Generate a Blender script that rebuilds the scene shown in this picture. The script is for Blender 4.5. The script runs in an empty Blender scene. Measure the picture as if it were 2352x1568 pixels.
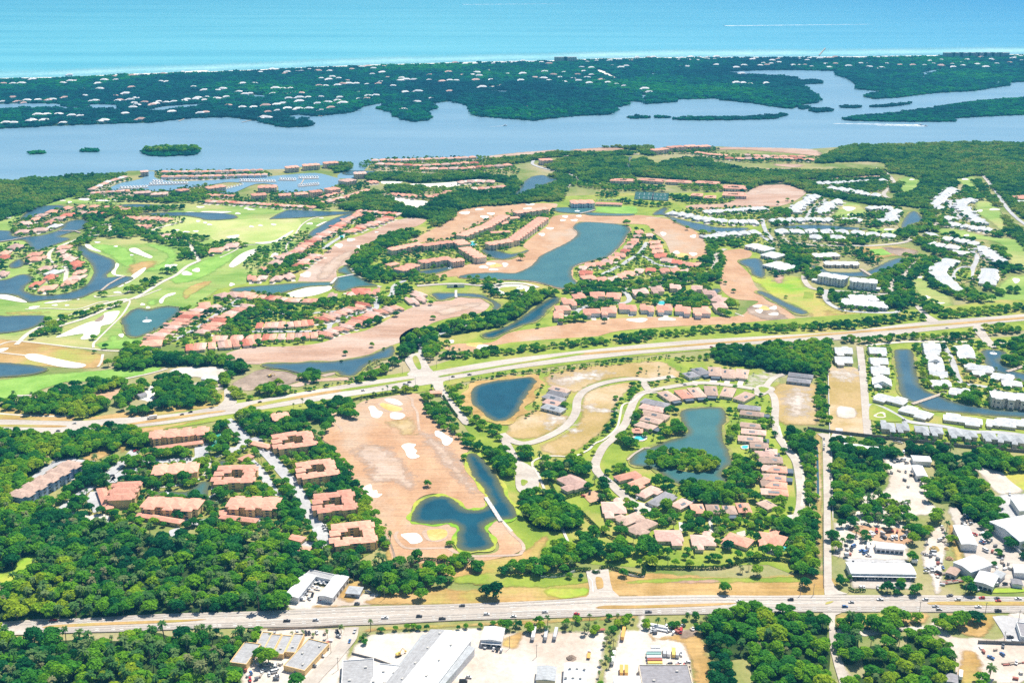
import bpy, math, random
import numpy as np
R = math.radians
random.seed(7); rng = np.random.default_rng(11)
SC = bpy.context.scene
COL = SC.collection
# ------------------------------------------------------------------ camera
CAM_H, PITCH, F = 500.0, R(19.5), 10088.0          # metres, down-tilt, focal length in survey units (photo = 9408 x 6272 units)
HAZE = 6.5e-5
cam = bpy.data.cameras.new("camera"); camo = bpy.data.objects.new("camera", cam); COL.objects.link(camo)
cam.sensor_width = 36.0; cam.lens = 36.0 * F / 9408.0; cam.clip_start = 1.0; cam.clip_end = 60000.0
camo.location = (0, 0, CAM_H); camo.rotation_euler = (R(90) - PITCH, 0, 0)
SC.camera = camo
# ------------------------------------------------------------------ light
SUN_EL, SUN_AZ = R(61), R(34)
w = bpy.data.worlds.new("World"); SC.world = w; w.use_nodes = True
nt = w.node_tree; bg = nt.nodes["Background"]
sky = nt.nodes.new("ShaderNodeTexSky"); sky.sky_type = 'NISHITA'; sky.sun_disc = False
sky.sun_elevation = SUN_EL; sky.sun_rotation = SUN_AZ; sky.air_density = 1.0; sky.dust_density = 0.6; sky.ozone_density = 1.5
nt.links.new(sky.outputs[0], bg.inputs[0]); bg.inputs[1].default_value = 0.085
sun = bpy.data.lights.new("sun", 'SUN'); sun.energy = 4.8; sun.angle = R(0.53); sun.color = (1.0, 0.94, 0.82)
suno = bpy.data.objects.new("sun", sun); COL.objects.link(suno)
suno.rotation_euler = (R(90) - SUN_EL, 0, -SUN_AZ + math.pi)
suno.location = (600, 900, 1500)
SC.view_settings.view_transform = 'Standard'; SC.view_settings.look = 'None'
SC.view_settings.exposure = 0.5; SC.view_settings.gamma = 1.0
SC.render.engine = 'CYCLES'
SC.cycles.max_bounces = 5; SC.cycles.diffuse_bounces = 2; SC.cycles.glossy_bounces = 2; SC.cycles.transmission_bounces = 2
SC.cycles.volume_bounces = 0; SC.cycles.transparent_max_bounces = 10
SC.cycles.use_denoising = False; SC.cycles.sample_clamp_indirect = 4.0
# ------------------------------------------------------------------ survey -> ground
CP, SP = math.cos(PITCH), math.sin(PITCH)
def gp(tile, x, y):
    return (int(tile[0]) * 2352 + x, int(tile[1]) * 1568 + y)
def at(tile, x, y, z=0.0):
    gx, gy = gp(tile, x, y)
    dx, dy = (gx - 4704) / F, (3136 - gy) / F
    d = (dx, CP + dy * SP, -SP + dy * CP)
    t = (z - CAM_H) / d[2]
    return (d[0] * t, d[1] * t)
def pts(s):
    return [tuple(float(v) for v in p.split(',')) for p in s.split()]
def world(tile, s, z=0.0):
    return [at(tile, x, y, z) for x, y in (pts(s) if isinstance(s, str) else s)]
def proj(X, Y, Z=0.0):
    dz = Z - CAM_H
    dep = Y * CP - dz * SP
    up = Y * SP + dz * CP
    return 4704 + F * X / dep, 3136 - F * up / dep, dep
# ------------------------------------------------------------------ materials
def newmat(name):
    m = bpy.data.materials.new(name); m.use_nodes = True
    n = m.node_tree.nodes; b = n["Principled BSDF"]
    return m, m.node_tree, b
def ramp(nt_, fac, stops):
    r = nt_.nodes.new("ShaderNodeValToRGB"); e = r.color_ramp.elements
    while len(e) < len(stops): e.new(0.5)
    for k, (p, c) in enumerate(stops):
        e[k].position = p; e[k].color = (*c, 1)
    nt_.links.new(fac, r.inputs[0]); return r.outputs[0]
def noise(nt_, scale, detail=4, rough=0.6, stretch=None, rot=0):
    tc = nt_.nodes.new("ShaderNodeTexCoord"); mp = nt_.nodes.new("ShaderNodeMapping")
    nt_.links.new(tc.outputs['Object'], mp.inputs[0])
    if stretch: mp.inputs['Scale'].default_value = stretch
    mp.inputs['Rotation'].default_value = (0, 0, rot)
    t = nt_.nodes.new("ShaderNodeTexNoise"); t.inputs['Scale'].default_value = scale
    t.inputs['Detail'].default_value = detail; t.inputs['Roughness'].default_value = rough
    nt_.links.new(mp.outputs[0], t.inputs[0]); return t.outputs[0]
def mixc(nt_, fac, a, b, blend='MIX'):
    m = nt_.nodes.new("ShaderNodeMix"); m.data_type = 'RGBA'; m.blend_type = blend
    if isinstance(fac, float): m.inputs[0].default_value = fac
    else: nt_.links.new(fac, m.inputs[0])
    for s, v in ((6, a), (7, b)):
        if isinstance(v, tuple): m.inputs[s].default_value = (*v, 1)
        else: nt_.links.new(v, m.inputs[s])
    return m.outputs[2]
def ground_mat(name, c1, c2, c3=None, scale=0.03, fine=0.5, rough=0.95, stretch=None, rot=0, lo=0.39, hi=0.61, lines=None):
    m, t, b = newmat(name)
    col = ramp(t, noise(t, scale, 6, 0.62, stretch, rot), [(lo, c1), (hi, c2)])
    if c3:
        f = ramp(t, noise(t, scale * 0.43, 5, 0.6, stretch, rot), [(0.5, (0, 0, 0)), (0.66, (1, 1, 1))])
        col = mixc(t, f, col, c3)
    g = ramp(t, noise(t, fine, 3, 0.7), [(0.3, (0.86, 0.86, 0.86)), (0.7, (1.10, 1.10, 1.10))])
    col = mixc(t, 1.0, col, g, 'MULTIPLY')
    if lines is not None:
        g = ramp(t, noise(t, 0.16, 3, 0.6, (0.10, 1.7, 1), lines), [(0.34, (0.84, 0.86, 0.87)), (0.64, (1.07, 1.06, 1.05))]); col = mixc(t, 1.0, col, g, 'MULTIPLY')
    t.links.new(col, b.inputs['Base Color']); b.inputs['Roughness'].default_value = rough
    b.inputs['Specular IOR Level'].default_value = 0.1
    return m
def plain(name, c, rough=0.7, spec=0.3, var=0.12, scale=0.6, metal=0.0):
    m, t, b = newmat(name)
    lo = tuple(v * (1 - var) for v in c); hi = tuple(min(1, v * (1 + var)) for v in c)
    col = ramp(t, noise(t, scale, 4, 0.6), [(0.35, lo), (0.65, hi)])
    t.links.new(col, b.inputs['Base Color']); b.inputs['Roughness'].default_value = rough
    b.inputs['Specular IOR Level'].default_value = spec; b.inputs['Metallic'].default_value = metal
    return m
def roof_mat(name, c, var=0.25, rib=None):
    # tiled or sheeted roof: per-house tint, weather patches and fine courses
    m, t, b = newmat(name)
    oi = t.nodes.new("ShaderNodeObjectInfo")
    tint = ramp(t, oi.outputs['Random'], [(0.0, tuple(v * (1 - var) for v in c)), (0.5, c), (1.0, tuple(min(0.95, v * (1 + var * 0.7)) for v in c))])
    g = ramp(t, noise(t, 0.35, 5, 0.7), [(0.3, (0.78, 0.76, 0.75)), (0.65, (1.1, 1.1, 1.1))])
    col = mixc(t, 1.0, tint, g, 'MULTIPLY')
    wv = noise(t, 1.0, 1, 0.5, (0.15, 2.2, 1.0) if not rib else rib)
    g2 = ramp(t, wv, [(0.35, (0.86, 0.86, 0.86)), (0.6, (1.08, 1.08, 1.08))])
    col = mixc(t, 1.0, col, g2, 'MULTIPLY')
    t.links.new(col, b.inputs['Base Color']); b.inputs['Roughness'].default_value = 0.8
    b.inputs['Specular IOR Level'].default_value = 0.2
    return m
def water_mat(name, stops, scale, stretch, rough=0.15, bump=0.3, bscale=0.35, spec=0.5, rot=0):
    m, t, b = newmat(name)
    col = ramp(t, noise(t, scale, 6, 0.6, stretch, rot), stops)
    t.links.new(col, b.inputs['Base Color']); b.inputs['Roughness'].default_value = rough
    b.inputs['Specular IOR Level'].default_value = spec; b.inputs['IOR'].default_value = 1.33
    bp = t.nodes.new("ShaderNodeBump"); bp.inputs['Strength'].default_value = bump; bp.inputs['Distance'].default_value = 0.5
    t.links.new(noise(t, bscale, 3, 0.6), bp.inputs['Height']); t.links.new(bp.outputs[0], b.inputs['Normal'])
    return m
def leaf_mat(name, stops, big=0.004):
    m, t, b = newmat(name)
    oi = t.nodes.new("ShaderNodeObjectInfo")
    nz = t.nodes.new("ShaderNodeTexNoise"); nz.inputs['Scale'].default_value = big; nz.inputs['Detail'].default_value = 3
    t.links.new(oi.outputs['Location'], nz.inputs[0])
    ad = t.nodes.new("ShaderNodeMath"); ad.operation = 'MULTIPLY_ADD'
    t.links.new(oi.outputs['Random'], ad.inputs[0]); ad.inputs[1].default_value = 0.6
    sb = t.nodes.new("ShaderNodeMath"); sb.operation = 'MULTIPLY_ADD'
    t.links.new(nz.outputs[0], sb.inputs[0]); sb.inputs[1].default_value = 2.3; sb.inputs[2].default_value = -0.92
    t.links.new(sb.outputs[0], ad.inputs[2])
    col = ramp(t, ad.outputs[0], stops)
    g = ramp(t, noise(t, 0.55, 3, 0.7), [(0.3, (0.62, 0.70, 0.7)), (0.7, (1.35, 1.28, 1.15))])
    col = mixc(t, 1.0, col, g, 'MULTIPLY')
    t.links.new(col, b.inputs['Base Color']); b.inputs['Roughness'].default_value = 0.75
    b.inputs['Specular IOR Level'].default_value = 0.15
    tr = t.nodes.new("ShaderNodeBsdfTranslucent"); t.links.new(col, tr.inputs[0])
    mx = t.nodes.new("ShaderNodeMixShader"); mx.inputs[0].default_value = 0.45
    t.links.new(b.outputs[0], mx.inputs[1]); t.links.new(tr.outputs[0], mx.inputs[2])
    t.links.new(mx.outputs[0], t.nodes["Material Output"].inputs[0])
    return m
M = {}
M['ground'] = ground_mat('ground_soil', (0.16, 0.23, 0.045), (0.36, 0.33, 0.13), (0.44, 0.36, 0.22), 0.012, 0.3)
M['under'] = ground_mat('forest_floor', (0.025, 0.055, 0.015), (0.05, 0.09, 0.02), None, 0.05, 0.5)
M['lawn'] = ground_mat('green_lawn', (0.20, 0.29, 0.035), (0.32, 0.385, 0.055), (0.45, 0.375, 0.12), 0.03, 0.5)
M['golf'] = ground_mat('golf_grass', (0.20, 0.34, 0.06), (0.36, 0.46, 0.12), (0.50, 0.44, 0.18), 0.008, 0.3, lines=0.8, stretch=(1, 2.2, 1), rot=0.7)
M['mow'] = ground_mat('mown_green', (0.20, 0.39, 0.06), (0.30, 0.49, 0.10), None, 0.03, 0.3)
M['range'] = ground_mat('range_grass', (0.38, 0.48, 0.13), (0.55, 0.56, 0.22), (0.60, 0.52, 0.27), 0.012, 0.3)
M['meadow'] = ground_mat('yellow_meadow', (0.22, 0.42, 0.03), (0.46, 0.47, 0.07), (0.50, 0.38, 0.13), 0.012, 0.25, stretch=(1, 1.8, 1))
M['dry'] = ground_mat('dry_grass', (0.42, 0.26, 0.085), (0.58, 0.38, 0.16), (0.40, 0.40, 0.09), 0.022, 0.35, lines=0.2)
M['lot'] = ground_mat('bare_lot', (0.40, 0.29, 0.10), (0.50, 0.355, 0.165), (0.62, 0.48, 0.33), 0.022, 0.3)
M['bank'] = ground_mat('pond_bank', (0.18, 0.24, 0.05), (0.36, 0.32, 0.10), None, 0.06, 0.4)
M['fair'] = ground_mat('dormant_fairway', (0.50, 0.285, 0.16), (0.61, 0.385, 0.235), (0.55, 0.41, 0.30), 0.016, 0.4, lines=0.5, stretch=(1.6, 1, 1), rot=0.5, lo=0.38, hi=0.62)
M['fair2'] = ground_mat('scraped_soil', (0.45, 0.275, 0.19), (0.58, 0.385, 0.285), (0.60, 0.46, 0.375), 0.012, 0.25, lines=0.4, stretch=(1, 2.5, 1), rot=0.4)
M['track'] = ground_mat('scraped_tracks', (0.52, 0.37, 0.27), (0.58, 0.44, 0.35), None, 0.05, 0.5, lines=1.1)
M['sand'] = ground_mat('bunker_sand', (0.86, 0.80, 0.68), (0.92, 0.88, 0.80), None, 0.05, 0.4)
M['shell'] = ground_mat('shell_yard', (0.60, 0.52, 0.45), (0.72, 0.65, 0.58), (0.52, 0.42, 0.34), 0.025, 0.25)
M['dirt'] = ground_mat('dark_dirt', (0.22, 0.16, 0.12), (0.42, 0.32, 0.25), (0.55, 0.42, 0.33), 0.03, 0.35)
M['putt'] = ground_mat('yellow_green', (0.66, 0.44, 0.14), (0.74, 0.54, 0.22), None, 0.05, 0.4)
M['road'] = ground_mat('pale_asphalt', (0.47, 0.41, 0.355), (0.56, 0.50, 0.44), (0.60, 0.54, 0.48), 0.02, 0.3, rough=0.85, stretch=(0.35, 3.0, 1))
M['asph'] = ground_mat('grey_asphalt', (0.44, 0.43, 0.44), (0.54, 0.53, 0.53), None, 0.03, 0.3, rough=0.85)
M['path'] = ground_mat('concrete_path', (0.60, 0.53, 0.45), (0.72, 0.65, 0.57), None, 0.05, 0.4, rough=0.85)
M['wear'] = plain('tyre_darkened_asphalt', (0.43, 0.385, 0.345), 0.85, 0.2, 0.1)
M['paint'] = plain('road_paint', (0.85, 0.84, 0.80), 0.7)
M['pond'] = water_mat('pond_water', [(0.3, (0.003, 0.050, 0.080)), (0.7, (0.008, 0.085, 0.125))], 0.03, (1, 1, 1), 0.2, 0.7, 0.7)
M['pond2'] = water_mat('lake_water', [(0.3, (0.035, 0.125, 0.135)), (0.7, (0.065, 0.18, 0.175))], 0.02, (1, 1, 1), 0.25, 0.7, 0.6)
M['pond3'] = water_mat('canal_water', [(0.3, (0.03, 0.085, 0.125)), (0.7, (0.065, 0.14, 0.18))], 0.02, (1, 1, 1), 0.2, 0.5, 0.6)
M['lagoon'] = water_mat('lagoon_water', [(0.3, (0.15, 0.29, 0.40)), (0.7, (0.22, 0.36, 0.46))], 0.0022, (0.5, 2.2, 1), 0.3, 0.10, 0.12)
M['ocean'] = water_mat('ocean_water', [(0.28, (0.09, 0.41, 0.50)), (0.5, (0.14, 0.50, 0.57)), (0.72, (0.19, 0.56, 0.62))], 0.0011, (0.35, 3.0, 1), 0.35, 0.08, 0.08, rot=0.0)
M['surf'] = ground_mat('pale_shallows', (0.26, 0.56, 0.62), (0.40, 0.66, 0.68), None, 0.002, 0.02)
M['foam'] = plain('white_foam', (0.88, 0.92, 0.93), 0.6)
M['oakleaf'] = leaf_mat('oak_leaves', [(0.0, (0.010, 0.140, 0.045)), (0.2, (0.028, 0.215, 0.038)), (0.45, (0.090, 0.345, 0.022)), (0.7, (0.22, 0.48, 0.012)), (1.0, (0.40, 0.54, 0.02))], 0.011)
M['palmleaf'] = leaf_mat('palm_fronds', [(0.0, (0.05, 0.20, 0.045)), (0.4, (0.11, 0.27, 0.065)), (0.75, (0.22, 0.34, 0.11)), (1.0, (0.36, 0.36, 0.18))], 0.016)
M['mangleaf'] = leaf_mat('mangrove_leaves', [(0.0, (0.014, 0.14, 0.03)), (0.3, (0.06, 0.25, 0.025)), (0.6, (0.18, 0.38, 0.02)), (1.0, (0.38, 0.44, 0.06))], 0.0035)
M['coastleaf_hazed'] = leaf_mat('haze_tinted_coastal_leaves', [(0.0, (0.002, 0.08, 0.115)), (0.4, (0.003, 0.14, 0.155)), (0.65, (0.006, 0.23, 0.155)), (0.9, (0.02, 0.36, 0.10)), (1.0, (0.06, 0.42, 0.08))], 0.0013)  # blue-teal of the distant haze is painted into this leaf colour
M['hedge'] = leaf_mat('hedge_leaves', [(0.0, (0.03, 0.10, 0.02)), (1.0, (0.06, 0.16, 0.02))])
M['bark'] = plain('bark', (0.20, 0.15, 0.11), 0.9, 0.1)
M['coral'] = roof_mat('coral_tile_roof', (0.78, 0.38, 0.27))
M['red'] = roof_mat('red_tile_roof', (0.62, 0.20, 0.13))
M['brown'] = roof_mat('brown_tile_roof', (0.56, 0.395, 0.315))
M['rose'] = roof_mat('rose_tile_roof', (0.70, 0.46, 0.385))
M['slate'] = roof_mat('grey_tile_roof', (0.30, 0.29, 0.31))
M['white'] = roof_mat('white_metal_roof', (0.73, 0.74, 0.75), 0.08)
M['bright'] = roof_mat('bright_pale_roof', (0.90, 0.88, 0.86), 0.04)
M['silver'] = roof_mat('grey_metal_roof', (0.44, 0.46, 0.48), 0.10)
M['flat'] = roof_mat('flat_membrane_roof', (0.42, 0.42, 0.43), 0.05)
M['tan'] = plain('tan_stucco', (0.84, 0.57, 0.27), 0.9, 0.1)
M['cream'] = plain('cream_stucco', (0.74, 0.64, 0.50), 0.9, 0.1)
M['wwall'] = plain('white_stucco', (0.78, 0.77, 0.76), 0.9, 0.1)
M['grey'] = plain('grey_siding', (0.45, 0.47, 0.49), 0.85, 0.2)
M['blue'] = plain('blue_stucco', (0.36, 0.46, 0.66), 0.9, 0.1)
M['glass'] = plain('dark_glass', (0.05, 0.06, 0.08), 0.15, 0.5)
M['cage'] = plain('pool_cage_screen', (0.10, 0.13, 0.16), 0.5, 0.3)
M['wood'] = plain('weathered_wood', (0.48, 0.40, 0.33), 0.9, 0.1)
M['conc'] = plain('concrete', (0.58, 0.55, 0.51), 0.9, 0.1)
M['pool'] = plain('pool_water', (0.08, 0.55, 0.62), 0.1, 0.5)
M['darkcourt'] = plain('dark_court', (0.03, 0.11, 0.10), 0.9, 0.1)
M['court'] = plain('green_court', (0.05, 0.32, 0.22), 0.9, 0.1)
M['black'] = plain('black_rubber', (0.02, 0.02, 0.02), 0.7, 0.2)
M['metalpole'] = plain('weathered_pole', (0.25, 0.23, 0.21), 0.8, 0.2)
for nme, c in dict(cwhite=(0.85, 0.85, 0.85), cblack=(0.025, 0.025, 0.03), csilver=(0.55, 0.56, 0.58), cred=(0.55, 0.03, 0.03), cblue=(0.05, 0.16, 0.40),
                   cgrey=(0.15, 0.155, 0.17), orange=(0.80, 0.42, 0.10), yellow=(0.85, 0.60, 0.14), teal=(0.25, 0.42, 0.38), rust=(0.42, 0.13, 0.09)).items():
    M[nme] = plain(nme[1:] + '_paint' if nme[0] == 'c' else nme + '_paint', c, 0.3, 0.5, 0.03)
# ------------------------------------------------------------------ objects
def tag(o, label=None, cat=None, group=None, kind=None):
    if label: o['label'] = label
    if cat: o['category'] = cat
    if group: o['group'] = group
    if kind: o['kind'] = kind
    return o
def empty(name, loc, rz=0, label=None, cat=None, group=None):
    o = bpy.data.objects.new(name, None); COL.objects.link(o); o.location = loc; o.rotation_euler = (0, 0, rz)
    o.empty_display_size = 1.0
    return tag(o, label, cat, group)
class MB:
    def __init__(s): s.v = []; s.f = []; s.mi = []
    def add(s, verts, faces, mi=0):
        k = len(s.v); s.v += [tuple(v) for v in verts]; s.f += [tuple(i + k for i in f) for f in faces]; s.mi += [mi] * len(faces)
    def box(s, x0, x1, y0, y1, z0, z1, mi=0):
        s.add([(x0, y0, z0), (x1, y0, z0), (x1, y1, z0), (x0, y1, z0), (x0, y0, z1), (x1, y0, z1), (x1, y1, z1), (x0, y1, z1)],
              [(0, 3, 2, 1), (4, 5, 6, 7), (0, 1, 5, 4), (1, 2, 6, 5), (2, 3, 7, 6), (3, 0, 4, 7)], mi)
    def cyl(s, p0, p1, r0, r1, n=8, mi=0):
        p0, p1 = np.array(p0, float), np.array(p1, float); d = p1 - p0; d /= np.linalg.norm(d)
        a = np.cross(d, (0, 0, 1.0)) if abs(d[2]) < 0.9 else np.cross(d, (1.0, 0, 0)); a /= np.linalg.norm(a); b = np.cross(d, a)
        vs = []
        for p, r in ((p0, r0), (p1, r1)):
            for i in range(n):
                t = 2 * math.pi * i / n; vs.append(tuple(p + r * (math.cos(t) * a + math.sin(t) * b)))
        fs = [(i, (i + 1) % n, n + (i + 1) % n, n + i) for i in range(n)] + [tuple(range(n - 1, -1, -1)), tuple(range(n, 2 * n))]
        s.add(vs, fs, mi)
    def hip(s, cx, cy, L, W, h, pitch=0.38, o=0.7, ang=0, mi=0, gable=False):
        # solid roof over a block; ridge along the longer side
        if W > L: L, W, ang = W, L, ang + math.pi / 2
        a, b = L / 2 + o, W / 2 + o; rh = pitch * b; e = a if gable else max(a - b, 0.02)
        vs = [(-a, -b, 0), (a, -b, 0), (a, b, 0), (-a, b, 0), (-a, -b, .25), (a, -b, .25), (a, b, .25), (-a, b, .25), (-e, 0, .25 + rh), (e, 0, .25 + rh)]
        c, sn = math.cos(ang), math.sin(ang)
        vs = [(cx + c * x - sn * y, cy + sn * x + c * y, h + z) for x, y, z in vs]
        s.add(vs, [(0, 3, 2, 1), (0, 1, 5, 4), (1, 2, 6, 5), (2, 3, 7, 6), (3, 0, 4, 7), (4, 5, 9, 8), (5, 6, 9), (6, 7, 8, 9), (7, 4, 8)], mi)
    def mesh(s, name, mats):
        me = bpy.data.meshes.new(name); me.from_pydata(s.v, [], s.f)
        for m in (mats if isinstance(mats, (list, tuple)) else [mats]): me.materials.append(m)
        if any(s.mi): me.polygons.foreach_set('material_index', s.mi)
        me.update(); return me
    def build(s, name, mats, parent=None, loc=None, rz=0, kind=None):
        return link(name, s.mesh(name, mats), parent, loc, rz, kind)
def link(name, me, parent=None, loc=None, rz=0, kind=None):
    o = bpy.data.objects.new(name, me); COL.objects.link(o)
    if parent: o.parent = parent
    if loc: o.location = loc
    if rz: o.rotation_euler = (0, 0, rz)
    if kind: o['kind'] = kind
    return o
def smooth(p, n=4, closed=True):
    # Catmull-Rom through the surveyed points
    out = []; N = len(p)
    for i in range(N if closed else N - 1):
        if closed: a, b, c, d = p[i - 1], p[i], p[(i + 1) % N], p[(i + 2) % N]
        else: a, b, c, d = p[max(i - 1, 0)], p[i], p[i + 1], p[min(i + 2, N - 1)]
        for k in range(n):
            t = k / n
            out.append(tuple(0.5 * (2 * b[j] + (c[j] - a[j]) * t + (2 * a[j] - 5 * b[j] + 4 * c[j] - d[j]) * t * t + (3 * b[j] - a[j] - 3 * c[j] + d[j]) * t ** 3) for j in (0, 1)))
    if not closed: out.append(p[-1])
    return out
KEEP = []          # polygons trees stay out of
def keep(poly): KEEP.append(np.array(poly))
def inside(poly, P):
    poly = np.asarray(poly); x, y = P[:, 0], P[:, 1]; r = np.zeros(len(P), bool)
    x0, y0 = poly[:, 0].min(), poly[:, 1].min(); x1, y1 = poly[:, 0].max(), poly[:, 1].max()
    sel = np.where((x >= x0) & (x <= x1) & (y >= y0) & (y <= y1))[0]
    if not len(sel): return r
    xs, ys = x[sel], y[sel]; c = np.zeros(len(sel), bool); j = len(poly) - 1
    for i in range(len(poly)):
        xi, yi = poly[i]; xj, yj = poly[j]
        k = ((yi > ys) != (yj > ys)) & (xs < (xj - xi) * (ys - yi) / ((yj - yi) or 1e-9) + xi)
        c ^= k; j = i
    r[sel] = c; return r
_zc = [0]
SOFT = dict(fairway_mottle=14, bare_sand=26, vacant_lots=6, dry_patch=5, worn_turf=14, dry_verge=4, greenish_swale=12, mown_turf=8, fairway_tracks=9, brown_field=8, meadow=10, worn_meadow=12, oil_stain=5, dirt_works=3, green_verge=4, dry_ground=5, ditch=3, ditch_reeds=3, lawn_patch=6, sand_lot=5, yard=4, green_fairway=6, sand_clearing=14, island_lawn=20, scraped_tees=8, sandy_lane=3, golf_fairway=8, old_slab=3, cleared_lot=10, sandy_path=3, dry_strip=4, surf_shallows=260)
def soft_mat(mat):
    k = mat + '_soft'
    if k in M: return M[k]
    m = M[mat].copy(); m.name = M[mat].name + '_ragged'; t = m.node_tree; out = t.nodes['Material Output']; b = t.nodes['Principled BSDF']
    at_ = t.nodes.new('ShaderNodeAttribute'); at_.attribute_name = 'edge'
    nz = noise(t, 0.09, 5, 0.65)
    ad = t.nodes.new('ShaderNodeMath'); ad.operation = 'MULTIPLY_ADD'; t.links.new(nz, ad.inputs[0]); ad.inputs[1].default_value = 2.6; t.links.new(at_.outputs['Fac'], ad.inputs[2])
    mr = t.nodes.new('ShaderNodeMapRange'); t.links.new(ad.outputs[0], mr.inputs[0]); mr.inputs[1].default_value = 1.2; mr.inputs[2].default_value = 2.0
    tr = t.nodes.new('ShaderNodeBsdfTransparent'); mx = t.nodes.new('ShaderNodeMixShader')
    t.links.new(mr.outputs[0], mx.inputs[0]); t.links.new(tr.outputs[0], mx.inputs[1]); t.links.new(b.outputs[0], mx.inputs[2]); t.links.new(mx.outputs[0], out.inputs[0])
    M[k] = m; return m
def shore_mat(mat):
    k = mat + '_shore'
    if k in M: return M[k]
    m = soft_mat(mat).copy(); m.name = M[mat].name + '_with_shallows'; t = m.node_tree; b = t.nodes['Principled BSDF']; mr = [n for n in t.nodes if n.type == 'MAP_RANGE'][-1]; mr.inputs[1].default_value = 0.32; mr.inputs[2].default_value = 0.48; [n for n in t.nodes if n.type == 'MATH'][-1].inputs[1].default_value = 1.0
    src = b.inputs['Base Color'].links[0].from_socket; r2 = t.nodes.new('ShaderNodeMapRange'); t.links.new(mr.inputs[0].links[0].from_socket, r2.inputs[0]); r2.inputs[1].default_value = 0.5; r2.inputs[2].default_value = 1.35
    t.links.new(mixc(t, r2.outputs[0], (0.115, 0.125, 0.06), src), b.inputs['Base Color']); M[k] = m; return m
def soft_sheet(name, poly, mat, z, wd):
    q = np.array(poly); x0, y0 = q.min(0) - wd * .5; x1, y1 = q.max(0) + wd * .5
    c = max(1.2, math.sqrt((x1 - x0) * (y1 - y0) / 7000.0)); nx, ny = int((x1 - x0) / c) + 2, int((y1 - y0) / c) + 2
    gx, gy = np.meshgrid(x0 + np.arange(nx) * c, y0 + np.arange(ny) * c); P = np.stack([gx.ravel(), gy.ravel()], 1)
    d = np.full(len(P), 1e9)
    for i in range(len(q)):
        a, b = q[i - 1], q[i]; ab = b - a; l2 = ab @ ab
        if l2 < 1e-9: continue
        t = np.clip(((P - a) @ ab) / l2, 0, 1); d = np.minimum(d, np.hypot(*(P - a - t[:, None] * ab).T))
    d = np.where(inside(q, P), d, -d) / wd
    keepv = (d > -0.75).reshape(ny, nx); cell = keepv[:-1, :-1] & keepv[1:, :-1] & keepv[:-1, 1:] & keepv[1:, 1:]
    iy, ix = np.where(cell); f = np.stack([iy * nx + ix, iy * nx + ix + 1, (iy + 1) * nx + ix + 1, (iy + 1) * nx + ix], 1)
    u, inv = np.unique(f, return_inverse=True); f = inv.reshape(f.shape)
    me = bpy.data.meshes.new(name); me.from_pydata([(P[i, 0], P[i, 1], z) for i in u], [], f.tolist())
    me.attributes.new('edge', 'FLOAT', 'POINT').data.foreach_set('value', np.clip(d[u], -1, 1.2).astype(np.float32))
    me.materials.append(soft_mat(mat)); me.update(); return me
def flat(name, poly, mat, layer, avoid=False, kind='structure'):
    _zc[0] += 1
    z = layer * 0.08 + (_zc[0] % 9) * 0.008
    if name in SOFT:
        if avoid: keep(poly)
        return link(name, soft_sheet(name, poly, mat, z, SOFT[name]), kind=kind)
    from mathutils.geometry import tessellate_polygon
    from mathutils import Vector
    vs = [(x, y, z) for x, y in poly]
    tri = tessellate_polygon([[Vector(v) for v in vs]])
    me = bpy.data.meshes.new(name)
    fs = []
    for a, b, c in tri:
        ar = (vs[b][0] - vs[a][0]) * (vs[c][1] - vs[a][1]) - (vs[c][0] - vs[a][0]) * (vs[b][1] - vs[a][1])
        fs.append((a, b, c) if ar > 0 else (c, b, a))
    me.from_pydata(vs, [], fs); me.materials.append(M[mat]); me.update()
    o = link(name, me, kind=kind)
    if avoid: keep(poly)
    return o
def area(name, tile, s, mat, layer, avoid=False, sm=4):
    p = world(tile, s)
    return flat(name, smooth(p, sm) if sm else p, mat, layer, avoid)
def ell(name, tile, s, mat, layer):
    for q in s.split():
        v = [float(t) for t in q.split(',')]; cx, cy, rx, ry = v[:4]; ro = R(v[4]) if len(v) > 4 else 0
        ph = random.random() * 6
        P = []
        for k in range(16):
            t = k * math.pi / 8; wob = 1 + 0.16 * math.sin(3 * t + ph) + 0.1 * math.sin(2 * t + 2 * ph)
            a, b = rx * wob * math.cos(t), ry * wob * math.sin(t)
            P.append(at(tile, cx + a * math.cos(ro) - b * math.sin(ro), cy + a * math.sin(ro) + b * math.cos(ro)))
        flat(name, P, M and mat, layer, True)
def ribbon_poly(c, wd):
    L, Rr = [], []
    for i in range(len(c)):
        a, b = c[max(i - 1, 0)], c[min(i + 1, len(c) - 1)]
        dx, dy = b[0] - a[0], b[1] - a[1]; l = math.hypot(dx, dy) or 1
        nx, ny = -dy / l * wd / 2, dx / l * wd / 2
        L.append((c[i][0] + nx, c[i][1] + ny)); Rr.append((c[i][0] - nx, c[i][1] - ny))
    return L + Rr[::-1]
def way(name, tile, s, wd, mat='road', layer=8, avoid=True, sm=5):
    c = smooth(world(tile, s), sm, False)
    pl = ribbon_poly(c, wd)
    _zc[0] += 1; z = layer * 0.08 + (_zc[0] % 9) * 0.008
    n = len(c); vs = [(x, y, z) for x, y in pl]
    fs = [(i, 2 * n - 1 - i, 2 * n - 2 - i, i + 1) for i in range(n - 1)]
    me = bpy.data.meshes.new(name); me.from_pydata(vs, [], fs); me.materials.append(M[mat]); me.update()
    link(name, me, kind='structure')
    if avoid: keep(ribbon_poly(c, wd + 1.0))
    return c
# ================================================================== THE SETTING
flat('ground', [(-12000, -900), (12000, -900), (12000, 24000), (-12000, 24000)], 'ground', -1)
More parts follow.
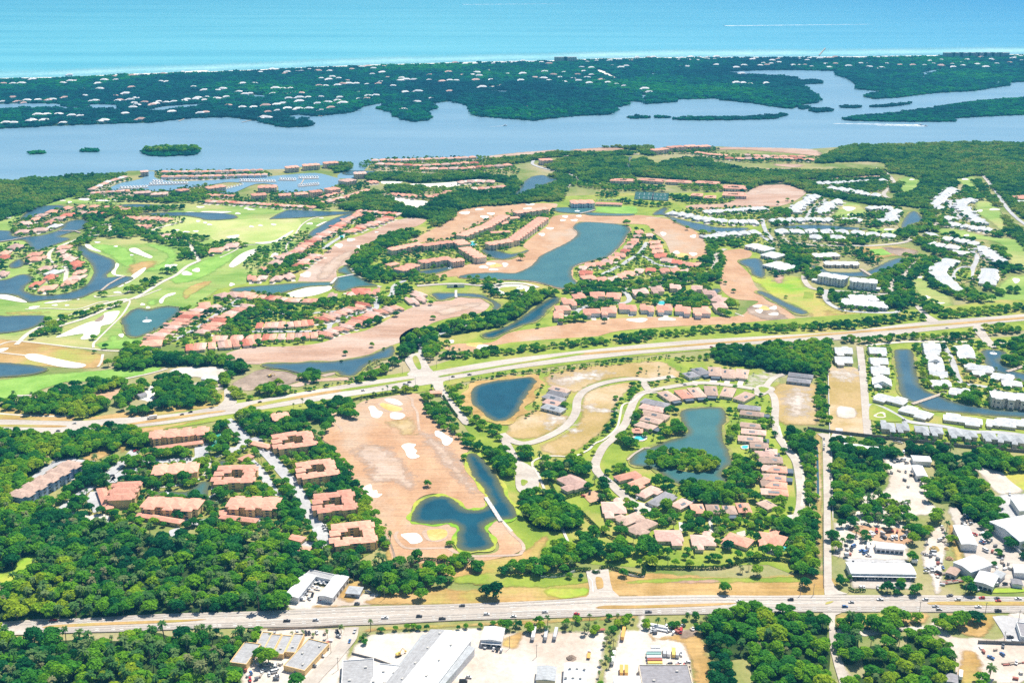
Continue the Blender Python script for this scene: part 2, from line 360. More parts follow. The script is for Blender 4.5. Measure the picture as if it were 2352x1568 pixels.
# ---- ocean, lagoon, barrier island (G = whole-photo units through tile '00')
ocean_edge = pts("-2500,730 0,722 600,712 1200,682 1900,662 2352,645 2852,622 3352,602 4052,582 4704,565 5004,563 5504,542 6004,532 7056,528 7856,524 8656,512 9408,503 12000,492")
oe = [at('00', x, y) for x, y in ocean_edge]
flat('ocean', [(-12000, 24000), (-12000, oe[0][1] - 100)] + oe + [(12000, oe[-1][1]), (12000, 24000)], 'ocean', 0)
def shift(line, d): return [at('00', x, y + d) for x, y in line]
flat('surf_shallows', shift(ocean_edge, -75) + shift(ocean_edge, 2)[::-1], 'surf', 1)
flat('beach', shift(ocean_edge, -3) + shift(ocean_edge, 4)[::-1], 'sand', 5)
shore = pts("-2500,1760 0,1655 130,1668 300,1625 420,1632 700,1606 1100,1600 1180,1570 1360,1568 2352,1562 2632,1552 2790,1530 3080,1508 3190,1548 3140,1580 3102,1610 3100,1640 3330,1640 3332,1580 3400,1506 3650,1488 4050,1464 4450,1460 4550,1424 4704,1410 5084,1396 5254,1384 5554,1362 5824,1368 5864,1392 5904,1366 5984,1372 6004,1394 6204,1352 6604,1346 7056,1372 7456,1368 7756,1348 8056,1350 8456,1342 8756,1330 9408,1346 12000,1380")
lg = [at('00', x, y) for x, y in shore]
flat('lagoon_water', lg + [at('00', 12000, 560), at('00', 6500, 580), at('00', -2500, 800)], 'lagoon', 0)
isl_s = ("12000,770 9408,755 9266,760 9256,790 8956,838 8556,860 8256,900 8016,912 7926,888 8056,856 8220,828 8056,838 7874,822 7876,795 7796,728 7686,694 7676,655 7356,646 7056,646 "
  "6804,655 6644,662 6754,690 7056,698 7306,718 7336,742 7546,745 7566,772 7390,775 7376,792 7531,902 7516,945 7386,962 7276,1004 7056,978 6904,948 6604,922 6604,907 6234,915 6094,882 6104,872 6184,895 6224,940 5929,960 5954,877 "
  "5894,872 5894,936 5774,934 5764,968 5654,992 5669,1018 5604,1054 5204,1074 4924,1110 4704,1097 4362,1068 4292,972 4152,932 3942,952 4022,998 3952,1012 3902,1052 3982,1082 3912,1112 3782,1122 3612,1072 3592,1032 3442,1002 3672,920 3552,940 3352,977 3282,1012 3252,1032 2912,1072 2732,1052 2622,1077 2692,1112 2782,1097 2872,1152 2832,1167 2602,1172 2432,1137 2352,1112 "
  "2100,1078 1750,1088 1400,1128 900,1143 500,1158 0,1183 -2500,1290 -2500,740").strip()
isl = [at('00', x, y) for x, y in pts(isl_s)]
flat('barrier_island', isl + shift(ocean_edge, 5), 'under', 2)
isl_full = isl + shift(ocean_edge, 14)
ISL_PONDS = ["-400,962 0,957 300,952 540,958 700,985 850,962 1070,967 1080,1020 900,1008 500,1003 0,1008 -400,1020", "1330,1030 1470,985 1850,955 1960,948 1800,988 1400,1035",
  "5870,680 6000,676 6100,684 6080,692 5900,690", "8440,680 8530,655 8620,640 8640,648 8530,690 8490,725 8460,715 8490,690", "9170,740 9200,770 9200,782 9120,790", "2240,880 2400,875 2450,890 2430,905 2260,895", "8850,655 8870,660 8860,680", "4470,838 4620,835 4720,850 4600,858"]
for s in ISL_PONDS: area('lagoon_pond', '00', s, 'lagoon', 4, True, 3)
for s in ("80,872 170,858 300,868 240,890 90,890", "1240,880 1450,850 1640,880 1560,905 1280,895", "1815,745 1940,768 1830,778", "2352,768 2640,762 2640,772 2380,780", "5790,730 6010,735 5990,750 5800,745", "780,930 1100,945 1000,952"):
    area('island_lawn', '00', s, 'lawn', 5, False, 3)
for s in ("1230,690 1500,672 1740,655 1900,648 1880,662 1500,690 1250,705", "4480,632 4510,628 4530,705 4515,710", "4420,800 4560,790 4600,770 4630,780 4560,806", "5470,645 5540,650 5600,680 5690,725 5660,735 5560,700", "5480,1078 5480,1078 5480,1078"):
    if s.startswith("5480"): continue
    area('cleared_lot', '00', s, 'sand', 6, True, 3)
way('island_road', '00', "4838,915 4840,960 4856,1010 4868,1085", 9, 'path', 6)
ISLETS = []
def islet(s): 
    P = smooth([at('00', x, y) for x, y in pts(s)], 4); flat('islet', P, 'under', 2); ISLETS.append(P)
def islet_e(cx, cy, rx, ry): islet(' '.join(f"{cx + rx * math.cos(k * math.pi / 5):.0f},{cy + ry * math.sin(k * math.pi / 5) * (1 + .15 * math.sin(2.3 * k)):.0f}" for k in range(10)))
islet_e(335, 1408, 80, 12); islet_e(830, 1388, 82, 13); islet_e(1565, 1405, 262, 34); islet_e(690, 975, 140, 9)
islet_e(5869, 1083, 113, 9); islet_e(6086, 1080, 70, 9); islet_e(7386, 994, 48, 13); islet_e(7541, 1017, 112, 17); islet_e(7816, 988, 94, 9)
islet("6174,1092 6404,1082 6704,1080 7056,1068 7236,1056 7136,1088 7056,1096 6704,1106 6304,1106"); islet("7986,980 8156,968 8376,948 8256,974 8056,988")
islet("7746,1102 7856,1074 8156,1050 8556,1000 8856,950 9408,905 10500,850 10500,1030 9408,1058 8756,1092 8796,1114 8556,1122 7956,1116")
# the sea deepens to blue toward the right and the horizon
_m = M['ocean'].node_tree; _b = _m.nodes['Principled BSDF']; _src = _b.inputs['Base Color'].links[0].from_socket
_tc = _m.nodes.new('ShaderNodeTexCoord'); _sx = _m.nodes.new('ShaderNodeSeparateXYZ'); _m.links.new(_tc.outputs['Object'], _sx.inputs[0])
_mr = _m.nodes.new('ShaderNodeMapRange'); _m.links.new(_sx.outputs[0], _mr.inputs[0]); _mr.inputs[1].default_value = -500; _mr.inputs[2].default_value = 6000; _mr.inputs[4].default_value = 0.92
_m.links.new(mixc(_m, _mr.outputs[0], _src, (0.012, 0.25, 0.52)), _b.inputs['Base Color'])
# ---- mainland: mangrove floors under the woods are drawn with the woods (see VEGETATION)
# golf land on the left
area('golf_course', '01', "-600,620 0,560 200,640 760,640 1000,590 1350,560 1500,420 1700,300 2352,300 3240,372 3200,400 2960,520 2840,640 2770,720 2640,800 2500,850 2400,930 2250,1040 2000,1090 1750,1280 1480,1500 1300,1600 900,1640 400,1640 -600,1640", 'golf', 1, False, 2)
area('golf_strip', '01', "-100,450 100,415 400,305 650,235 900,240 1300,290 1650,295 1640,322 1100,312 700,302 480,317 330,330 230,392 190,450 120,490 80,555 -100,565", 'golf', 2)
area('practice_range', '01', "1350,570 1500,490 1680,425 2000,460 2352,440 2600,440 2750,455 2750,540 2650,620 2450,660 2250,670 2000,650 1900,600 1650,560 1480,570", 'range', 2)
area('dry_patch', '01', "-200,1540 150,1560 500,1600 940,1690 900,1810 600,1810 100,1780 -200,1750", 'dry', 2)
area('dry_patch', '01', "1680,1110 1800,1040 1950,1010 1900,1060 1780,1130 1700,1180", 'dry', 3)
for s in ("1180,870 1400,820 1450,860 1300,930 1200,960", "520,1330 640,1300 760,1290 600,1340", "130,1330 60,1300 300,1290 480,1310"): area('worn_turf', '01', s, 'dry', 3)
for s in ("1320,670 1550,700 1640,780 1560,880 1400,920 1330,900 1480,850 1530,780 1450,730", "820,690 1000,680 1180,720 1250,850 1200,900 1100,860 1000,780", "1350,1200 1440,1180 1440,1230 1370,1240", "1000,1520 1080,1515 1090,1560 990,1560", "1900,970 2150,800 2080,760 1700,890 1560,990 1650,1040"):
    area('mown_turf', '01', s, 'mow', 3)
area('green_fairway', '02', "-100,380 200,330 600,290 1000,260 1450,230 1480,260 1400,290 1200,330 900,370 600,380 300,480 100,520 -100,560", 'mow', 4)
area('green_fairway', '02', "870,30 960,0 1230,-20 1240,30 1130,70 950,70", 'mow', 4)
area('sand_waste', '02', "230,125 340,118 480,150 640,185 790,215 720,245 560,235 400,200 270,170", 'sand', 5, True)
# bunkers
ell('sand_bunker', '01', "640,290,20,8 575,275,25,6 780,265,50,12 940,275,60,9 1070,270,40,7 80,432,25,8 1755,385,70,6 1990,382,140,8 2185,395,25,8 1840,335,40,7 2265,348,25,6 2305,358,35,6 895,660,30,6 1065,697,20,6 1210,777,15,6 1540,875,28,12 1600,870,30,10 1570,892,22,7 1110,1060,30,8,-20 1215,1060,25,6 1080,1120,40,8 1715,945,45,20 1805,915,38,17 2130,1047,25,14 1310,1230,20,12 1360,1258,18,10 310,1258,55,12,-8 505,1237,28,7 615,1238,20,7 715,1182,15,6 1115,1515,22,18 1820,465,22,8 1885,480,18,8 1925,497,22,8 2310,515,22,8 1710,565,30,8 1800,558,25,7 1625,547,25,6", 'sand', 6)
for s in ("780,680 820,680 860,710 930,745 880,740 800,712", "1190,720 1250,712 1320,750 1400,790 1370,805 1280,775 1200,745", "1075,850 1095,870 1065,920 1070,955 1140,965 1090,972 1030,950 1030,910 1060,860", "1145,1040 1190,990 1230,950 1320,895 1342,900 1300,950 1200,1020", "2105,870 2170,800 2250,750 2340,722 2360,740 2300,790 2180,870 2130,890", "1465,1190 1530,1140 1610,1122 1600,1140 1520,1170 1495,1215 1470,1218", "-100,1140 0,1138 100,1150 240,1200 210,1212 0,1178 -100,1170", "415,1215 600,1180 668,1180 640,1195 450,1220", "-60,1650 0,1635 80,1630 30,1660 -60,1670", "2080,610 2190,590 2190,610 2140,625"):
    area('sand_bunker', '01', s, 'sand', 6, True)
area('sand_waste', '01', "530,1520 800,1400 940,1370 960,1310 1080,1290 1095,1310 1030,1400 930,1430 910,1500 800,1550 740,1545 770,1510 740,1500 560,1528", 'sand', 6, True)
area('dark_mulch', '01', "870,1382 920,1345 958,1325 945,1372 900,1388", 'dirt', 7)
# water on the left
def pond(name, tile, s, mat='pond', bankw=0, sm=4, bankmat='bank'):
    p = smooth(world(tile, s), sm)
    if bankw:
        q = np.array(p); 
        a = 0.5 * np.sum(q[:, 0] * np.roll(q[:, 1], -1) - np.roll(q[:, 0], -1) * q[:, 1])
        d = np.roll(q, -1, 0) - np.roll(q, 1, 0); l = np.hypot(d[:, 0], d[:, 1])[:, None] + 1e-6
        nrm = np.stack([d[:, 1], -d[:, 0]], 1) / l * (1 if a > 0 else -1)
        wob = 1 + 0.4 * np.sin(np.arange(len(q)) * 0.9)
        flat('pond_bank', [tuple(v) for v in q + nrm * bankw * wob[:, None]], bankmat, 9, True)
    if mat == 'lagoon': return flat(name, p, mat, 10, True)
    me = soft_sheet(name, p, mat, 0.8 + (_zc[0] % 9) * .008, 9); me.materials[0] = shore_mat(mat); keep(p)
    return link(name, me, kind='structure')
pond('pond', '01', "190,450 240,390 330,342 460,322 590,330 520,360 420,390 330,420 230,445", 'pond3', 2)
pond('pond', '01', "-300,570 80,556 110,600 260,610 420,590 560,540 610,480 720,452 810,468 770,530 650,570 545,608 640,628 540,670 400,720 310,730 220,640 0,660 -300,680", 'pond3', 2)
pond('pond', '01', "720,700 770,695 820,740 930,780 1040,830 1050,880 1020,920 975,960 985,985 1100,975 1200,978 1210,1000 1150,1030 1050,1075 940,1105 880,1110 700,1180 420,1190 290,1210 230,1190 150,1150 0,1135 -300,1120 -300,1010 0,1010 100,990 180,960 250,960 300,985 290,1020 230,1060 215,1100 260,1130 380,1150 550,1140 680,1110 800,1050 850,990 870,930 850,870 820,830 780,790 725,740", 'pond3', 2)
pond('fountain_pond', '01', "1120,1380 1200,1300 1280,1270 1360,1290 1450,1265 1550,1255 1640,1265 1640,1310 1550,1380 1480,1440 1300,1520 1220,1530 1160,1500 1145,1430", 'pond2', 3)
pond('pond', '01', "-200,1330 50,1340 180,1335 400,1335 410,1370 330,1430 200,1470 60,1490 -200,1500", 'pond3', 2)
pond('pond', '01', "90,870 170,820 215,840 200,880 120,895", 'pond3', 2)
pond('pond', '01', "1100,320 1250,310 1480,320 1500,335 1250,345", 'pond3', 2)
pond('pond', '01', "1300,400 1480,390 1700,385 2060,395 2180,430 2080,450 1900,455 1830,435 1700,415 1550,420", 'pond3', 2)
pond('pond', '02', "-300,195 0,200 200,215 380,240 430,262 350,295 150,320 0,330 -300,345", 'pond3', 2)
pond('marina_basin', '01', "1000,170 1100,120 1250,90 1330,60 1360,15 1420,15 1440,75 1700,100 2352,65 2650,40 2900,25 3060,60 3130,90 3085,140 2972,195 2800,195 2570,205 2545,140 2352,125 2150,205 2050,212 2010,190 2240,125 2100,108 1950,130 1800,150 1500,190 1250,180 1050,185", 'lagoon', 1)
pond('pond', '11', "140,440 250,380 330,362 600,375 780,380 895,378 860,395 700,412 560,425 300,440 160,445", 'pond3', 2)
pond('pond', '11', "485,615 500,570 560,530 660,470 780,420 890,392 840,440 740,490 640,550 560,590 500,615", 'pond3', 2)
# ---- resort middle
area('resort_lawn', '11', "900,380 1300,370 1700,330 2352,260 4300,200 4700,500 4700,900 4400,1000 4300,1500 2352,1600 1100,1700 0,1640 -900,1560 -300,1060 100,760 420,560", 'lawn', 0, False, 2)
area('dormant_fairway', '11', "390,1010 420,950 520,870 600,790 700,700 800,640 950,600 1100,540 1250,470 1400,435 1540,430 1560,460 1480,510 1300,560 1150,640 1000,720 920,770 890,830 860,860 780,880 740,930 740,980 700,1020 400,1020", 'fair2', 3, True)
area('dormant_fairway', '11', "1400,650 1500,600 1700,500 1800,440 1850,380 2000,340 2352,308 2722,300 2765,330 2680,380 2352,385 2250,430 2100,470 1950,540 1850,600 1700,640 1500,660", 'fair', 3, True)
area('dormant_fairway', '11', "620,1575 800,1510 1000,1470 1150,1400 1400,1270 1600,1210 1800,1190 1850,1165 2050,1168 2130,1210 2140,1250 2050,1310 1800,1350 1650,1390 1570,1430 1500,1500 1350,1570 1260,1600 1100,1670 900,1718 700,1755 500,1765 200,1770 0,1778 -250,1760 -300,1700 -150,1640 50,1620 400,1608", 'fair2', 3, True)
area('dormant_fairway', '21', "380,420 600,403 1000,418 1200,410 1500,460 1600,500 1700,570 1760,640 1790,720 1770,790 1600,810 1480,790 1440,720 1400,640 1290,560 1240,500 1080,490 1000,490 700,468 600,478 560,520 600,560 602,600 520,657 400,717 260,787 220,842 150,900 0,945 -250,935 -480,965 -690,985 -740,970 -550,900 -350,850 -150,822 0,815 150,740 100,690 200,600 330,500", 'fair', 3, True)
area('dormant_fairway', '21', "1930,750 2100,720 2200,750 2180,800 2080,820 2080,850 2180,950 2230,1050 2290,1120 2352,1170 2460,1230 2560,1310 2620,1390 2500,1410 2352,1410 2000,1410 1500,1430 1000,1470 750,1530 500,1565 200,1620 0,1660 -350,1660 -620,1640 -500,1590 -200,1580 -50,1500 100,1465 300,1440 800,1370 1300,1345 1800,1345 2100,1330 2190,1250 2260,1200 2050,1180 1950,1120 1910,1050 1920,950 1960,850", 'fair', 3, True)
area('scraped_tees', '21', "2150,1290 2200,1240 2352,1230 2440,1280 2560,1380 2400,1385 2280,1360", 'dirt', 4)
area('fairway_tracks', '11', "560,1000 600,900 720,800 850,740 900,760 800,850 700,960 640,1000", 'track', 4)
area('fairway_tracks', '11', "1660,1290 1900,1225 2050,1215 2060,1240 1900,1290 1750,1330 1680,1320", 'track', 4)
area('sand_waste', '11', "270,1140 450,1080 660,1058 690,1090 560,1140 380,1165", 'sand', 5, True)
area('sand_waste', '11', "1390,130 1600,100 1900,90 2060,68 2180,80 2000,105 1800,150 1600,150 1400,140", 'sand', 3, True)
area('sand_waste', '11', "1160,95 1260,80 1350,100 1280,125 1160,120", 'sand', 3, True)
area('sand_waste', '11', "1090,235 1200,225 1260,240 1400,265 1560,280 1595,300 1540,330 1460,340 1340,310 1250,265", 'sand', 3, True)
ell('sand_bunker', '11', "870,637,40,14 762,690,35,20 970,705,48,16 1107,567,20,5 460,958,50,24 1920,390,45,15 2050,357,40,9 2160,397,35,11 2100,428,38,14 495,488,32,8 602,437,20,5 2155,856,45,11 2090,887,45,11 2180,910,40,11 2290,865,28,18 15,788,20,10", 'sand', 6)
ell('yellow_green', '11', "2200,872,52,22", 'putt', 5)
ell('mound_ring', '11', "163,497,26,8 40,505,22,7", 'sand', 6)
for s in ("130,800 160,760 205,760 190,800 150,815", "550,510 620,475 700,458 720,440 775,420 770,435 700,470 610,500", "-10,665 100,655 180,640 250,600 340,550 330,570 250,625 180,660 60,675"): area('sand_bunker', '11', s, 'sand', 6, True)
ell('sand_bunker', '21', "170,312,40,9 145,350,40,10 490,425,25,11 615,418,28,8 467,457,28,8 573,457,30,10 350,532,35,11 275,588,28,15 1390,582,28,17 1665,605,30,14 1510,753,35,13 1665,768,38,15 1155,1374,88,20 1418,1364,75,17 2258,1246,40,14 2272,1290,30,20 1860,1566,40,16 -570,1572,45,14 -260,1620,75,18", 'sand', 6)
ell('yellow_green', '21', "1560,775,58,18 -340,1600,70,22 2320,1265,50,20", 'putt', 5)
area('club_green', '21', "770,360 800,335 1100,330 1150,360 1130,395 950,395 790,380", 'mow', 4, True)
pond('pond', '21', "400,345 580,340 760,345 700,390 600,395 420,380", 'pond2', 2); pond('pond', '21', "690,388 900,398 1100,400 1080,415 800,415 690,408", 'pond2', 2)
pond('lake', '21', "560,530 600,490 700,475 1000,500 1080,540 1050,600 1000,680 920,760 850,800 650,850 560,890 540,950 560,1000 610,1050 480,1085 350,1060 200,1020 0,1008 -200,1003 -480,985 -390,952 -150,940 0,948 80,930 180,880 230,830 260,790 400,720 520,660 600,600 600,560", 'pond2', 3, 4, 'fair')
pond('pond', '11', "740,990 850,960 760,930 800,890 840,885 870,930 900,960 1000,1010 1060,1040 1100,1060 930,1070 800,1110 720,1080 730,1040", 'pond2', 3)
pond('canal', '11', "-200,1085 0,1065 200,1050 400,1035 685,1030 675,1055 450,1070 260,1120 150,1138 0,1120 -200,1110", 'pond2', 3)
pond('creek', '11', "1640,1130 1830,1130 2050,1140 2160,1190 2240,1230 2220,1270 2180,1280 2190,1230 2100,1180 2000,1163 1850,1158 1700,1190 1650,1170", 'pond3', 5)
pond('creek', '21', "400,1165 430,1200 330,1270 290,1330 200,1390 100,1420 0,1460 -150,1530 -250,1535 -262,1505 -152,1472 0,1410 150,1310 250,1240 330,1190", 'pond', 4)
pond('pond', '11', "2080,730 2200,735 2352,770 2500,735 2352,800 2250,815 2150,790", 'pond3', 4)
pond('canal', '11', "1500,930 1650,905 1800,880 1780,910 1650,945 1530,950", 'pond3', 4)
pond('canal', '21', "1300,405 1380,350 1425,350 1405,400 1560,455 1750,495 1900,525 2160,530 2100,560 1850,570 1700,550 1520,480 1400,410", 'pond3', 3)
pond('pond', '21', "2090,840 2200,810 2290,830 2320,950 2290,985 2210,950 2190,900", 'pond3', 4)
pond('canal', '21', "1080,1030 1260,1000 1400,985 1480,990 1300,1020 1120,1045", 'pond3', 3)
pond('pond', '21', "1840,1095 1900,1090 1910,1115 1870,1130", 'pond3', 3)
pond('creek', '20', "1045,1470 1080,1445 1100,1445 1075,1490 1090,1540 1080,1580 1050,1560 1065,1510", 'pond3', 2)
pond('inlet', '21', "-120,225 0,225 60,180 110,110 180,60 290,45 370,75 430,80 300,130 150,190 60,220 0,230", 'pond3', 2)
pond('inlet', '11', "800,25 900,0 1200,15 1230,25 1050,25 860,40", 'pond3', 1); pond('inlet', '11', "1500,28 1700,35 1680,50 1520,52", 'pond3', 1); pond('inlet', '11', "900,275 960,290 1060,330 980,325 930,300", 'pond3', 1)
# upper shore clearings
for s in ("4704,1408 5080,1378 5110,1390 4900,1420 4704,1435 4500,1455 4450,1440", "5254,1375 5500,1358 5704,1360 5739,1375 5604,1385 5454,1392 5304,1388", "5864,1505 5954,1488 6054,1500 6074,1520 5954,1515", "6234,1535 6404,1530 6704,1550 6904,1552 7226,1545 7300,1555 6904,1570 6404,1560", "6574,1358 6804,1353 7456,1372 7556,1440 7500,1446 7356,1420 7056,1395 6804,1378 6604,1380", "7106,1520 7156,1505 7386,1515 7336,1538 7256,1540", "6824,1850 7156,1680 7340,1655 8130,1610 8150,1640 7800,1660 7500,1670 7406,1674 7156,1690"):
    area('sand_clearing', '00', s, 'fair2', 5, True)
area('dormant_fairway', '31', "-60,120 100,112 220,135 350,190 280,260 150,315 0,335 -352,335 -600,360 -760,335 -650,310 -352,290", 'fair2', 3, True)
# right: lawns, meadows
for s in ("600,400 680,310 760,295 860,320 920,400 800,430 640,430", "1200,70 1440,65 1430,150 1330,200 1230,210 1200,170", "1640,60 1850,35 1920,90 1960,180 2060,280 2150,380 2200,500 2260,560 2180,580 2050,480 1900,370 1900,300 1850,200 1760,110", "1560,540 1700,530 2000,600 2200,620 2352,650 2552,700 2552,950 2250,870 2180,800 2150,700 2060,650 1750,610 1580,570", "1310,1000 1400,930 1480,960 1520,1070 1680,1150 1690,1260 1500,1230 1350,1100", "1680,1270 1900,1210 2050,1120 2200,980 2352,965 2600,970 2600,1230 2352,1240 2000,1275", "880,520 1100,530 1250,560 1260,580 1050,575 900,550", "1500,820 1600,830 1500,900 1450,960 1430,900"):
    area('golf_fairway', '31', s, 'golf', 2)
ell('sand_bunker', '31', "745,350,60,18 765,405,40,8 1320,83,22,6 1810,80,30,8 1945,370,28,10 2080,357,45,10 1110,542,50,7 1690,590,30,6 1825,595,28,8 1455,1163,32,14 2280,1010,35,22 1585,1217,40,6 1395,980,30,8 50,1262,35,16 55,1318,50,12", 'sand', 5)
area('meadow', '31', "-250,960 0,970 150,960 300,980 350,1060 480,1110 530,1210 650,1280 900,1300 900,1370 480,1390 350,1300 200,1240 0,1130 -100,1040", 'meadow', 2)
area('worn_meadow', '31', "520,1290 700,1290 950,1315 900,1340 640,1330 560,1350", 'dry', 3); area('worn_meadow', '31', "40,965 150,962 150,1030 60,1030", 'fair2', 3)
area('brown_field', '31', "800,710 920,690 1150,690 1380,735 1280,790 1180,785 1080,800 1000,830 930,790 850,740", 'dry', 2)
area('brown_field', '31', "1090,700 1380,737 1280,788 1150,770 1060,720", 'dirt', 3)
area('bowling_green', '31', "920,725 1050,718 1140,770 1000,783", 'mow', 4, True, 0); area('fenced_green', '31', "335,1112 425,1115 415,1178 322,1172", 'lawn', 4, True, 0)
area('shell_verge', '30', "1000,1540 1080,1568 1000,1580", 'path', 4)
pond('pond', '31', "1230,520 1260,440 1320,380 1370,390 1430,470 1330,490 1280,530", 'pond3', 6); pond('pond', '31', "870,950 1000,890 1150,820 1240,808 1262,830 1180,880 1050,940 950,962", 'pond3', 3)
pond('pond', '31', "390,870 500,900 560,930 760,940 900,930 930,970 700,975 480,930", 'pond3', 2); pond('canal', '31', "-80,1110 0,1135 150,1210 350,1300 280,1320 100,1230 0,1170 -80,1130", 'pond3', 5)
pond('canal', '31', "100,520 400,500 860,530 850,545 500,545 150,530", 'pond3', 3)
# resort and village roads
for t, s, wd in (('21', "590,1330 600,1290 680,1250 780,1230 900,1225 1040,1215 1080,1180 1050,1130 1020,1100", 8), ('21', "1000,880 1060,830 1130,790 1180,750 1220,690 1240,660", 8), ('21', "1180,780 1250,810 1300,850 1360,870 1500,890", 8), ('21', "980,880 900,920 820,960", 8), ('21', "540,1110 800,1105 1100,1085 1400,1050 1700,990 1850,900 1870,820 1880,760 1960,720", 9), ('21', "350,0 480,10 570,50 610,75 540,110 490,180", 9),
    ('11', "1370,1010 1270,1060 1240,1150 1110,1190 1100,1270 950,1310", 8), ('11', "1100,1265 760,1290 640,1300 300,1320 60,1270 -250,1240", 7), ('11', "940,1310 700,1400 600,1470 -50,1480", 7), ('01', "1600,1560 1800,1450 1950,1350 2100,1240 2200,1180", 7), ('11', "620,720 700,660 820,590 900,540 960,500", 8), ('11', "1480,1060 1820,1040 2100,1060 2352,1080", 9),
    ('11', "1400,1590 1500,1600 1600,1540 1750,1480 2000,1400", 7), ('31', "1060,0 1140,80 1155,130 1070,200 1080,240 1170,280", 9), ('31', "1490,380 1550,440 1540,500 1510,525", 9), ('31', "1400,820 1300,900 1250,960 1150,1020 1130,1100 1080,1135 950,1130 700,1110 540,1100 400,1080 340,1020 330,965", 9), ('31', "540,1100 520,1150 560,1220 680,1280 850,1300 1150,1305 1210,1280", 8),
    ('31', "360,430 390,370 470,310 540,265", 8), ('31', "1690,270 1670,320 1730,400 1790,450", 8), ('31', "1850,720 1920,800 1880,900 1860,1000", 8), ('31', "1700,1000 1730,920 1800,885 1880,890", 7), ('31', "150,620 170,650 400,685 700,690 970,690 1250,660 1330,610", 9), ('31', "-60,600 0,640 60,680", 8), ('31', "2040,100 2100,200 2200,350 2300,450 2400,520", 8), ('31', "1940,0 1990,60 2060,150 2120,215", 9),
    ('21', "2300,440 2310,500 2340,570 2400,640", 8), ('20', "200,1475 190,1510 280,1545 380,1568", 8), ('20', "360,1440 700,1425 1000,1417 1170,1420", 9)):
    way('lane', t, s, wd, 'road' if wd > 8 else 'asph', 7)
way('canal_bank_road', '11', "880,900 900,950 980,1000 1080,1050 1150,1070", 6, 'path', 7)
for s in ("150,1600 300,1470 560,1365 800,1275 1000,1215 1170,1180", "540,1430 800,1350 1050,1240 1180,1190 1300,1140 1480,1030 1620,960 1720,880 1830,830", "640,660 500,720 450,770 460,830 520,850", "1830,830 1780,750 1700,660 1350,560 1000,575 760,620 640,660", "1345,570 1450,530 1560,500 1680,465", "600,1020 610,900 570,880", "700,230 760,230 900,240", "850,580 860,530 1000,490 1010,560"):
    way('avenue', '01', s, 7, 'path', 7)
for s in ("880,1568 1000,1450 1120,1330 1190,1220 1185,1190", "230,1275 450,1265 700,1275 900,1215 1000,1200", "870,1150 900,1165 1110,1140 1200,1100", "1240,1180 1480,1090", "2020,800 2150,740 2230,690 2352,680"): way('cart_path', '01', s, 3.0, 'path', 6)
for s in ("-60,60 60,10 180,0 300,10 430,25 640,50 840,70 980,85 1150,92", "-20,100 100,115 240,130", "900,235 930,190 945,120", "860,60 860,20 900,-20", "-60,660 300,685 640,690", "140,500 330,490 550,440"): way('cart_path', '02', s, 3.4, 'path', 6)
way('cart_path', '02', "1150,345 1400,290 1540,250", 3.4, 'path', 6)
for s in ("290,760 280,690 360,590 420,500 520,440 620,420",): way('cart_path', '11', s, 3.5, 'path', 6)
way('cart_path', '11', "1835,1160 1838,1100", 4, 'path', 11); way('tunnel_wall', '11', "1790,1060 1830,1045 1880,1060", 4, 'sand', 6)
for s in ("2130,1340 2050,1310", "1500,420 1230,440"): way('cart_path', '21', s, 2.5, 'path', 6)
area('cul_de_sac_lawn', '21', "1000,890 1080,840 1180,795 1250,820 1310,870 1290,895 1150,900 1040,910", 'lawn', 6)
area('rond_point', '21', "-180,1080 -60,1050 80,1050 180,1080 190,1110 100,1140 -60,1140 -170,1110", 'sand', 6, True)
area('rond_point_lawn', '21', "-120,1090 -40,1070 60,1070 120,1090 100,1115 -40,1125", 'lawn', 8)
way('rond_point_drive', '21', "-230,1065 -60,1035 120,1040 240,1075", 8, 'path', 7)
area('villa_green', '31', "1720,950 1760,905 1800,895 1860,910 1865,960 1850,1000 1790,1010 1740,995", 'lawn', 8)
# ---- highway (upper boulevard)
def road2(name, tile, up, lo, mat='road', layer=8):
    return flat(name, smooth(world(tile, up), 4, False) + smooth(world(tile, lo), 4, False)[::-1], mat, layer, True)
area('boulevard_verge', '02', "-500,660 0,655 650,690 1100,670 1450,650 1900,560 2150,520 2352,500 2850,440 3350,340 3800,270 4350,110 4704,10 5704,-60 6300,-120 7056,-190 8500,-300 9408,-380 9408,-100 7756,-30 7056,30 5904,135 5304,205 4704,290 4150,400 3800,480 3350,510 2950,600 2352,670 2000,730 1500,810 900,860 560,880 0,870 -500,880", 'lawn', 4, False, 3)
area('dry_verge', '02', "-500,650 0,600 300,640 650,690 640,735 0,722 -500,722", 'dry', 5, False, 3); area('dry_verge', '02', "760,715 1100,655 1500,600 1900,540 2080,450 2030,590 1700,640 1400,690 1000,715", 'dry', 5, False, 3)
area('dry_verge', '02', "1100,830 1500,770 1960,700 1700,760 1400,830", 'dry', 5, False, 3)
road2('boulevard', '02', "-600,725 0,720 650,735 1000,712 1400,688 1700,652 2000,600 2352,543 2852,455 3352,370 3752,320 4052,265 4704,160 5704,50 6254,0 7056,-48 7756,-88 8456,-173 9408,-248 10400,-330",
      "-600,850 0,850 560,852 900,822 1500,765 2000,688 2352,637 2952,545 3452,470 3852,410 4052,380 4152,352 4704,258 5304,182 5904,115 6504,70 7056,20 7756,-14 8456,-84 8956,-138 9408,-188 10400,-265")
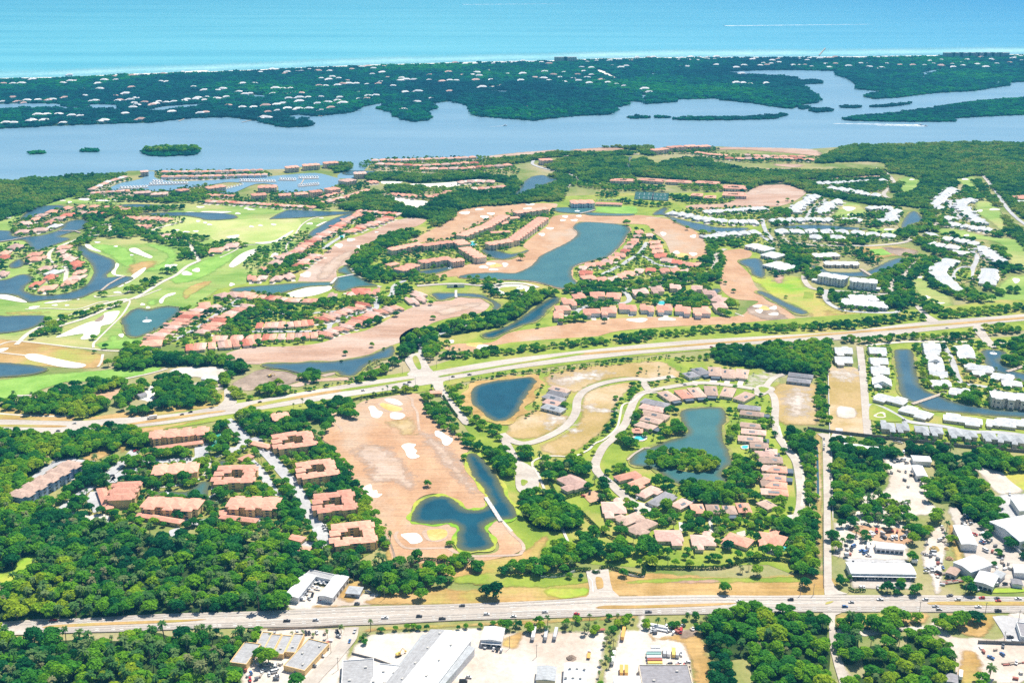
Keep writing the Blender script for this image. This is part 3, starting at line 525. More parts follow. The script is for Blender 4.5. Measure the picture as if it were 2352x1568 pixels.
for s, mt in (("-600,770 0,768 560,775 540,793 0,790 -600,790", 'dry'), ("830,790 850,778 1150,762 1500,707 2030,640 2045,652 1900,672 1500,735 1150,775 870,800", 'dry'), ("2225,618 2270,600 2352,575 2852,485 3152,442 3152,462 2852,510 2352,605 2260,622", 'dry'), ("3152,442 3400,405 3760,350 3775,362 3400,428 3152,462", 'lawn'),
      ("4050,325 4080,312 4704,207 5304,115 5304,133 4704,222 4080,328", 'lawn'), ("5304,115 5904,65 6604,10 6604,26 5904,84 5304,133", 'dry'), ("6604,10 7056,-24 8056,-107 9408,-222 10400,-305 10400,-285 9408,-203 8056,-88 7056,-8 6604,26", 'dry')):
    area('grass_median', '02', s, mt, 10, True, 3)
area('entrance_road', '12', "1370,170 1430,120 1520,110 1560,180 1600,250 1640,300 1500,330 1390,310 1420,270 1390,220", 'road', 9, True, 3)
area('entrance_road', '12', "1610,350 1710,340 1730,440 1850,600 1960,740 1900,760 1780,600 1640,440", 'road', 9, True, 3)
way('entrance_road', '12', "1500,150 1520,60 1490,0 1510,-50", 7, 'asph', 7)
area('planted_median', '12', "1440,150 1480,140 1520,240 1490,260 1450,200", 'lawn', 10, True, 3)
area('side_entrance', '02', "2060,450 2110,440 2130,520 2180,560 2100,600 2000,600 2060,540", 'road', 9, True, 3)
area('side_entrance', '31', "1350,1250 1400,1245 1480,1330 1580,1390 1480,1400 1430,1340", 'road', 9, True, 3)
area('side_entrance', '31', "1880,1440 1960,1430 2020,1520 2100,1620 2030,1620 1930,1520", 'road', 7, True, 3)
area('dirt_works', '12', "-230,400 -60,300 0,268 100,252 250,270 400,320 400,360 300,400 100,430 -100,455", 'dirt', 5, True)
area('dirt_works', '12', "600,305 740,278 752,292 660,325 610,325", 'dirt', 5, True)
area('sandy_path', '12', "300,400 600,340 850,330 950,330 1100,240 1300,150 1310,170 1100,280 950,350 600,370 400,420", 'fair2', 5)
pond('pond', '12', "60,215 300,205 500,195 700,190 900,165 1050,130 1200,70 1250,45 1262,80 1240,140 1100,180 1000,230 950,280 880,320 790,310 740,280 600,290 500,290 400,300 280,270 150,250", 'pond3', 4)
area('sand_lot', '02', "1550,290 1620,245 1780,235 2040,240 2100,260 2040,330 2000,370 1880,340 1740,330", 'shell', 5, True); area('sand_lot', '02', "800,530 900,460 1100,420 1190,410 1080,500 1000,550 900,530", 'fair', 5); area('sand_lot', '02', "1300,520 1350,430 1430,380 1450,400 1440,500 1400,550 1290,545", 'sand', 5); area('sand_lot', '02', "1780,390 1850,370 2030,390 2050,430 1900,500 1830,490", 'shell', 5)
# ---- big dormant fairway in the middle
area('dormant_fairway', '12', "660,610 720,590 800,640 900,600 1000,545 1150,520 1300,495 1400,480 1500,490 1540,560 1560,640 1620,720 1700,760 1850,850 1960,960 1940,1020 1880,1090 1960,1200 2060,1340 2130,1450 2100,1530 1980,1560 1900,1540 1850,1470 1750,1415 1620,1400 1500,1440 1430,1530 1430,1600 1480,1660 1560,1690 1750,1680 1850,1720 1830,1800 1800,1880 1860,1930 2000,1965 2200,1940 2230,1860 2150,1750 2100,1690 2150,1650 2230,1650 2352,1740 2430,1840 2450,1900 2352,1960 2000,2030 1500,2040 1280,2040 1240,1960 1200,1850 1120,1720 1050,1600 980,1480 900,1330 800,1190 720,1060 690,960 610,900 640,820 700,760 690,680", 'fair', 6, False, 3)
area('dry_ground', '12', "1180,1950 1260,1860 1300,1900 1500,1910 1750,1900 2000,1985 2352,1970 2500,1890 2700,1760 2600,2000 2400,2250 2000,2230 1500,2090 1250,2050", 'dry', 5, False, 3)
area('fairway_mottle', '12', "880,1030 950,960 1100,940 1250,1000 1400,1150 1480,1330 1400,1380 1250,1300 1050,1290 1000,1150", 'track', 7)
area('fairway_mottle', '12', "1500,830 1620,850 1750,960 1850,1050 1960,1230 2060,1380 1980,1400 1800,1250 1600,1000", 'track', 7)
area('greenish_swale', '12', "1180,740 1300,720 1420,700 1480,760 1460,860 1350,860 1250,800", 'lot', 7)
area('sand_bunker', '12', "1180,540 1220,528 1290,538 1345,575 1320,590 1240,570", 'sand', 9); area('sand_bunker', '12', "1035,605 1085,597 1120,635 1165,655 1130,705 1065,695 1050,650", 'sand', 9); area('sand_bunker', '12', "1235,665 1280,655 1350,665 1370,690 1320,718 1240,710", 'sand', 9)
area('sand_bunker', '12', "1645,830 1690,825 1740,860 1810,900 1770,955 1720,950 1700,900 1650,870", 'sand', 9); area('sand_bunker', '12', "1335,965 1390,940 1470,950 1450,980 1480,1010 1465,1035 1505,1060 1440,1083 1390,1060 1370,1010", 'sand', 9, False, 3); area('sand_bunker', '12', "985,1345 1055,1315 1070,1370 1110,1370 1120,1400 1162,1405 1110,1440 1050,1425 1010,1390", 'sand', 9, False, 3)
area('sand_bunker', '13', "1330,215 1370,200 1480,198 1530,255 1500,285 1430,295 1390,265", 'sand', 9)
area('fringe', '12', "1120,580 1160,560 1240,580 1340,605 1350,640 1250,655 1180,635", 'track', 8); area('yellow_green', '12', "1135,585 1165,568 1240,585 1335,612 1335,638 1250,645 1180,620", 'putt', 9)
area('fringe', '13', "1525,190 1560,165 1700,150 1765,170 1760,230 1700,270 1600,270 1550,240", 'track', 8); area('yellow_green', '13', "1570,180 1620,162 1720,160 1760,190 1740,235 1660,262 1600,255", 'putt', 9)
for s in ("690,715 740,760 780,800 785,835", "1360,500 1430,530 1440,590 1480,650 1490,740 1500,820"): way('cart_path', '12', s, 3, 'track', 8)
way('cart_path', '13', "1300,180 1280,230 1330,300 1400,335 1600,335 1760,335 1840,380 1950,405 2150,405 2400,395 2440,370 2460,330 2430,270 2340,190 2270,90", 3.2, 'track', 8); way('cart_path', '13', "1180,200 1230,280 1270,400 1265,460", 2, 'dirt', 8)
pond('pond', '12', "1440,1640 1450,1580 1500,1500 1600,1440 1700,1428 1790,1450 1870,1520 1960,1560 2080,1545 2160,1490 2130,1420 2090,1340 2000,1240 1960,1130 1930,1070 1960,1035 2020,1040 2080,1090 2150,1170 2220,1270 2270,1390 2340,1500 2390,1590 2320,1635 2200,1640 2100,1690 2120,1770 2170,1850 2160,1890 2050,1920 1930,1925 1860,1880 1860,1800 1870,1710 1800,1670 1700,1670 1560,1675 1470,1655", 'pond', 4.5, 4, 'meadow')
pond('pond', '12', "1985,540 1990,460 2040,410 2200,370 2352,350 2480,335 2540,340 2565,370 2530,430 2470,510 2420,600 2390,650 2340,700 2240,735 2150,710 2050,620 2000,590", 'pond', 10, 4, 'dry')
# ---- residential estate (Reserve side)
area('estate_lawn', '22', "-600,480 -100,330 300,280 1000,180 1500,150 2352,230 2450,350 2500,700 2550,1000 2600,1400 2650,2100 2352,2050 1700,2060 1100,2070 400,1990 -200,1750 -300,1400 -350,900", 'lawn', 1, False, 2)
area('vacant_lots', '22', "300,320 600,240 900,215 1330,180 1500,250 1560,330 1250,345 1050,330 880,350 700,410 580,480 480,440 330,400", 'lot', 3); area('bare_sand', '22', "330,350 420,310 700,270 850,270 900,310 650,370 500,430 400,410", 'shell', 4)
area('vacant_lots', '22', "-50,820 0,720 150,630 330,640 520,680 500,740 380,830 250,880 80,900 -60,880", 'lot', 3); area('bare_sand', '22', "290,740 330,660 520,690 480,750 350,810", 'shell', 4)
area('vacant_lots', '22', "640,520 720,450 900,400 1090,375 1120,420 1040,480 960,600 880,780 700,940 560,1020 430,1060 250,980 380,900 560,790 620,700", 'lot', 3); area('bare_sand', '22', "650,600 700,575 960,630 940,665 660,640", 'shell', 4); area('bare_sand', '22', "430,880 600,760 640,780 560,860", 'shell', 4)
area('bare_sand', '22', "2150,400 2200,310 2400,290 2450,330 2280,400", 'shell', 4); area('vacant_lots', '32', "20,520 100,390 450,400 460,560 480,740 380,770 90,740", 'lot', 3); area('bare_sand', '32', "120,560 180,430 360,420 420,560 380,680 200,700", 'shell', 4)
for c, wd in (("1490,322 1380,338 1250,355 1100,345 900,372 760,412 650,470 600,545 590,640 550,720 470,800 300,890 130,940 0,915 -100,850", 10), ("2270,445 2060,412 1850,388 1700,385 1450,420 1220,470 1130,540 1080,650 1040,760 930,890 850,960 790,1060 765,1150 810,1230 900,1300 1000,1400 1130,1500 1200,1580", 9.5), ("1195,350 1225,410 1260,455", 9), ("2320,430 2400,500 2420,600 2415,740 2450,880 2540,1010 2610,1110 2640,1250 2655,1400 2640,1560 2570,1700", 8.5), ("2320,430 2400,340 2500,300", 8)):
    way('estate_road', '22', c, wd, 'road', 8)
ell('road_circle', '22', "2310,450,95,48", 'road', 9); ell('circle_planting', '22', "2310,445,50,24", 'lawn', 10)
for s in ("1340,470 1200,490 1100,560 1050,570 1010,600 990,700 960,800 850,900 760,940 700,1000 560,1060 420,1055 300,1060 200,1100 190,1150 240,1220 300,1370", "2450,780 2480,880 2560,1000 2640,1080 2670,1200 2680,1350 2660,1520"): way('footpath', '22', s, 2.6, 'path', 9)
way('footpath', '13', "2240,60 2352,180", 2.6, 'path', 9); way('footpath', '23', "460,150 500,240 540,330 620,365", 2.6, 'path', 9)
area('entrance_plaza', '22', "-40,1080 100,1110 200,1170 240,1210 250,1300 220,1370 100,1400 40,1350 30,1250 20,1150", 'road', 8, True, 3); ell('round_planter', '22', "110,1298,34,26", 'lawn', 10)
way('gate_drive', '22', "-100,860 -40,960 40,1100 100,1200", 9, 'road', 8); area('brick_drive', '22', "640,1410 760,1370 870,1430 720,1490", 'fair', 8, True, 0)
pond('lake', '22', "1565,650 1600,630 1700,618 1850,612 1930,625 1955,680 1950,740 1920,800 1930,900 1980,1010 2010,1110 1960,1160 1920,1220 1950,1290 1820,1330 1750,1290 1560,1310 1450,1270 1340,1190 1240,1155 1110,1135 1090,1090 1150,1020 1280,980 1400,930 1500,900 1600,860 1620,820 1580,760 1560,700", 'pond2', 4, 4)
flat('pond_island', smooth(world('22', "1250,1100 1270,1020 1400,990 1600,1020 1800,1040 1880,1110 1880,1160 1800,1200 1650,1210 1500,1180 1350,1140"), 4), 'bank', 12)
for s in ("1330,470 1200,480 1180,520 1330,560 1440,560 1540,580 1660,560 1780,550 1900,540 2050,590 2200,500 2000,400 1600,410", ): pass
for t, s in (('22', "1640,400 1660,365 1720,370 1700,410"), ('22', "1790,395 1830,350 1890,355 1870,400"), ('22', "1940,400 1960,350 2010,350 1990,410"), ('22', "2060,420 2080,360 2130,370 2110,430"), ('22', "1150,640 1110,650 1110,680 1170,680"), ('22', "970,1390 1000,1360 1050,1370 1020,1400"), ('22', "1130,1470 1280,1500 1300,1560 1200,1570"), ('23', "1530,90 1620,110 1600,170 1540,180"), ('23', "1800,40 1840,40 1850,190 1810,180"), ('23', "2060,190 2140,170 2150,220 2080,230"), ('33', "-50,60 120,40 240,20 200,90 60,90")):
    area('driveway', t, s, 'shell', 7, True, 0)
# ---- bottom highway and its surroundings
area('dry_verge', '13', "1060,850 1160,760 1350,690 1480,670 1750,700 2050,710 2352,640 3050,640 3240,540 3700,560 4500,600 5200,560 5220,770 3300,780 2352,840", 'dry', 4, False, 3)
area('green_verge', '13', "1820,650 1850,590 2100,560 2352,560 3000,600 3040,650 2700,690 2352,690 2000,660", 'lawn', 5); area('green_verge', '13', "2670,760 2700,700 3030,690 3040,760 2850,800", 'meadow', 5)
area('ditch', '23', "1040,640 1300,610 2000,600 2352,600 2650,590 2650,640 2352,650 1700,650 1040,660", 'lawn', 5); area('ditch_reeds', '23', "1430,640 1750,620 1900,630 1850,650 1500,658", 'fair2', 6)
road2('highway', '03', "-600,1040 0,1012 380,985 800,975 1500,937 2352,913 2952,886 3452,866 4052,850 4704,828 5204,802 5404,780 5754,776 6404,765 7056,770 7556,765 8556,765 9056,775 9408,780 10200,780",
      "-600,1150 130,1130 800,1108 1100,1100 2000,1068 2352,1062 2952,1050 3552,1030 4152,1000 4704,982 5304,966 5904,946 6504,938 7056,922 7656,920 8556,920 9408,926 10200,930", 'road', 8)
for s in ("390,1062 520,1040 1100,1012 1850,988 1800,1002 1500,1022 900,1046 480,1066", "5494,890 5560,862 5900,860 6700,838 6740,845 6600,862 5904,888", "7580,850 7600,828 7660,822 7620,845", "8530,850 8620,826 9408,826 10200,828 10200,860 9408,862 8700,858"):
    area('grass_median', '03', s, 'dry', 10, True, 3)
# lane paint
def stripes(tile, s, dash=None, wd=0.28, mat='paint', z=.82):
    c = world(tile, s); mb = MB()
    for i in range(len(c) - 1):
        a, b = np.array(c[i]), np.array(c[i + 1]); L = np.linalg.norm(b - a); d = (b - a) / L; n = np.array((-d[1], d[0])) * wd / 2
        segs = [(0, L)] if not dash else [(t, min(t + dash[0], L)) for t in np.arange(0, L, dash[0] + dash[1])]
        for t0, t1 in segs:
            p, q = a + d * t0, a + d * t1
            mb.add([(*(p - n), z), (*(q - n), z), (*(q + n), z), (*(p + n), z)], [(0, 1, 2, 3)])
    mb.build('lane_markings' if mat == 'paint' else 'lane_wear', M[mat], kind='structure')
stripes('03', "0,1035 800,998 1500,962 2352,940 3452,893 4704,855 5404,822 6404,800 7056,797 8556,797 9408,806", (3, 9), 0.5)
stripes('03', "0,1052 800,1018 1500,980 2352,962 3452,922 4704,880 5404,845 6404,822 7056,820 8556,818 9408,822", (3, 9), 0.5)
stripes('03', "300,1095 1100,1065 2000,1035 2352,1025 3552,985 4704,935 5904,912 7056,885 8556,880 9408,885", (3, 9), 0.5)
stripes('03', "300,1110 1100,1082 2000,1050 2352,1042 3552,1006 4704,958 5904,928 7056,902 8556,898 9408,904", (3, 9), 0.5)
for s in ("0,1026 800,987 1500,950 2352,928 3452,880 4704,842 5404,800 6404,786 7056,785 8556,785 9408,795", "0,1044 800,1008 1500,971 2352,951 3452,907 4704,868 5404,834 6404,811 7056,809 8556,808 9408,814", "300,1087 1100,1052 2000,1025 2352,1013 3552,972 4704,925 5904,902 7056,875 8556,871 9408,876", "300,1103 1100,1074 2000,1043 2352,1034 3552,996 4704,947 5904,920 7056,894 8556,889 9408,895", "300,1118 1100,1090 2000,1057 2352,1050 3552,1018 4704,968 5904,936 7056,911 8556,908 9408,914"):
    stripes('03', s, None, 1.7, 'wear', .80)
for s in ("2352,1000 2852,980 3352,960 3752,945", "6200,875 6700,858 7056,846 7560,838", "4704,918 5000,906 5450,893"): stripes('03', s, None, 0.5)
area('side_road', '32', "450,850 500,845 560,855 572,1000 575,1568 578,1780 582,1960 585,2200 640,2290 740,2325 520,2335 516,2280 514,2100 512,1568 505,1100 500,890", 'road', 9, True, 0)
area('side_road', '33', "500,925 680,925 620,950 612,1000 622,1150 640,1250 690,1400 760,1600 665,1600 610,1420 575,1280 562,1150 556,960", 'road', 9, True, 0)
area('sandy_edge', '32', "575,880 700,870 720,890 620,900 590,1000 600,1568 590,1568", 'shell', 5); area('gate_apron', '23', "680,545 740,535 780,530 885,528 905,650 925,720 990,780 660,800 705,760 712,700", 'road', 9, True, 0); area('gate_island', '23', "768,610 800,600 830,620 840,690 800,710 780,700", 'dry', 11)
for s in ("690,580 740,640 745,740", "800,735 920,735"): stripes('23', s, None, 0.4)
# canal strip left of the side road
area('ditch', '32', "430,880 490,890 500,1568 505,2100 470,2100 440,1568 425,1100", 'lot', 4); area('ditch_water', '32', "445,1010 460,1010 470,1400 450,1400", 'pond3', 5); area('white_wall_base', '32', "541,30 548,30 570,830 560,830", 'conc', 5)
# vacant strip and white-roofed estate on the right
area('vacant_strip', '32', "555,240 640,250 830,260 860,560 890,850 700,840 575,830", 'lot', 4); area('bare_sand', '32', "565,265 640,255 820,265 820,350 700,370 570,330", 'shell', 5); area('old_slab', '32', "640,600 800,620 805,705 640,695", 'shell', 6)
area('estate_ground', '32', "900,20 2600,-60 2600,1000 1000,860 900,600", 'lawn', 2, False, 0)
way('estate_road', '32', "842,50 860,200 880,400 895,600 905,720 920,880", 9, 'road', 8); way('estate_road', '32', "920,585 1050,610 1180,680 1300,740 1600,780 1850,830 2150,840 2450,880", 8, 'asph', 8); way('estate_road', '32', "1600,20 1650,100 1700,200 1740,330 1800,390 2000,420 2200,480 2450,490", 8, 'asph', 8); way('estate_road', '32', "900,40 1100,20 1300,5 1700,5 2352,20", 6, 'path', 7)
area('garden', '32', "935,600 1000,590 1230,710 1200,740 960,730 930,700", 'lawn', 9); ell('garden_ring', '32', "1032,682,60,24", 'path', 10); ell('garden_bed', '32', "1032,682,38,15", 'lawn', 11)
pond('pond', '32', "1165,110 1180,85 1240,78 1310,90 1335,180 1350,260 1380,380 1440,450 1560,500 1700,560 1900,600 2100,630 2352,640 2600,650 2600,715 2352,700 2100,690 1900,670 1700,655 1560,640 1450,620 1360,570 1260,530 1220,460 1200,330 1175,200", 'pond3', 4)
pond('pond', '32', "1965,100 2000,80 2100,85 2180,105 2170,150 2120,180 2200,240 2300,290 2450,310 2450,365 2330,365 2230,320 2100,280 2020,230 1990,160", 'pond3', 4)
# industrial / yards right
area('yard', '32', "1050,1060 1180,1060 1320,1060 1450,1250 1480,1450 1580,1568 1400,1600 1000,1600 850,1480 820,1400 1080,1360 1100,1200", 'shell', 3, False, 3); area('yard', '32', "1780,1100 1900,1110 2150,1160 2352,1370 2200,1400 2080,1380 1950,1220", 'shell', 3, False, 3); area('grass_field', '32', "2150,1160 2600,1130 2600,1400 2352,1370", 'meadow', 3); area('yard', '32', "2080,1410 2600,1380 2600,1620 2100,1620", 'asph', 3, False, 0)
area('yard', '33', "590,-20 1100,-20 1300,120 1280,300 1300,440 1100,460 900,450 730,440 600,400 600,100 780,60 760,-20", 'shell', 3, False, 0); area('yard', '33', "740,160 930,130 1300,170 1300,290 940,260", 'fair', 4); area('yard', '33', "740,450 900,470 1300,470 1340,600 1330,720 760,700", 'road', 4, False, 0); area('yard', '33', "700,420 1290,430 1290,480 720,478", 'asph', 5, False, 0)
area('yard', '33', "1400,420 1500,160 1620,130 1650,300 1620,480 1600,720 1520,760 1500,600", 'shell', 4, False, 3); area('yard', '33', "1640,-50 1900,-50 2000,100 2200,150 2352,400 2500,600 2500,720 2352,690 1960,690 1900,560 1800,400", 'road', 3, False, 0); area('dry_patch', '33', "1650,130 1720,140 1800,420 1890,560 1790,560 1700,400", 'dry', 5)
area('verge', '33', "2010,715 2100,705 2330,705 2335,735 2020,740", 'meadow', 6); area('dry_verge', '33', "620,960 700,935 1400,920 1470,1000 1200,1050 700,1080 630,1040", 'dry', 5); area('dry_verge', '33', "1530,950 2050,935 2080,1000 2000,1140 1800,1130 1700,1050", 'dry', 5); area('sandy_lane', '33', "620,1080 900,1070 1470,1030 1460,940 1560,1010 1700,1140 1900,1150 2150,1150 2150,960 2400,960 2500,1500 1800,1560 1650,1240 1450,1090 900,1140 680,1140 650,1250 760,1500 900,1640 740,1640", 'shell', 4, False, 3)
area('asphalt_lot', '33', "2060,960 2160,950 2500,1010 2500,1200 2200,1200 2150,1100", 'asph', 6, False, 0); area('dry_patch', '33', "1760,1300 1900,1280 1960,1400 1950,1600 1780,1600", 'dry', 5)
# bottom yards
area('yard', '13', "-60,1080 780,1060 900,1100 860,1300 760,1640 -160,1640 -120,1300", 'shell', 3, False, 0); way('side_street', '13', "880,1060 860,1160 780,1260 680,1380 560,1500 470,1620", 11, 'road', 9)
area('yard', '13', "900,1230 1040,1120 1500,1090 2050,1060 2352,1100 2760,1095 3200,1085 3220,1200 3180,1420 3140,1640 700,1640", 'shell', 3, False, 0); area('dry_verge', '13', "970,1100 1050,1060 2352,1000 3500,950 3500,975 2352,1040 1500,1070 1050,1100", 'dry', 4, False, 0); area('dry_verge', '23', "-100,1180 100,1090 60,1240 -50,1250", 'dry', 5)
area('yard', '23', "880,1640 820,1560 990,1080 1150,1080 1160,940 1230,930 1240,1060 1700,1080 1650,1400 1680,1640", 'shell', 3, False, 0); area('dry_patch', '23', "1250,1130 1290,1120 1330,1165 1290,1190", 'dry', 5); area('dry_patch', '23', "1320,1170 1700,1090 1760,1150 1850,1600 1700,1640 1640,1400 1540,1200", 'dry', 4); area('oil_stain', '23', "1540,1100 1650,1060 1720,1090 1640,1160 1560,1160", 'dirt', 6)
area('yard', '13', "260,850 400,760 480,640 740,740 1050,740 1160,740 1060,850 620,890 480,900 300,900", 'shell', 3, False, 0); area('dry_patch', '13', "520,540 830,600 960,620 1020,660 980,760 860,830 740,780 830,640", 'dry', 4); area('dry_patch', '13', "520,870 560,850 790,860 790,872 560,885", 'dry', 10)
area('lawn_patch', '03', "-100,560 60,560 200,420 350,390 340,480 250,560 120,690 -100,680", 'meadow', 3, True)
# condominium grounds
area('condo_ground', '02', "860,1400 1100,1100 1250,980 1860,960 2100,700 2352,650 2700,650 2950,900 3200,1150 3400,1450 3500,1800 3300,2000 2700,1960 2200,1750 1500,1680 850,1640", 'bank', 2, False, 2)
for s, wd in (("2080,720 2200,830 2250,900 2200,990 2100,1000", 12), ("2200,990 1900,990 1850,940", 9), ("1250,1000 1150,1100 1000,1230 1050,1280 1150,1200 1300,1190", 12), ("1330,1060 1420,1110 1600,1105 1830,1080 1850,980 1860,940", 14), ("900,1380 870,1450 930,1560", 14), ("850,1330 750,1400 600,1520 500,1600", 10), ("2352,880 2380,960 2480,1060 2600,1200 2700,1320 2790,1480 2860,1600 2960,1780 3040,1930", 12), ("2280,1080 2400,1200 2480,1330 2600,1480", 9), ("2210,1640 2330,1660 2400,1600 2500,1620", 9), ("1650,1640 1800,1670 1950,1640", 10), ("2650,1830 2850,1870 2960,1880", 10), ("240,1320 500,1130 700,1080", 9), ("700,1100 860,1115", 7)):
    way('car_park', '02', s, wd, 'asph', 8)
area('car_park', '03', "800,50 900,20 1010,40 960,130 830,90", 'shell', 7, True); area('car_park', '03', "520,-10 780,10 800,50 650,40", 'shell', 7, True); area('car_park', '03', "1560,170 1680,150 1690,230 1580,230", 'asph', 7, True)
area('dry_patch', '02', "740,1080 860,1020 960,960 1010,1010 1000,1040 880,1100", 'dry', 4, True); area('dry_patch', '02', "1100,960 1180,920 1150,1000 1110,1030", 'dry', 4, True)
pond('pond', '02', "1420,1390 1560,1380 1700,1390 1800,1330 1870,1290 1920,1310 1900,1420 1960,1480 2010,1500 1960,1520 1880,1440 1700,1430 1500,1420", 'pond2', 3); pond('pond', '02', "1990,1170 2010,1110 2060,1100 2090,1130 2050,1160", 'pond3', 3)
way('footpath', '02', "1365,1410 1420,1350 1600,1330 1780,1290 1870,1240 1920,1150 1950,1080 2040,1050", 3, 'path', 9)
area('tennis_court', '02', "1950,860 2055,840 2070,910 2040,960 1940,980", 'court', 9, True, 0)
# ================================================================== BUILDINGS
ORD = "first second third fourth fifth sixth seventh eighth ninth tenth eleventh twelfth thirteenth fourteenth fifteenth sixteenth seventeenth eighteenth nineteenth twentieth twenty-first twenty-second twenty-third twenty-fourth twenty-fifth twenty-sixth".split()
FOOT, COURT = [], []
def frame(tile, x1, y1, x2, y2, z=3.0):
    a, b = at(tile, x1, y1, z), at(tile, x2, y2, z)
    return ((a[0] + b[0]) / 2, (a[1] + b[1]) / 2), math.atan2(b[1] - a[1], b[0] - a[0]), math.hypot(b[0] - a[0], b[1] - a[1])
def foot(c, ang, L, W, grow=1.5):
    co, s = math.cos(ang), math.sin(ang); a, b = L / 2 + grow, W / 2 + grow
    keep([(c[0] + co * x - s * y, c[1] + s * x + co * y) for x, y in ((-a, -b), (a, -b), (a, b), (-a, b))])
def shared(name, mb, mats, cache={}):
    if name not in cache: cache[name] = mb().mesh(name, mats)
    return cache[name]
def _win(w, h, d=0.14):
    m = MB(); m.box(-w / 2, w / 2, -d, d, -h / 2, h / 2); return m
def _sol():
    m = MB()
    for k in range(4): m.box(-3.2 + k * 1.62, -1.68 + k * 1.62, -1.4, 1.4, 0, .12)
    return m
def _rail():
    m = MB(); m.box(-1.7, 1.7, -.04, .02, -.95, -.85); m.box(-1.7, 1.7, -.04, .02, .0, .1)
    for k in range(8): m.box(-1.68 + k * .47, -1.62 + k * .47, -.03, .01, -.85, 0)
    return m
def opening(parent, name, w, h, x, y, z, rz, mat='glass'):
    me = shared(f"{name}_{w}_{h}_{mat}", lambda: _win(w, h), M[mat])
    return link(name, me, parent, (x, y, z), rz)
def house(c, ang, L, W, roof, wall, label, group, h=3.1, name='villa', cat='house', detail=0, wing=True, pitch=0.36, gable=False, cage=False, cloc=None, seed=0):
    r = random.Random(seed)
    t = empty(name, (c[0], c[1], 0.45), ang, label, cat, group)
    mb, rf = MB(), MB()
    mb.box(-L / 2, L / 2, -W / 2, W / 2, -0.45, h); rf.hip(0, 0, L, W, h, pitch, gable=gable)
    if wing:
        s = -1 if r.random() < .5 else 1
        wx = s * L * (0.22 + 0.06 * r.random()); wl, ww = L * 0.36, W * 0.42
        for sy in ((-1, 1) if r.random() < .6 else (-1,)):
            y0 = sy * (W / 2 + ww / 2 - 0.6); x0 = wx * (1 if sy < 0 else -1)
            mb.box(x0 - wl / 2, x0 + wl / 2, y0 - ww / 2, y0 + ww / 2, -0.45, h - 0.06)
            rf.hip(x0, y0 - sy * 1.8, wl, ww + 4.2, h - 0.05, pitch, o=0.6, ang=0, gable=False)
    mb.build('wall', M[wall], t); rf.build('roof', M[roof], t)
    if detail and not wing:
        th = math.atan(pitch); sd = r.choice((-1, 1)); pn = shared('solar_panel', _sol, M['cage']); o_ = link('solar_panel', pn, t, (L * r.uniform(-.15, .15), sd * W * .27, h + .25 + pitch * (W / 2 + .7 - W * .27) + .12)); o_.rotation_euler = (-sd * th, 0, 0)
        cage = r.random() < .5
    if cage:
        cg = MB(); cg.box(L / 2 + .1, L / 2 + 7, -W * .36, W * .36, -.4, 2.7); cg.build('pool_cage', M['cage'], t)
    if detail:
        for k in range(4):
            x = -L / 2 + (k + 0.5) * L / 4
            if not wing or abs(x) < L * 0.15: opening(t, 'window', 1.8, 1.3, x, -W / 2, 1.5, 0)
        for sx in (-1, 1): opening(t, 'window', 1.6, 1.3, sx * L / 2, -W * 0.2, 1.5, math.pi / 2)
        opening(t, 'garage_door', 4.8, 2.3, -L / 2, W * 0.18, 0.9, math.pi / 2, 'wwall')
    if not detail:
        pd = MB(); sx = r.choice((-1, 1)); pd.box(sx * L * .1 - 3.5, sx * L * .1 + 3.5, -W / 2 - W * .42 - 5, -W / 2 + 1, -.44, -.2); pd.build('driveway', M['path'], t)
    foot(c, ang, L, W + (W * .4 if wing else 0)); return t
_n = [0]
def fit(a, b, c):
    t = f"{a}, {b} from the left {c}"
    return t if len(t.split()) <= 16 else f"{a}, {b} {c}"
def hs(tile, s, roof, *pos, name='villa', **kw):
    wall, where, group = pos if len(pos) == 3 else ('cream', *pos, kw.pop('group'))[:3] if len(pos) < 2 else ('cream', *pos)
    # explicit houses: ridge line endpoints + depth  "x1,y1,x2,y2,W"
    items = s.split()
    for k, q in enumerate(items):
        v = [float(t) for t in q.split(',')]; c, ang, L = frame(tile, *v[:4]); _n[0] += 1
        rr = roof[k % len(roof)] if isinstance(roof, (list, tuple)) else roof
        adj = {'coral': 'coral tiled', 'red': 'red tiled', 'brown': 'brown tiled', 'rose': 'dusky rose tiled', 'slate': 'dark grey tiled', 'white': 'white roofed', 'silver': 'pale grey roofed'}[rr]
        lab = fit(f"{adj} house", ORD[k], where) if len(items) > 1 else f"{adj} house {where}"
        house(c, ang, max(L, 6), v[4], rr, wall, lab, group, name=name, seed=_n[0], **(({'pitch': .5} if rr == 'white' else {}) | kw))
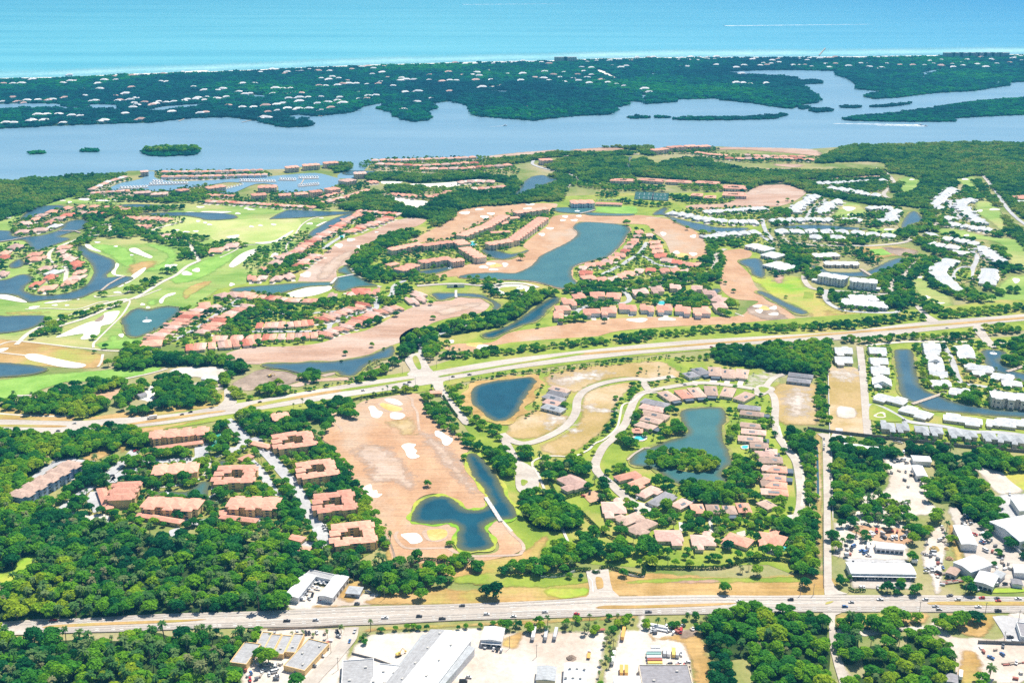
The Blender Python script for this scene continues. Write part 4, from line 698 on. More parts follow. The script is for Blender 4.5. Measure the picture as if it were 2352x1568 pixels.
def row(tile, s, n, L, W, roof, wall, where, group, name='villa', cross=False, jit=0.06, order='from the left', **kw):
    c = world(tile, s, 3.0); d = [0]
    for i in range(1, len(c)): d.append(d[-1] + math.hypot(c[i][0] - c[i - 1][0], c[i][1] - c[i - 1][1]))
    if not cross: L = min(L, 25); n = min(26, max(n, int(d[-1] / (L * 1.2))))
    for k in range(n):
        t = d[-1] * (k + 0.5) / n; i = max(j for j in range(len(d)) if d[j] <= t); i = min(i, len(c) - 2)
        f = (t - d[i]) / (d[i + 1] - d[i]); _n[0] += 1; r = random.Random(_n[0] * 7)
        x, y = c[i][0] + f * (c[i + 1][0] - c[i][0]), c[i][1] + f * (c[i + 1][1] - c[i][1])
        ang = math.atan2(c[i + 1][1] - c[i][1], c[i + 1][0] - c[i][0]) + (math.pi / 2 if cross else 0) + r.uniform(-jit, jit)
        x += -math.sin(ang) * r.uniform(-2.5, 2.5); y += math.cos(ang) * r.uniform(-2.5, 2.5)
        rr = roof[_n[0] * 5 % len(roof)] if isinstance(roof, (list, tuple)) else roof
        adj = {'coral': 'coral tiled', 'red': 'red tiled', 'brown': 'brown tiled', 'rose': 'dusky rose tiled', 'slate': 'dark grey tiled', 'white': 'white roofed', 'silver': 'pale grey roofed'}[rr]
        sp = d[-1] / n; LL = L * r.uniform(.85, 1.1); WW = W * r.uniform(.85, 1.1)
        if not cross: LL = min(LL, sp * 0.86)
        else: WW = min(WW, sp * 0.8)
        house((x, y), ang, LL, WW, rr, wall, fit(f"{adj} house", ORD[k], where), group, name=name, seed=_n[0], **({'wing': not cross} | ({'pitch': .5} if rr == 'white' else {}) | kw))
CR = ['coral', 'rose', 'coral', 'coral', 'rose', 'red', 'coral']
# ---- near estate around the island lake
g = 'tiled houses of the estate round the island lake'
_hs = hs
def hs(*a, **k):
    if k.get('wing') is False: a = (a[0], ' '.join(q.rsplit(',', 1)[0] + f",{float(q.rsplit(',', 1)[1]) * 1.1:.1f}" for q in a[1].split()), *a[2:])
    _hs(*a, name='estate_house', **k)
hs('22', "1610,290,1680,330,14 1690,250,1780,305,14", 'slate', 'wwall', 'at the top left of the upper estate street', g, detail=1, wing=False)
hs('22', "1860,240,1870,320,14 1985,260,1990,340,14 2120,260,2100,340,14", 'brown', 'cream', 'above the upper estate street', g, detail=1, wing=False)
hs('22', "1380,465,1500,545,13 1540,450,1620,525,13 1660,430,1735,515,13 1820,415,1835,500,13 2005,430,1965,510,13 2190,480,2080,540,13", ['brown', 'coral', 'brown', 'brown', 'brown', 'brown'], 'below the upper estate street', g, detail=1, wing=False)
hs('22', "1200,545,1430,595,12.5 1185,595,1400,640,12 1190,650,1430,705,12 1195,705,1370,745,12 1150,755,1310,800,12", ['slate', 'rose', 'brown', 'brown', 'brown'], 'in the stack left of the lake', g, detail=1, wing=False)
hs('22', "2080,600,2280,622,11 2100,655,2310,678,11 2100,765,2290,785,11 2110,825,2330,845,12 2080,890,2300,908,12 2190,955,2352,965,12 2240,1035,2400,1040,12 2270,1095,2420,1095,12 2290,1165,2440,1165,11 2280,1245,2450,1245,11 2290,1305,2450,1310,11 2290,1380,2450,1390,11", ['slate', 'brown', 'brown', 'rose', 'brown', 'brown', 'rose', 'brown', 'rose', 'brown', 'brown', 'rose'], 'in the stack right of the lake, counting downward', g, detail=1, wing=False)
hs('22', "355,425,520,465,11 340,465,500,500,11 300,500,475,545,11 300,550,435,580,11 290,595,470,640,12", ['brown', 'slate', 'slate', 'rose', 'silver'], 'in the stack of five by the blue pond', g, detail=1, wing=False)
hs('22', "480,1245,650,1340,20", 'rose', 'cream', 'behind the hedge beside the brick drive', g, detail=1)
hs('22', "960,1265,1160,1215,11 1090,1330,1250,1265,11.5 1180,1425,1320,1345,11 1290,1500,1450,1400,11", ['coral', 'coral', 'rose', 'slate'], 'in the slanting row below the lake tip', g, detail=1)
hs('22', "1500,1525,1610,1465,11 1690,1500,1720,1580,10.5 1835,1505,1860,1585,10.5 1985,1515,2015,1590,10 2110,1490,2145,1575,10.5 2290,1475,2390,1530,11", ['rose', 'coral', 'brown', 'brown', 'coral', 'brown'], 'in the row under the yellow-green trees', g, detail=1, wing=False)
hs('22', "830,1530,1040,1530,22", 'rose', 'cream', 'with a broad roof below the brick drive', g, detail=1)
hs('23', "1000,100,1180,30,13 1090,185,1290,85,13", 'brown', 'cream', 'beside the lawn above the clipped hedge', g, detail=1)
hs('23', "1320,220,1560,220,19 1650,260,1860,265,18 1970,225,2190,295,16 2270,230,2440,250,18", ['rose', 'rose', 'coral', 'coral'], 'in the bottom row above the clipped hedge', g, detail=1)
hs('32', "-20,1010,80,1020,12 -30,1085,130,1095,13 -10,1170,170,1185,13 -30,1245,160,1265,11 -20,1310,170,1330,12 -20,1380,180,1395,12", ['rose', 'brown', 'coral', 'coral', 'coral', 'coral'], 'in the stack left of the curving estate road', g, detail=1, wing=False)
hs('32', "190,305,410,330,12 180,350,390,375,12", 'slate', 'grey', 'on the corner of the bare sandy lot', g, detail=1, wing=False)
# ---- white metal-roofed estate at the right
hs = _hs
g = 'white metal roofed houses of the canal estate'
kw = dict(name='white_roofed_house', wall='cream', group=g, detail=1)
def wh(tile, s, where, roof='white', **k): hs(tile, s, roof, k.pop('wall', 'cream'), where, g, name='white_roofed_house', **k)
wh('32', "610,90,765,95,19 610,175,765,180,19", 'beside the long white wall', detail=1, gable=True); wh('32', "925,90,1075,95,20 935,185,1090,190,19 945,270,1105,280,20 960,370,1130,385,22", 'in the column left of the canal pond', detail=1, gable=True)
wh('32', "1420,50,1570,55,19 1430,105,1580,110,16 1460,170,1600,180,20 1470,240,1610,250,18 1480,300,1640,310,16", 'in the column right of the canal pond', detail=1, gable=True); wh('32', "1720,70,1880,80,20 1740,120,1900,135,20", 'left of the small fountain pond', detail=1)
wh('32', "990,500,1260,570,15 1220,620,1500,690,15", 'beside the round garden', detail=1); wh('32', "1490,380,1680,400,15 1670,450,1850,480,15", 'by the wooden footbridge', detail=1); wh('32', "1810,240,2070,260,16 1880,290,1990,300,12 2060,310,2250,350,15 2150,380,2330,400,15", 'between the two ponds', detail=1)
wh('32', "1615,700,1965,745,15 2010,740,2130,760,14 2110,730,2500,780,16", 'on the lower bank of the canal', detail=1)
wh('32', "1040,790,1160,800,17 1180,800,1290,810,17 1350,820,1470,830,17 1490,830,1600,840,17 1660,850,1780,860,17 1790,860,1910,870,17 1970,880,2090,890,17 2110,890,2230,910,17 2240,910,2360,930,17", 'in the front row behind the dark wall', roof='silver', detail=1, pitch=0.45, h=5)
# ---- coral villas and resort houses further away
g = 'coral roofed villas between the golf holes'
row('11', "225,800 400,720 560,620 700,540 830,460 960,390", 20, 24, 17, CR, 'cream', 'beside the narrow pond', g, cross=False); row('11', "370,880 460,830 560,770", 5, 22, 16, CR, 'cream', 'above the dormant fairway bend', g); row('11', "830,570 960,520 1100,480 1240,425", 10, 24, 17, CR, 'cream', 'along the upper dormant fairway', g); row('11', "930,370 1100,385 1335,400", 9, 24, 16, CR, 'cream', 'below the mangrove bend', g)
hs('11', "20,985,100,985,20 160,985,250,990,22 265,975,350,965,20 130,845,240,850,20 190,800,280,790,18 60,905,100,900,16", ['rose', 'rose', 'rose', 'rose', 'rose', 'coral'], 'at the canal bank below the pond row', g)
hs('01', "2275,990,2352,985,20 2000,1160,2100,1130,20 2110,1160,2180,1120,22 2200,1160,2300,1120,22 1830,1235,1930,1225,18 1930,1260,2020,1240,16", ['coral', 'rose', 'rose', 'coral', 'coral', 'rose'], 'above the lower villa lanes', g)
row('01', "1400,1560 1500,1490 1640,1400 1760,1310 1900,1240", 10, 30, 19, CR, 'cream', 'on the left lane edge', g, cross=False); row('01', "1820,1500 1960,1420 2100,1320 2300,1230", 8, 30, 19, CR, 'cream', 'on the inner lane', g)
row('11', "-60,1160 90,1165 300,1190 560,1200", 9, 20, 16, CR, 'cream', 'under the sand strip', g, cross=True); row('11', "5,1425 300,1415 545,1395", 8, 26, 17, CR, 'cream', 'in the even comb of roofs', g, cross=True, jit=0.02); row('11', "-400,1545 0,1535 300,1525 560,1510", 13, 24, 17, CR, 'cream', 'in the lower comb of roofs', g, cross=True)
row('11', "560,1370 680,1340 850,1280 1010,1215", 8, 26, 18, CR, 'cream', 'above the curving inner lane', g); row('11', "610,1510 760,1455 900,1395 1100,1300 1310,1250", 12, 26, 18, CR, 'cream', 'along the lowest dormant fairway', g)
hs('11', "665,1150,740,1150,18 840,1135,910,1130,18 940,1085,945,1140,20 1000,1130,1060,1115,18 1080,1105,1135,1105,16", ['rose', 'rose', 'red', 'coral', 'coral'], 'right of the sand strip', g); hs('11', "1390,1200,1470,1190,24 1450,1150,1540,1130,22 1490,1185,1545,1175,18", 'rose', 'cream', 'on the green knoll by the creek', g)
row('02', "1690,60 1900,45 2150,20 2352,0", 9, 28, 17, CR, 'cream', 'along the lane above the dark wood', g, cross=True); hs('02', "1290,25,1490,15,24", 'coral', 'cream', 'beside the teal fountain pond', g)
g = 'villas on the lake peninsula'
hs('21', "1135,565,1205,565,18 1115,605,1190,605,16 1095,640,1165,640,16 1060,665,1140,670,17 1030,700,1110,705,17 1000,735,1080,740,17 945,775,1040,775,17 890,805,990,805,18 820,835,930,840,18 760,855,860,860,18 670,865,770,870,18 615,890,690,895,16 620,935,740,940,18 640,985,760,975,18", CR, 'cream', 'along the lake side', g)
hs('21', "790,1000,870,1000,22 885,1000,980,1000,22 970,965,1050,965,20 1030,940,1130,945,20 1130,915,1210,920,18 1230,910,1320,915,18 1360,915,1445,915,20 1460,915,1540,915,18 1550,925,1630,930,16", CR, 'cream', 'along the tree belt', g)
hs('21', "1220,595,1300,590,18 1260,660,1370,665,17 1270,700,1380,705,17 1290,740,1390,745,17 1310,780,1430,785,18 1375,820,1480,825,18 1460,840,1565,840,18 1555,860,1660,860,18 1670,865,1755,860,18", ['rose', 'coral', 'coral', 'coral', 'red', 'rose', 'red', 'coral', 'coral'], 'along the fairway side', g)
g = 'two storey coral houses round the resort pool'
hs('21', "560,1175,670,1170,20 465,1225,580,1220,22 400,1285,530,1280,22 385,1350,470,1350,22", 'coral', 'cream', 'on the creek side of the resort ring', g, h=6, name='resort_house'); hs('21', "720,1155,850,1155,22 870,1160,1000,1165,22 1110,1130,1250,1130,20 1280,1110,1390,1110,22 1450,1085,1550,1085,18 1650,1090,1745,1095,20 1760,1140,1870,1140,20 1840,1195,1960,1210,24 1850,1260,1970,1260,22", ['coral', 'coral', 'rose', 'rose', 'rose', 'rose', 'rose', 'rose', 'rose'], 'in the upper arc of the resort ring', g, h=6, name='resort_house')
hs('21', "655,1310,805,1310,20 820,1300,960,1305,24 985,1275,1140,1275,20 1180,1280,1300,1280,20 1330,1280,1470,1285,22 1500,1290,1640,1295,22 1665,1305,1820,1310,24", 'coral', 'wwall', 'along the straight dormant fairway', g, h=6, name='resort_house')
g = 'villas on the left lagoons'
hs('01', "580,345,660,345,18 720,330,780,330,16 830,330,900,330,16 960,338,1010,335,14 1050,338,1110,338,16 430,380,550,380,18 340,410,420,412,16 570,410,680,410,20 720,385,790,385,16 810,390,890,390,18 910,400,975,400,18 1110,360,1190,360,16 490,440,590,440,16 420,475,510,475,18 290,450,370,445,18 200,490,290,480,22 470,510,540,515,18 300,545,440,545,20 160,560,270,560,20", ['coral', 'coral', 'coral', 'coral', 'coral', 'coral', 'rose', 'red', 'rose', 'coral', 'red', 'coral', 'rose', 'coral', 'coral', 'rose', 'white', 'rose', 'rose'], 'on the upper lagoon loop', g)
hs('01', "540,705,650,705,18 535,740,630,745,18 270,770,380,770,20 270,810,390,815,22 565,785,640,785,18 595,815,700,815,20 650,850,755,855,20 690,885,750,890,16 690,935,780,935,18 375,895,490,900,20 460,930,540,940,18 640,985,760,990,20 415,980,520,980,18 590,1030,690,1030,22 300,1040,385,1040,20 375,1080,510,1080,20", ['coral', 'rose', 'coral', 'coral', 'rose', 'rose', 'red', 'red', 'coral', 'rose', 'white', 'rose', 'red', 'coral', 'red', 'coral'], 'on the finger of land in the lagoon', g)
hs('01', "85,700,210,700,22 0,760,90,760,20 0,790,100,795,18 -20,950,80,945,18", ['rose', 'coral', 'red', 'rose'], 'at the left lagoon edge', g); row('01', "1140,430 1350,440 1580,450", 8, 24, 18, 'coral', 'cream', 'left of the practice range', g); row('01', "1240,515 1400,510", 3, 26, 18, 'coral', 'cream', 'behind the avenue trees', g); hs('01', "2070,690,2190,690,24 1920,735,2050,735,22 1490,595,1580,595,16", ['rose', 'coral', 'rose'], 'beside the practice range trees', g)
g = 'town houses round the marina'
row('01', "1480,68 1800,62 2100,58 2460,48", 16, 22, 14, ['coral', 'rose'], 'wwall', 'on the marina quay', g, name='town_house', h=6, wing=False); row('01', "1480,22 1900,20 2420,5", 15, 26, 14, ['coral', 'rose'], 'wwall', 'behind the marina quay', g, name='town_house', h=6, wing=False)
row('01', "840,185 950,130 1050,90 1160,60", 10, 22, 14, ['coral', 'rose', 'white'], 'cream', 'on the left marina arm', g, name='town_house', h=5, wing=False); row('01', "830,215 980,205 1200,190", 8, 26, 14, ['coral', 'rose'], 'cream', 'under the left marina arm', g, name='town_house', h=5, wing=False); row('01', "1880,280 2100,290 2352,305 2900,340", 18, 28, 16, CR, 'cream', 'above the long pond', g, name='town_house', wing=False); row('01', "1890,225 2150,235", 5, 26, 16, 'coral', 'cream', 'below the inner marina arm', g, name='town_house', wing=False)
row('11', "580,300 720,270 900,220 1040,175", 9, 24, 16, ['coral', 'rose'], 'cream', 'on the slanting marina lane', g, name='town_house', wing=False); row('11', "600,250 780,190", 4, 24, 15, 'coral', 'cream', 'beside the marina condos', g, name='town_house', wing=False)
g = 'houses on the lagoon front'
row('10', "1060,1480 1350,1478 1750,1465 2020,1450", 14, 30, 17, ['coral', 'rose'], 'cream', 'on the first lagoon front row', g, name='town_house', wing=False, h=5); row('10', "1100,1512 1500,1530 1900,1508 2050,1505", 11, 34, 18, CR, 'cream', 'on the second lagoon front row', g, name='town_house', wing=False, h=5); row('10', "1500,1560 1900,1555 2350,1520", 10, 34, 18, CR, 'cream', 'on the third lagoon front row', g, name='town_house', wing=False, h=5)
row('11', "1225,215 1380,225 1500,240", 6, 26, 17, 'coral', 'cream', 'above the sandy hollow', g, name='town_house'); row('11', "1570,240 1700,225 1810,190", 5, 26, 17, 'coral', 'cream', 'right of the sandy hollow', g, name='town_house'); row('11', "1980,165 2150,160 2300,140", 6, 26, 17, ['coral', 'rose'], 'cream', 'by the curving inlet', g, name='town_house'); row('11', "1020,110 1120,100", 3, 28, 17, 'coral', 'cream', 'beside the small sandy clearing', g, name='town_house'); row('11', "1850,110 1960,100 2200,100", 4, 28, 15, 'rose', 'cream', 'along the sandy strip', g, name='town_house')
row('20', "1680,1400 1830,1420 1980,1430", 7, 30, 18, 'coral', 'cream', 'right of the lagoon condos', g, name='town_house', wing=False); row('20', "1950,1455 2120,1460 2352,1450 2780,1470", 9, 32, 18, CR, 'cream', 'along the upper pond', g, name='town_house', wing=False); row('20', "2120,1425 2352,1435 2700,1440", 7, 30, 16, CR, 'cream', 'behind the upper pond', g, name='town_house', wing=False)
g = 'white roofed villas of the right hand village'
kw = dict(name='white_roofed_house')
row('21', "1430,385 1600,410 1850,460 2050,470 2260,470", 10, 27, 21, 'white', 'wwall', 'on the canal bank', g, **kw); row('21', "1760,380 2000,370 2330,345", 9, 27, 18, 'white', 'wwall', 'behind the canal bank', g, **kw); row('21', "1770,615 1900,590 2080,575 2270,565", 6, 30, 20, 'white', 'wwall', 'below the canal bend', g, **kw)
row('31', "20,465 200,450 600,450", 7, 30, 20, 'white', 'wwall', 'above the straight canal', g, **kw); row('31', "60,560 400,560 800,570 1180,605", 8, 38, 20, 'white', 'wwall', 'below the straight canal', g, **kw); row('31', "240,385 300,310 440,230", 7, 30, 20, 'white', 'wwall', 'on the left lane of the village', g, **kw); row('31', "470,395 540,330 660,270", 6, 30, 18, 'white', 'wwall', 'on the right lane of the village', g, **kw)
row('31', "540,155 720,175 880,215 1040,230", 6, 32, 19, 'white', 'wwall', 'on the mangrove edge', g, **kw); row('31', "440,118 700,110 1090,90", 9, 30, 17, 'white', 'wwall', 'below the long sandy clearing', g, **kw); row('31', "920,350 1000,340 1150,345", 4, 28, 20, 'white', 'wwall', 'above the triangular pond lane', g, **kw); row('31', "1200,365 1120,410 1150,455 1000,470", 5, 30, 20, 'white', 'wwall', 'left of the triangular pond', g, **kw); row('31', "870,460 770,450 690,450", 3, 26, 18, 'white', 'wwall', 'under the round practice lawn', g, **kw); row('31', "340,610 740,630", 2, 30, 20, 'white', 'wwall', 'by the village avenue', g, **kw)
row('31', "1700,165 1640,220 1560,290 1510,330 1620,350", 10, 28, 20, 'white', 'wwall', 'on the outer left lane', g, **kw); row('31', "1860,260 1770,310 1830,390 1990,490", 12, 28, 20, 'white', 'wwall', 'on the outer right lane', g, **kw); row('31', "1620,425 1740,450", 3, 28, 20, 'white', 'wwall', 'inside the outer lane', g, **kw); row('31', "1640,485 1850,520 2060,550", 6, 30, 19, 'white', 'wwall', 'above the long fairway', g, **kw)
row('31', "1460,595 1520,580", 2, 26, 18, 'white', 'wwall', 'beside the crossroads', g, **kw); row('31', "1590,620 1750,640 1930,680", 7, 26, 18, 'white', 'wwall', 'below the long fairway', g, cross=True, **kw); row('31', "1480,670 1600,690 1770,715", 6, 26, 18, 'white', 'wwall', 'on the inner village arc', g, cross=True, **kw); row('31', "1960,700 2000,740 2070,790 2160,840", 8, 26, 18, 'white', 'wwall', 'on the right village arc', g, **kw); row('31', "1690,825 1570,890 1560,940 1640,1020 1740,1120", 14, 27, 18, 'white', 'wwall', 'on the left village arc', g, cross=True, **kw); row('31', "2030,905 2040,960 2010,1050", 7, 28, 16, 'white', 'wwall', 'on the oval green', g, cross=True, **kw)
wh('33', "-10,235,150,275,18", 'with a turquoise pool at the field corner', roof='coral')
# ---- condominiums
def condo(tile, x1, y1, x2, y2, W, label, roof='coral', wall='tan', h=8.4, kind='line', group=None, name='condominium', bays=True, floors=3, cat='apartment building'):
    c, ang, L = frame(tile, x1, y1, x2, y2, h)
    if math.cos(ang) < 0: ang += math.pi
    t = empty(name, (c[0], c[1], 0.45), ang, label, cat, group); wl, rf = MB(), MB()
    B = []
    if kind == 'court':
        if name == 'condominium': COURT.append((c[0], c[1], L))
        S, D = L, W
        q_ = random.Random(int(c[0] * 3 + c[1])); u_ = lambda a: q_.uniform(-a, a)
        for k in range(3): B.append((S * (-.3 + .3 * k), D * (.36 + u_(.05)), S * .32, D * .23, .12 * k + u_(.25)))
        for k in range(3): B.append((S * (.36 + u_(.05)), D * (-.24 + .23 * k), S * .24, D * .25, .07 * k + u_(.3)))
        for k in range(3): B.append((S * (-.27 + .3 * k), D * (-.36 + u_(.04)), S * .31, D * .22, -.1 * k + u_(.25)))
        B += [(-S * .40, D * .10, S * .22, D * .22, -.6), (-S * .43, -D * .2, S * .22, D * .2, -.75), (-S * .22, D * .2, S * .2, D * .16, -.35), (-S * .12, -D * .22, S * .2, D * .16, -.4), (S * .46, D * .3, S * .15, D * .2, -.5), (S * .47, -D * .3, S * .15, D * .2, -.45)]
    else:
        B = [(0, 0, L, W, 0)]
        if bays and L > 24:
            q_ = random.Random(int(c[0] * 3 + c[1])); ns = max(3, int(L / 13)); B = [((k + .5) * L / ns - L / 2, q_.uniform(-1.3, 1.3), L / ns * 1.03, W * q_.uniform(.9, 1.08), q_.uniform(-.45, .45)) for k in range(ns)]
        if bays:
            n = max(3, int(L / 14))
            for k in range(n):
                x = -L / 2 + (k + .5) * L / n
                for s in (-1, 1): B.append((x, s * (W / 2 + .8), L / n * .52, 4.4, -.15 - .02 * k))
    for x, y, l, d, dh in B:
        wl.box(x - l / 2, x + l / 2, y - d / 2, y + d / 2, -.45, h + dh)
        if kind == 'line' and abs(y) > 3: rf.hip(x, y - math.copysign(2, y), l, d + 4, h + dh, .32, o=.7)
        else: rf.hip(x, y, l, d, h + dh, .32 if l > 3 * d else .26, o=.8)
    wl.build('wall', M[wall], t); rf.build('roof', M[roof], t)
    k = 0
    for x, y, l, d, dh in B:
        for fl in range(floors):
            z = 1.35 + fl * (h / floors)
            for s, wx in ((-1, 0), (1, 0)):
                nj = max(1, int(l / 7))
                for j in range(nj):
                    xx = x - l / 2 + (j + .5) * l / nj; k += 1
                    if k < 92 and s < 0: ob_ = opening(t, 'balcony_opening' if j % 2 == 0 else 'window', 2.8 if j % 2 == 0 else 1.4, 1.6 if j % 2 == 0 else 1.2, xx, y + s * d / 2, z, 0); (j % 2 == 0 and name == 'condominium' and link('railing', shared('railing', _rail, M['conc']), ob_, (0, -.2, 0)))
            if k < 92 and d > 8: opening(t, 'window', 1.6, 1.3, x - l / 2, y, z, math.pi / 2)
    foot(c, ang, L, W, 2); return t
g = 'coral roofed condominiums left of the wide dormant fairway'
for a, lab in ((('12', 160, 935, 520, 880, 40), 'coral courtyard condominium nearest the clubhouse pool, topmost of its column'), (('12', 380, 1200, 725, 1150, 40), 'coral courtyard condominium second from the top beside the dormant fairway'), (('12', 530, 1490, 900, 1450, 40), 'coral courtyard condominium third from the top beside the dormant fairway'), (('13', 690, 215, 1080, 175, 42), 'coral courtyard condominium lowest of its column, close to the hedge'), (('02', 1970, 1230, 2340, 1215, 40), 'coral courtyard condominium with ponds on its left side')):
    condo(*a, lab, kind='court', group=g)
condo('02', 1380, 860, 1915, 815, 17, 'longest coral condominium, parallel to the upper boulevard', group=g); condo('02', 1410, 1180, 1820, 1155, 19, 'coral condominium below the tree shaded car park', group=g); condo('02', 1330, 1480, 1840, 1505, 19, 'coral condominium below the curved footpath and pond', group=g); condo('02', 2100, 1480, 2560, 1490, 20, 'coral condominium above a row of garages near the wood', group=g)
condo('02', 1090, 1460, 1180, 1290, 22, 'coral condominium turned endways beside its garage wing', group=g)
g = 'coral roofed garages of the condominiums'
for a, lab in ((('02', 1415, 985, 1860, 925, 7), 'long narrow garage row below the longest coral condominium'), (('02', 930, 1350, 1000, 1540, 8), 'garage wing beside the endways condominium'), (('02', 1260, 1590, 1670, 1660, 7), 'narrow garage row at the lower edge above the wood'), (('02', 2030, 1610, 2360, 1650, 7), 'garage row under the right hand linear condominium'), (('13', 315, 225, 435, 255, 8), 'small coral garage under an oak by the car park'), (('13', 385, 330, 510, 350, 8), 'small coral garage lowest beside the wood'), (('12', -40, 930, 130, 970, 8), 'short garage between parked cars and condominium'), (('02', 2210, 1090, 2310, 1050, 8), 'small coral shed beside the footpath lawn'), (('13', -330, 10, -255, 0, 8), 'tiny coral roofed shed in the oaks above the wood')):
    condo(*a, lab, h=3.2, group=g, name='garage_block', bays=False, floors=1, cat='garage')
condo('12', 150, 700, 300, 680, 16, 'coral clubhouse beside a turquoise pool', h=6.5, floors=2, name='clubhouse', cat='clubhouse')
condo('02', 150, 1430, 690, 1110, 17, 'long blue hotel with brown hip roofs and stepped front', roof='brown', wall='blue', h=9.5, name='hotel', cat='hotel')
condo('12', 1605, 470, 1705, 465, 8, 'small coral gatehouse at the upper boulevard junction', h=3.5, floors=1, bays=False, name='gatehouse', cat='gatehouse')
g = 'coral topped apartment blocks in the resort middle'
for k, a in enumerate((('11', 1230, 725, 1510, 670, 16), ('11', 1530, 685, 1800, 650, 15), ('11', 1850, 640, 1920, 680, 18), ('11', 1910, 705, 2070, 800, 17), ('11', 1510, 840, 1780, 800, 17), ('11', 1780, 830, 1900, 815, 15), ('11', 1310, 915, 1460, 860, 20), ('11', 1880, 600, 2090, 515, 18), ('11', 2100, 520, 2290, 410, 18), ('11', 2130, 675, 2340, 640, 18), ('21', 0, 640, 290, 430, 18), ('21', 30, 385, 310, 345, 18), ('21', -60, 440, 60, 430, 14), ('11', 2160, 570, 2330, 560, 12), ('11', 1210, 870, 1300, 850, 14), ('11', 2240, 490, 2330, 470, 12))):
    wh_ = ['left above the turning circle', 'above the long car park', 'at the pool corner', 'slanting toward the pond', 'facing the small canal', 'beside the canal, short', 'at the lower left by the trees', 'upper left of the pool', 'along the upper dormant fairway', 'with white arcades above the pond', 'longest, slanting along the lakeside fairway', 'at the top by the bunkers', 'small, inside the upper court', 'low, inside the court by the pool', 'small, left of the lower wing', 'low, in the upper court'][k]
    condo(*a, f"coral roofed apartment block {wh_}", wall='cream', group=g, name='apartment_block', h=10 if k < 12 else 4, bays=k < 12, floors=3 if k < 12 else 1)
condo('21', 540, 290, 750, 285, 30, 'coral roofed golf clubhouse with white veranda above the pond', wall='wwall', h=9, name='golf_clubhouse', cat='clubhouse', floors=2); condo('21', 770, 300, 1010, 310, 14, 'low coral roofed wing right of the golf clubhouse', wall='cream', h=4, name='golf_clubhouse', cat='clubhouse', floors=1, bays=False)
g = 'pink town house clusters above the tennis courts'
for a, lab in ((('21', 910, 85, 1115, 90, 26), 'leftmost pink roofed town house cluster above the tennis courts'), (('21', 1165, 80, 1385, 95, 26), 'second pink town house cluster from the left at the mangrove edge'), (('21', 1420, 95, 1640, 105, 26), 'third pink town house cluster from the left at the mangrove edge'), (('21', 1690, 105, 1900, 115, 26), 'fourth pink town house cluster from the left at the mangrove edge'), (('21', 1940, 150, 2140, 155, 40), 'upper block of the terraced pink town house square'), (('21', 1940, 215, 2140, 220, 40), 'lower block of the terraced pink town house square'), (('21', 1650, 220, 1750, 225, 26), 'smaller pink cluster left of the terraced square'), (('21', 1770, 240, 1870, 245, 26), 'small pink cluster just left of the terraced square')):
    condo(*a, lab, roof='coral', wall='cream', group=g, name='town_house_cluster', h=6, kind='court', floors=2)
g = 'large condominiums at the marina'
for a, lab in ((('01', 1230, 205, 1380, 195, 18), 'left brownish condominium block below the marina'), (('01', 1390, 215, 1540, 210, 18), 'second brownish condominium block below the marina'), (('01', 1630, 185, 1720, 170, 18), 'grey white condominium block at the marina corner'), (('11', 210, 225, 320, 220, 18), 'condominium on the basin edge, leftmost of three'), (('11', 360, 215, 470, 205, 18), 'condominium on the basin edge, middle of three'), (('11', 495, 195, 600, 185, 18), 'condominium on the basin edge, right of three'), (('11', 650, 175, 750, 160, 22), 'condominium at the right end of the marina basin'), (('11', 790, 100, 890, 80, 26), 'rose coloured tower block right of the marina basin'), (('11', 900, 25, 1010, 20, 22), 'pale rose condominium on the inlet'), (('10', 275, 1540, 385, 1530, 20), 'left lagoon front condominium at the marina point'), (('10', 430, 1520, 580, 1510, 20), 'middle lagoon front condominium at the marina point'), (('10', 620, 1500, 750, 1490, 20), 'right lagoon front condominium at the marina point'), (('01', 1900, 160, 2060, 140, 20), 'coral block on the inner marina arm'), (('11', 20, 150, 190, 145, 26), 'coral block on the tip of the inner marina arm'), (('01', 1290, 10, 1360, 5, 16), 'rose block at the left marina mouth'), (('11', -40, 225, 90, 215, 20), 'coral block behind the inner basin'), (('20', 255, 1470, 365, 1465, 22), 'cream block beside the lagoon loop road'), (('20', 1290, 1380, 1420, 1365, 20), 'left coral block on the far lagoon shore'), (('20', 1430, 1355, 1570, 1345, 20), 'second coral block on the far lagoon shore'), (('20', 1590, 1345, 1695, 1340, 20), 'third coral block on the far lagoon shore'), (('20', 1715, 1345, 1815, 1340, 20), 'rightmost coral block on the far lagoon shore')):
    condo(*a, lab, roof='rose' if 'ros' in lab or 'brown' in lab else 'coral', wall='cream', group=g, name='marina_condominium', h=11, floors=3)
g = 'white four storey buildings'
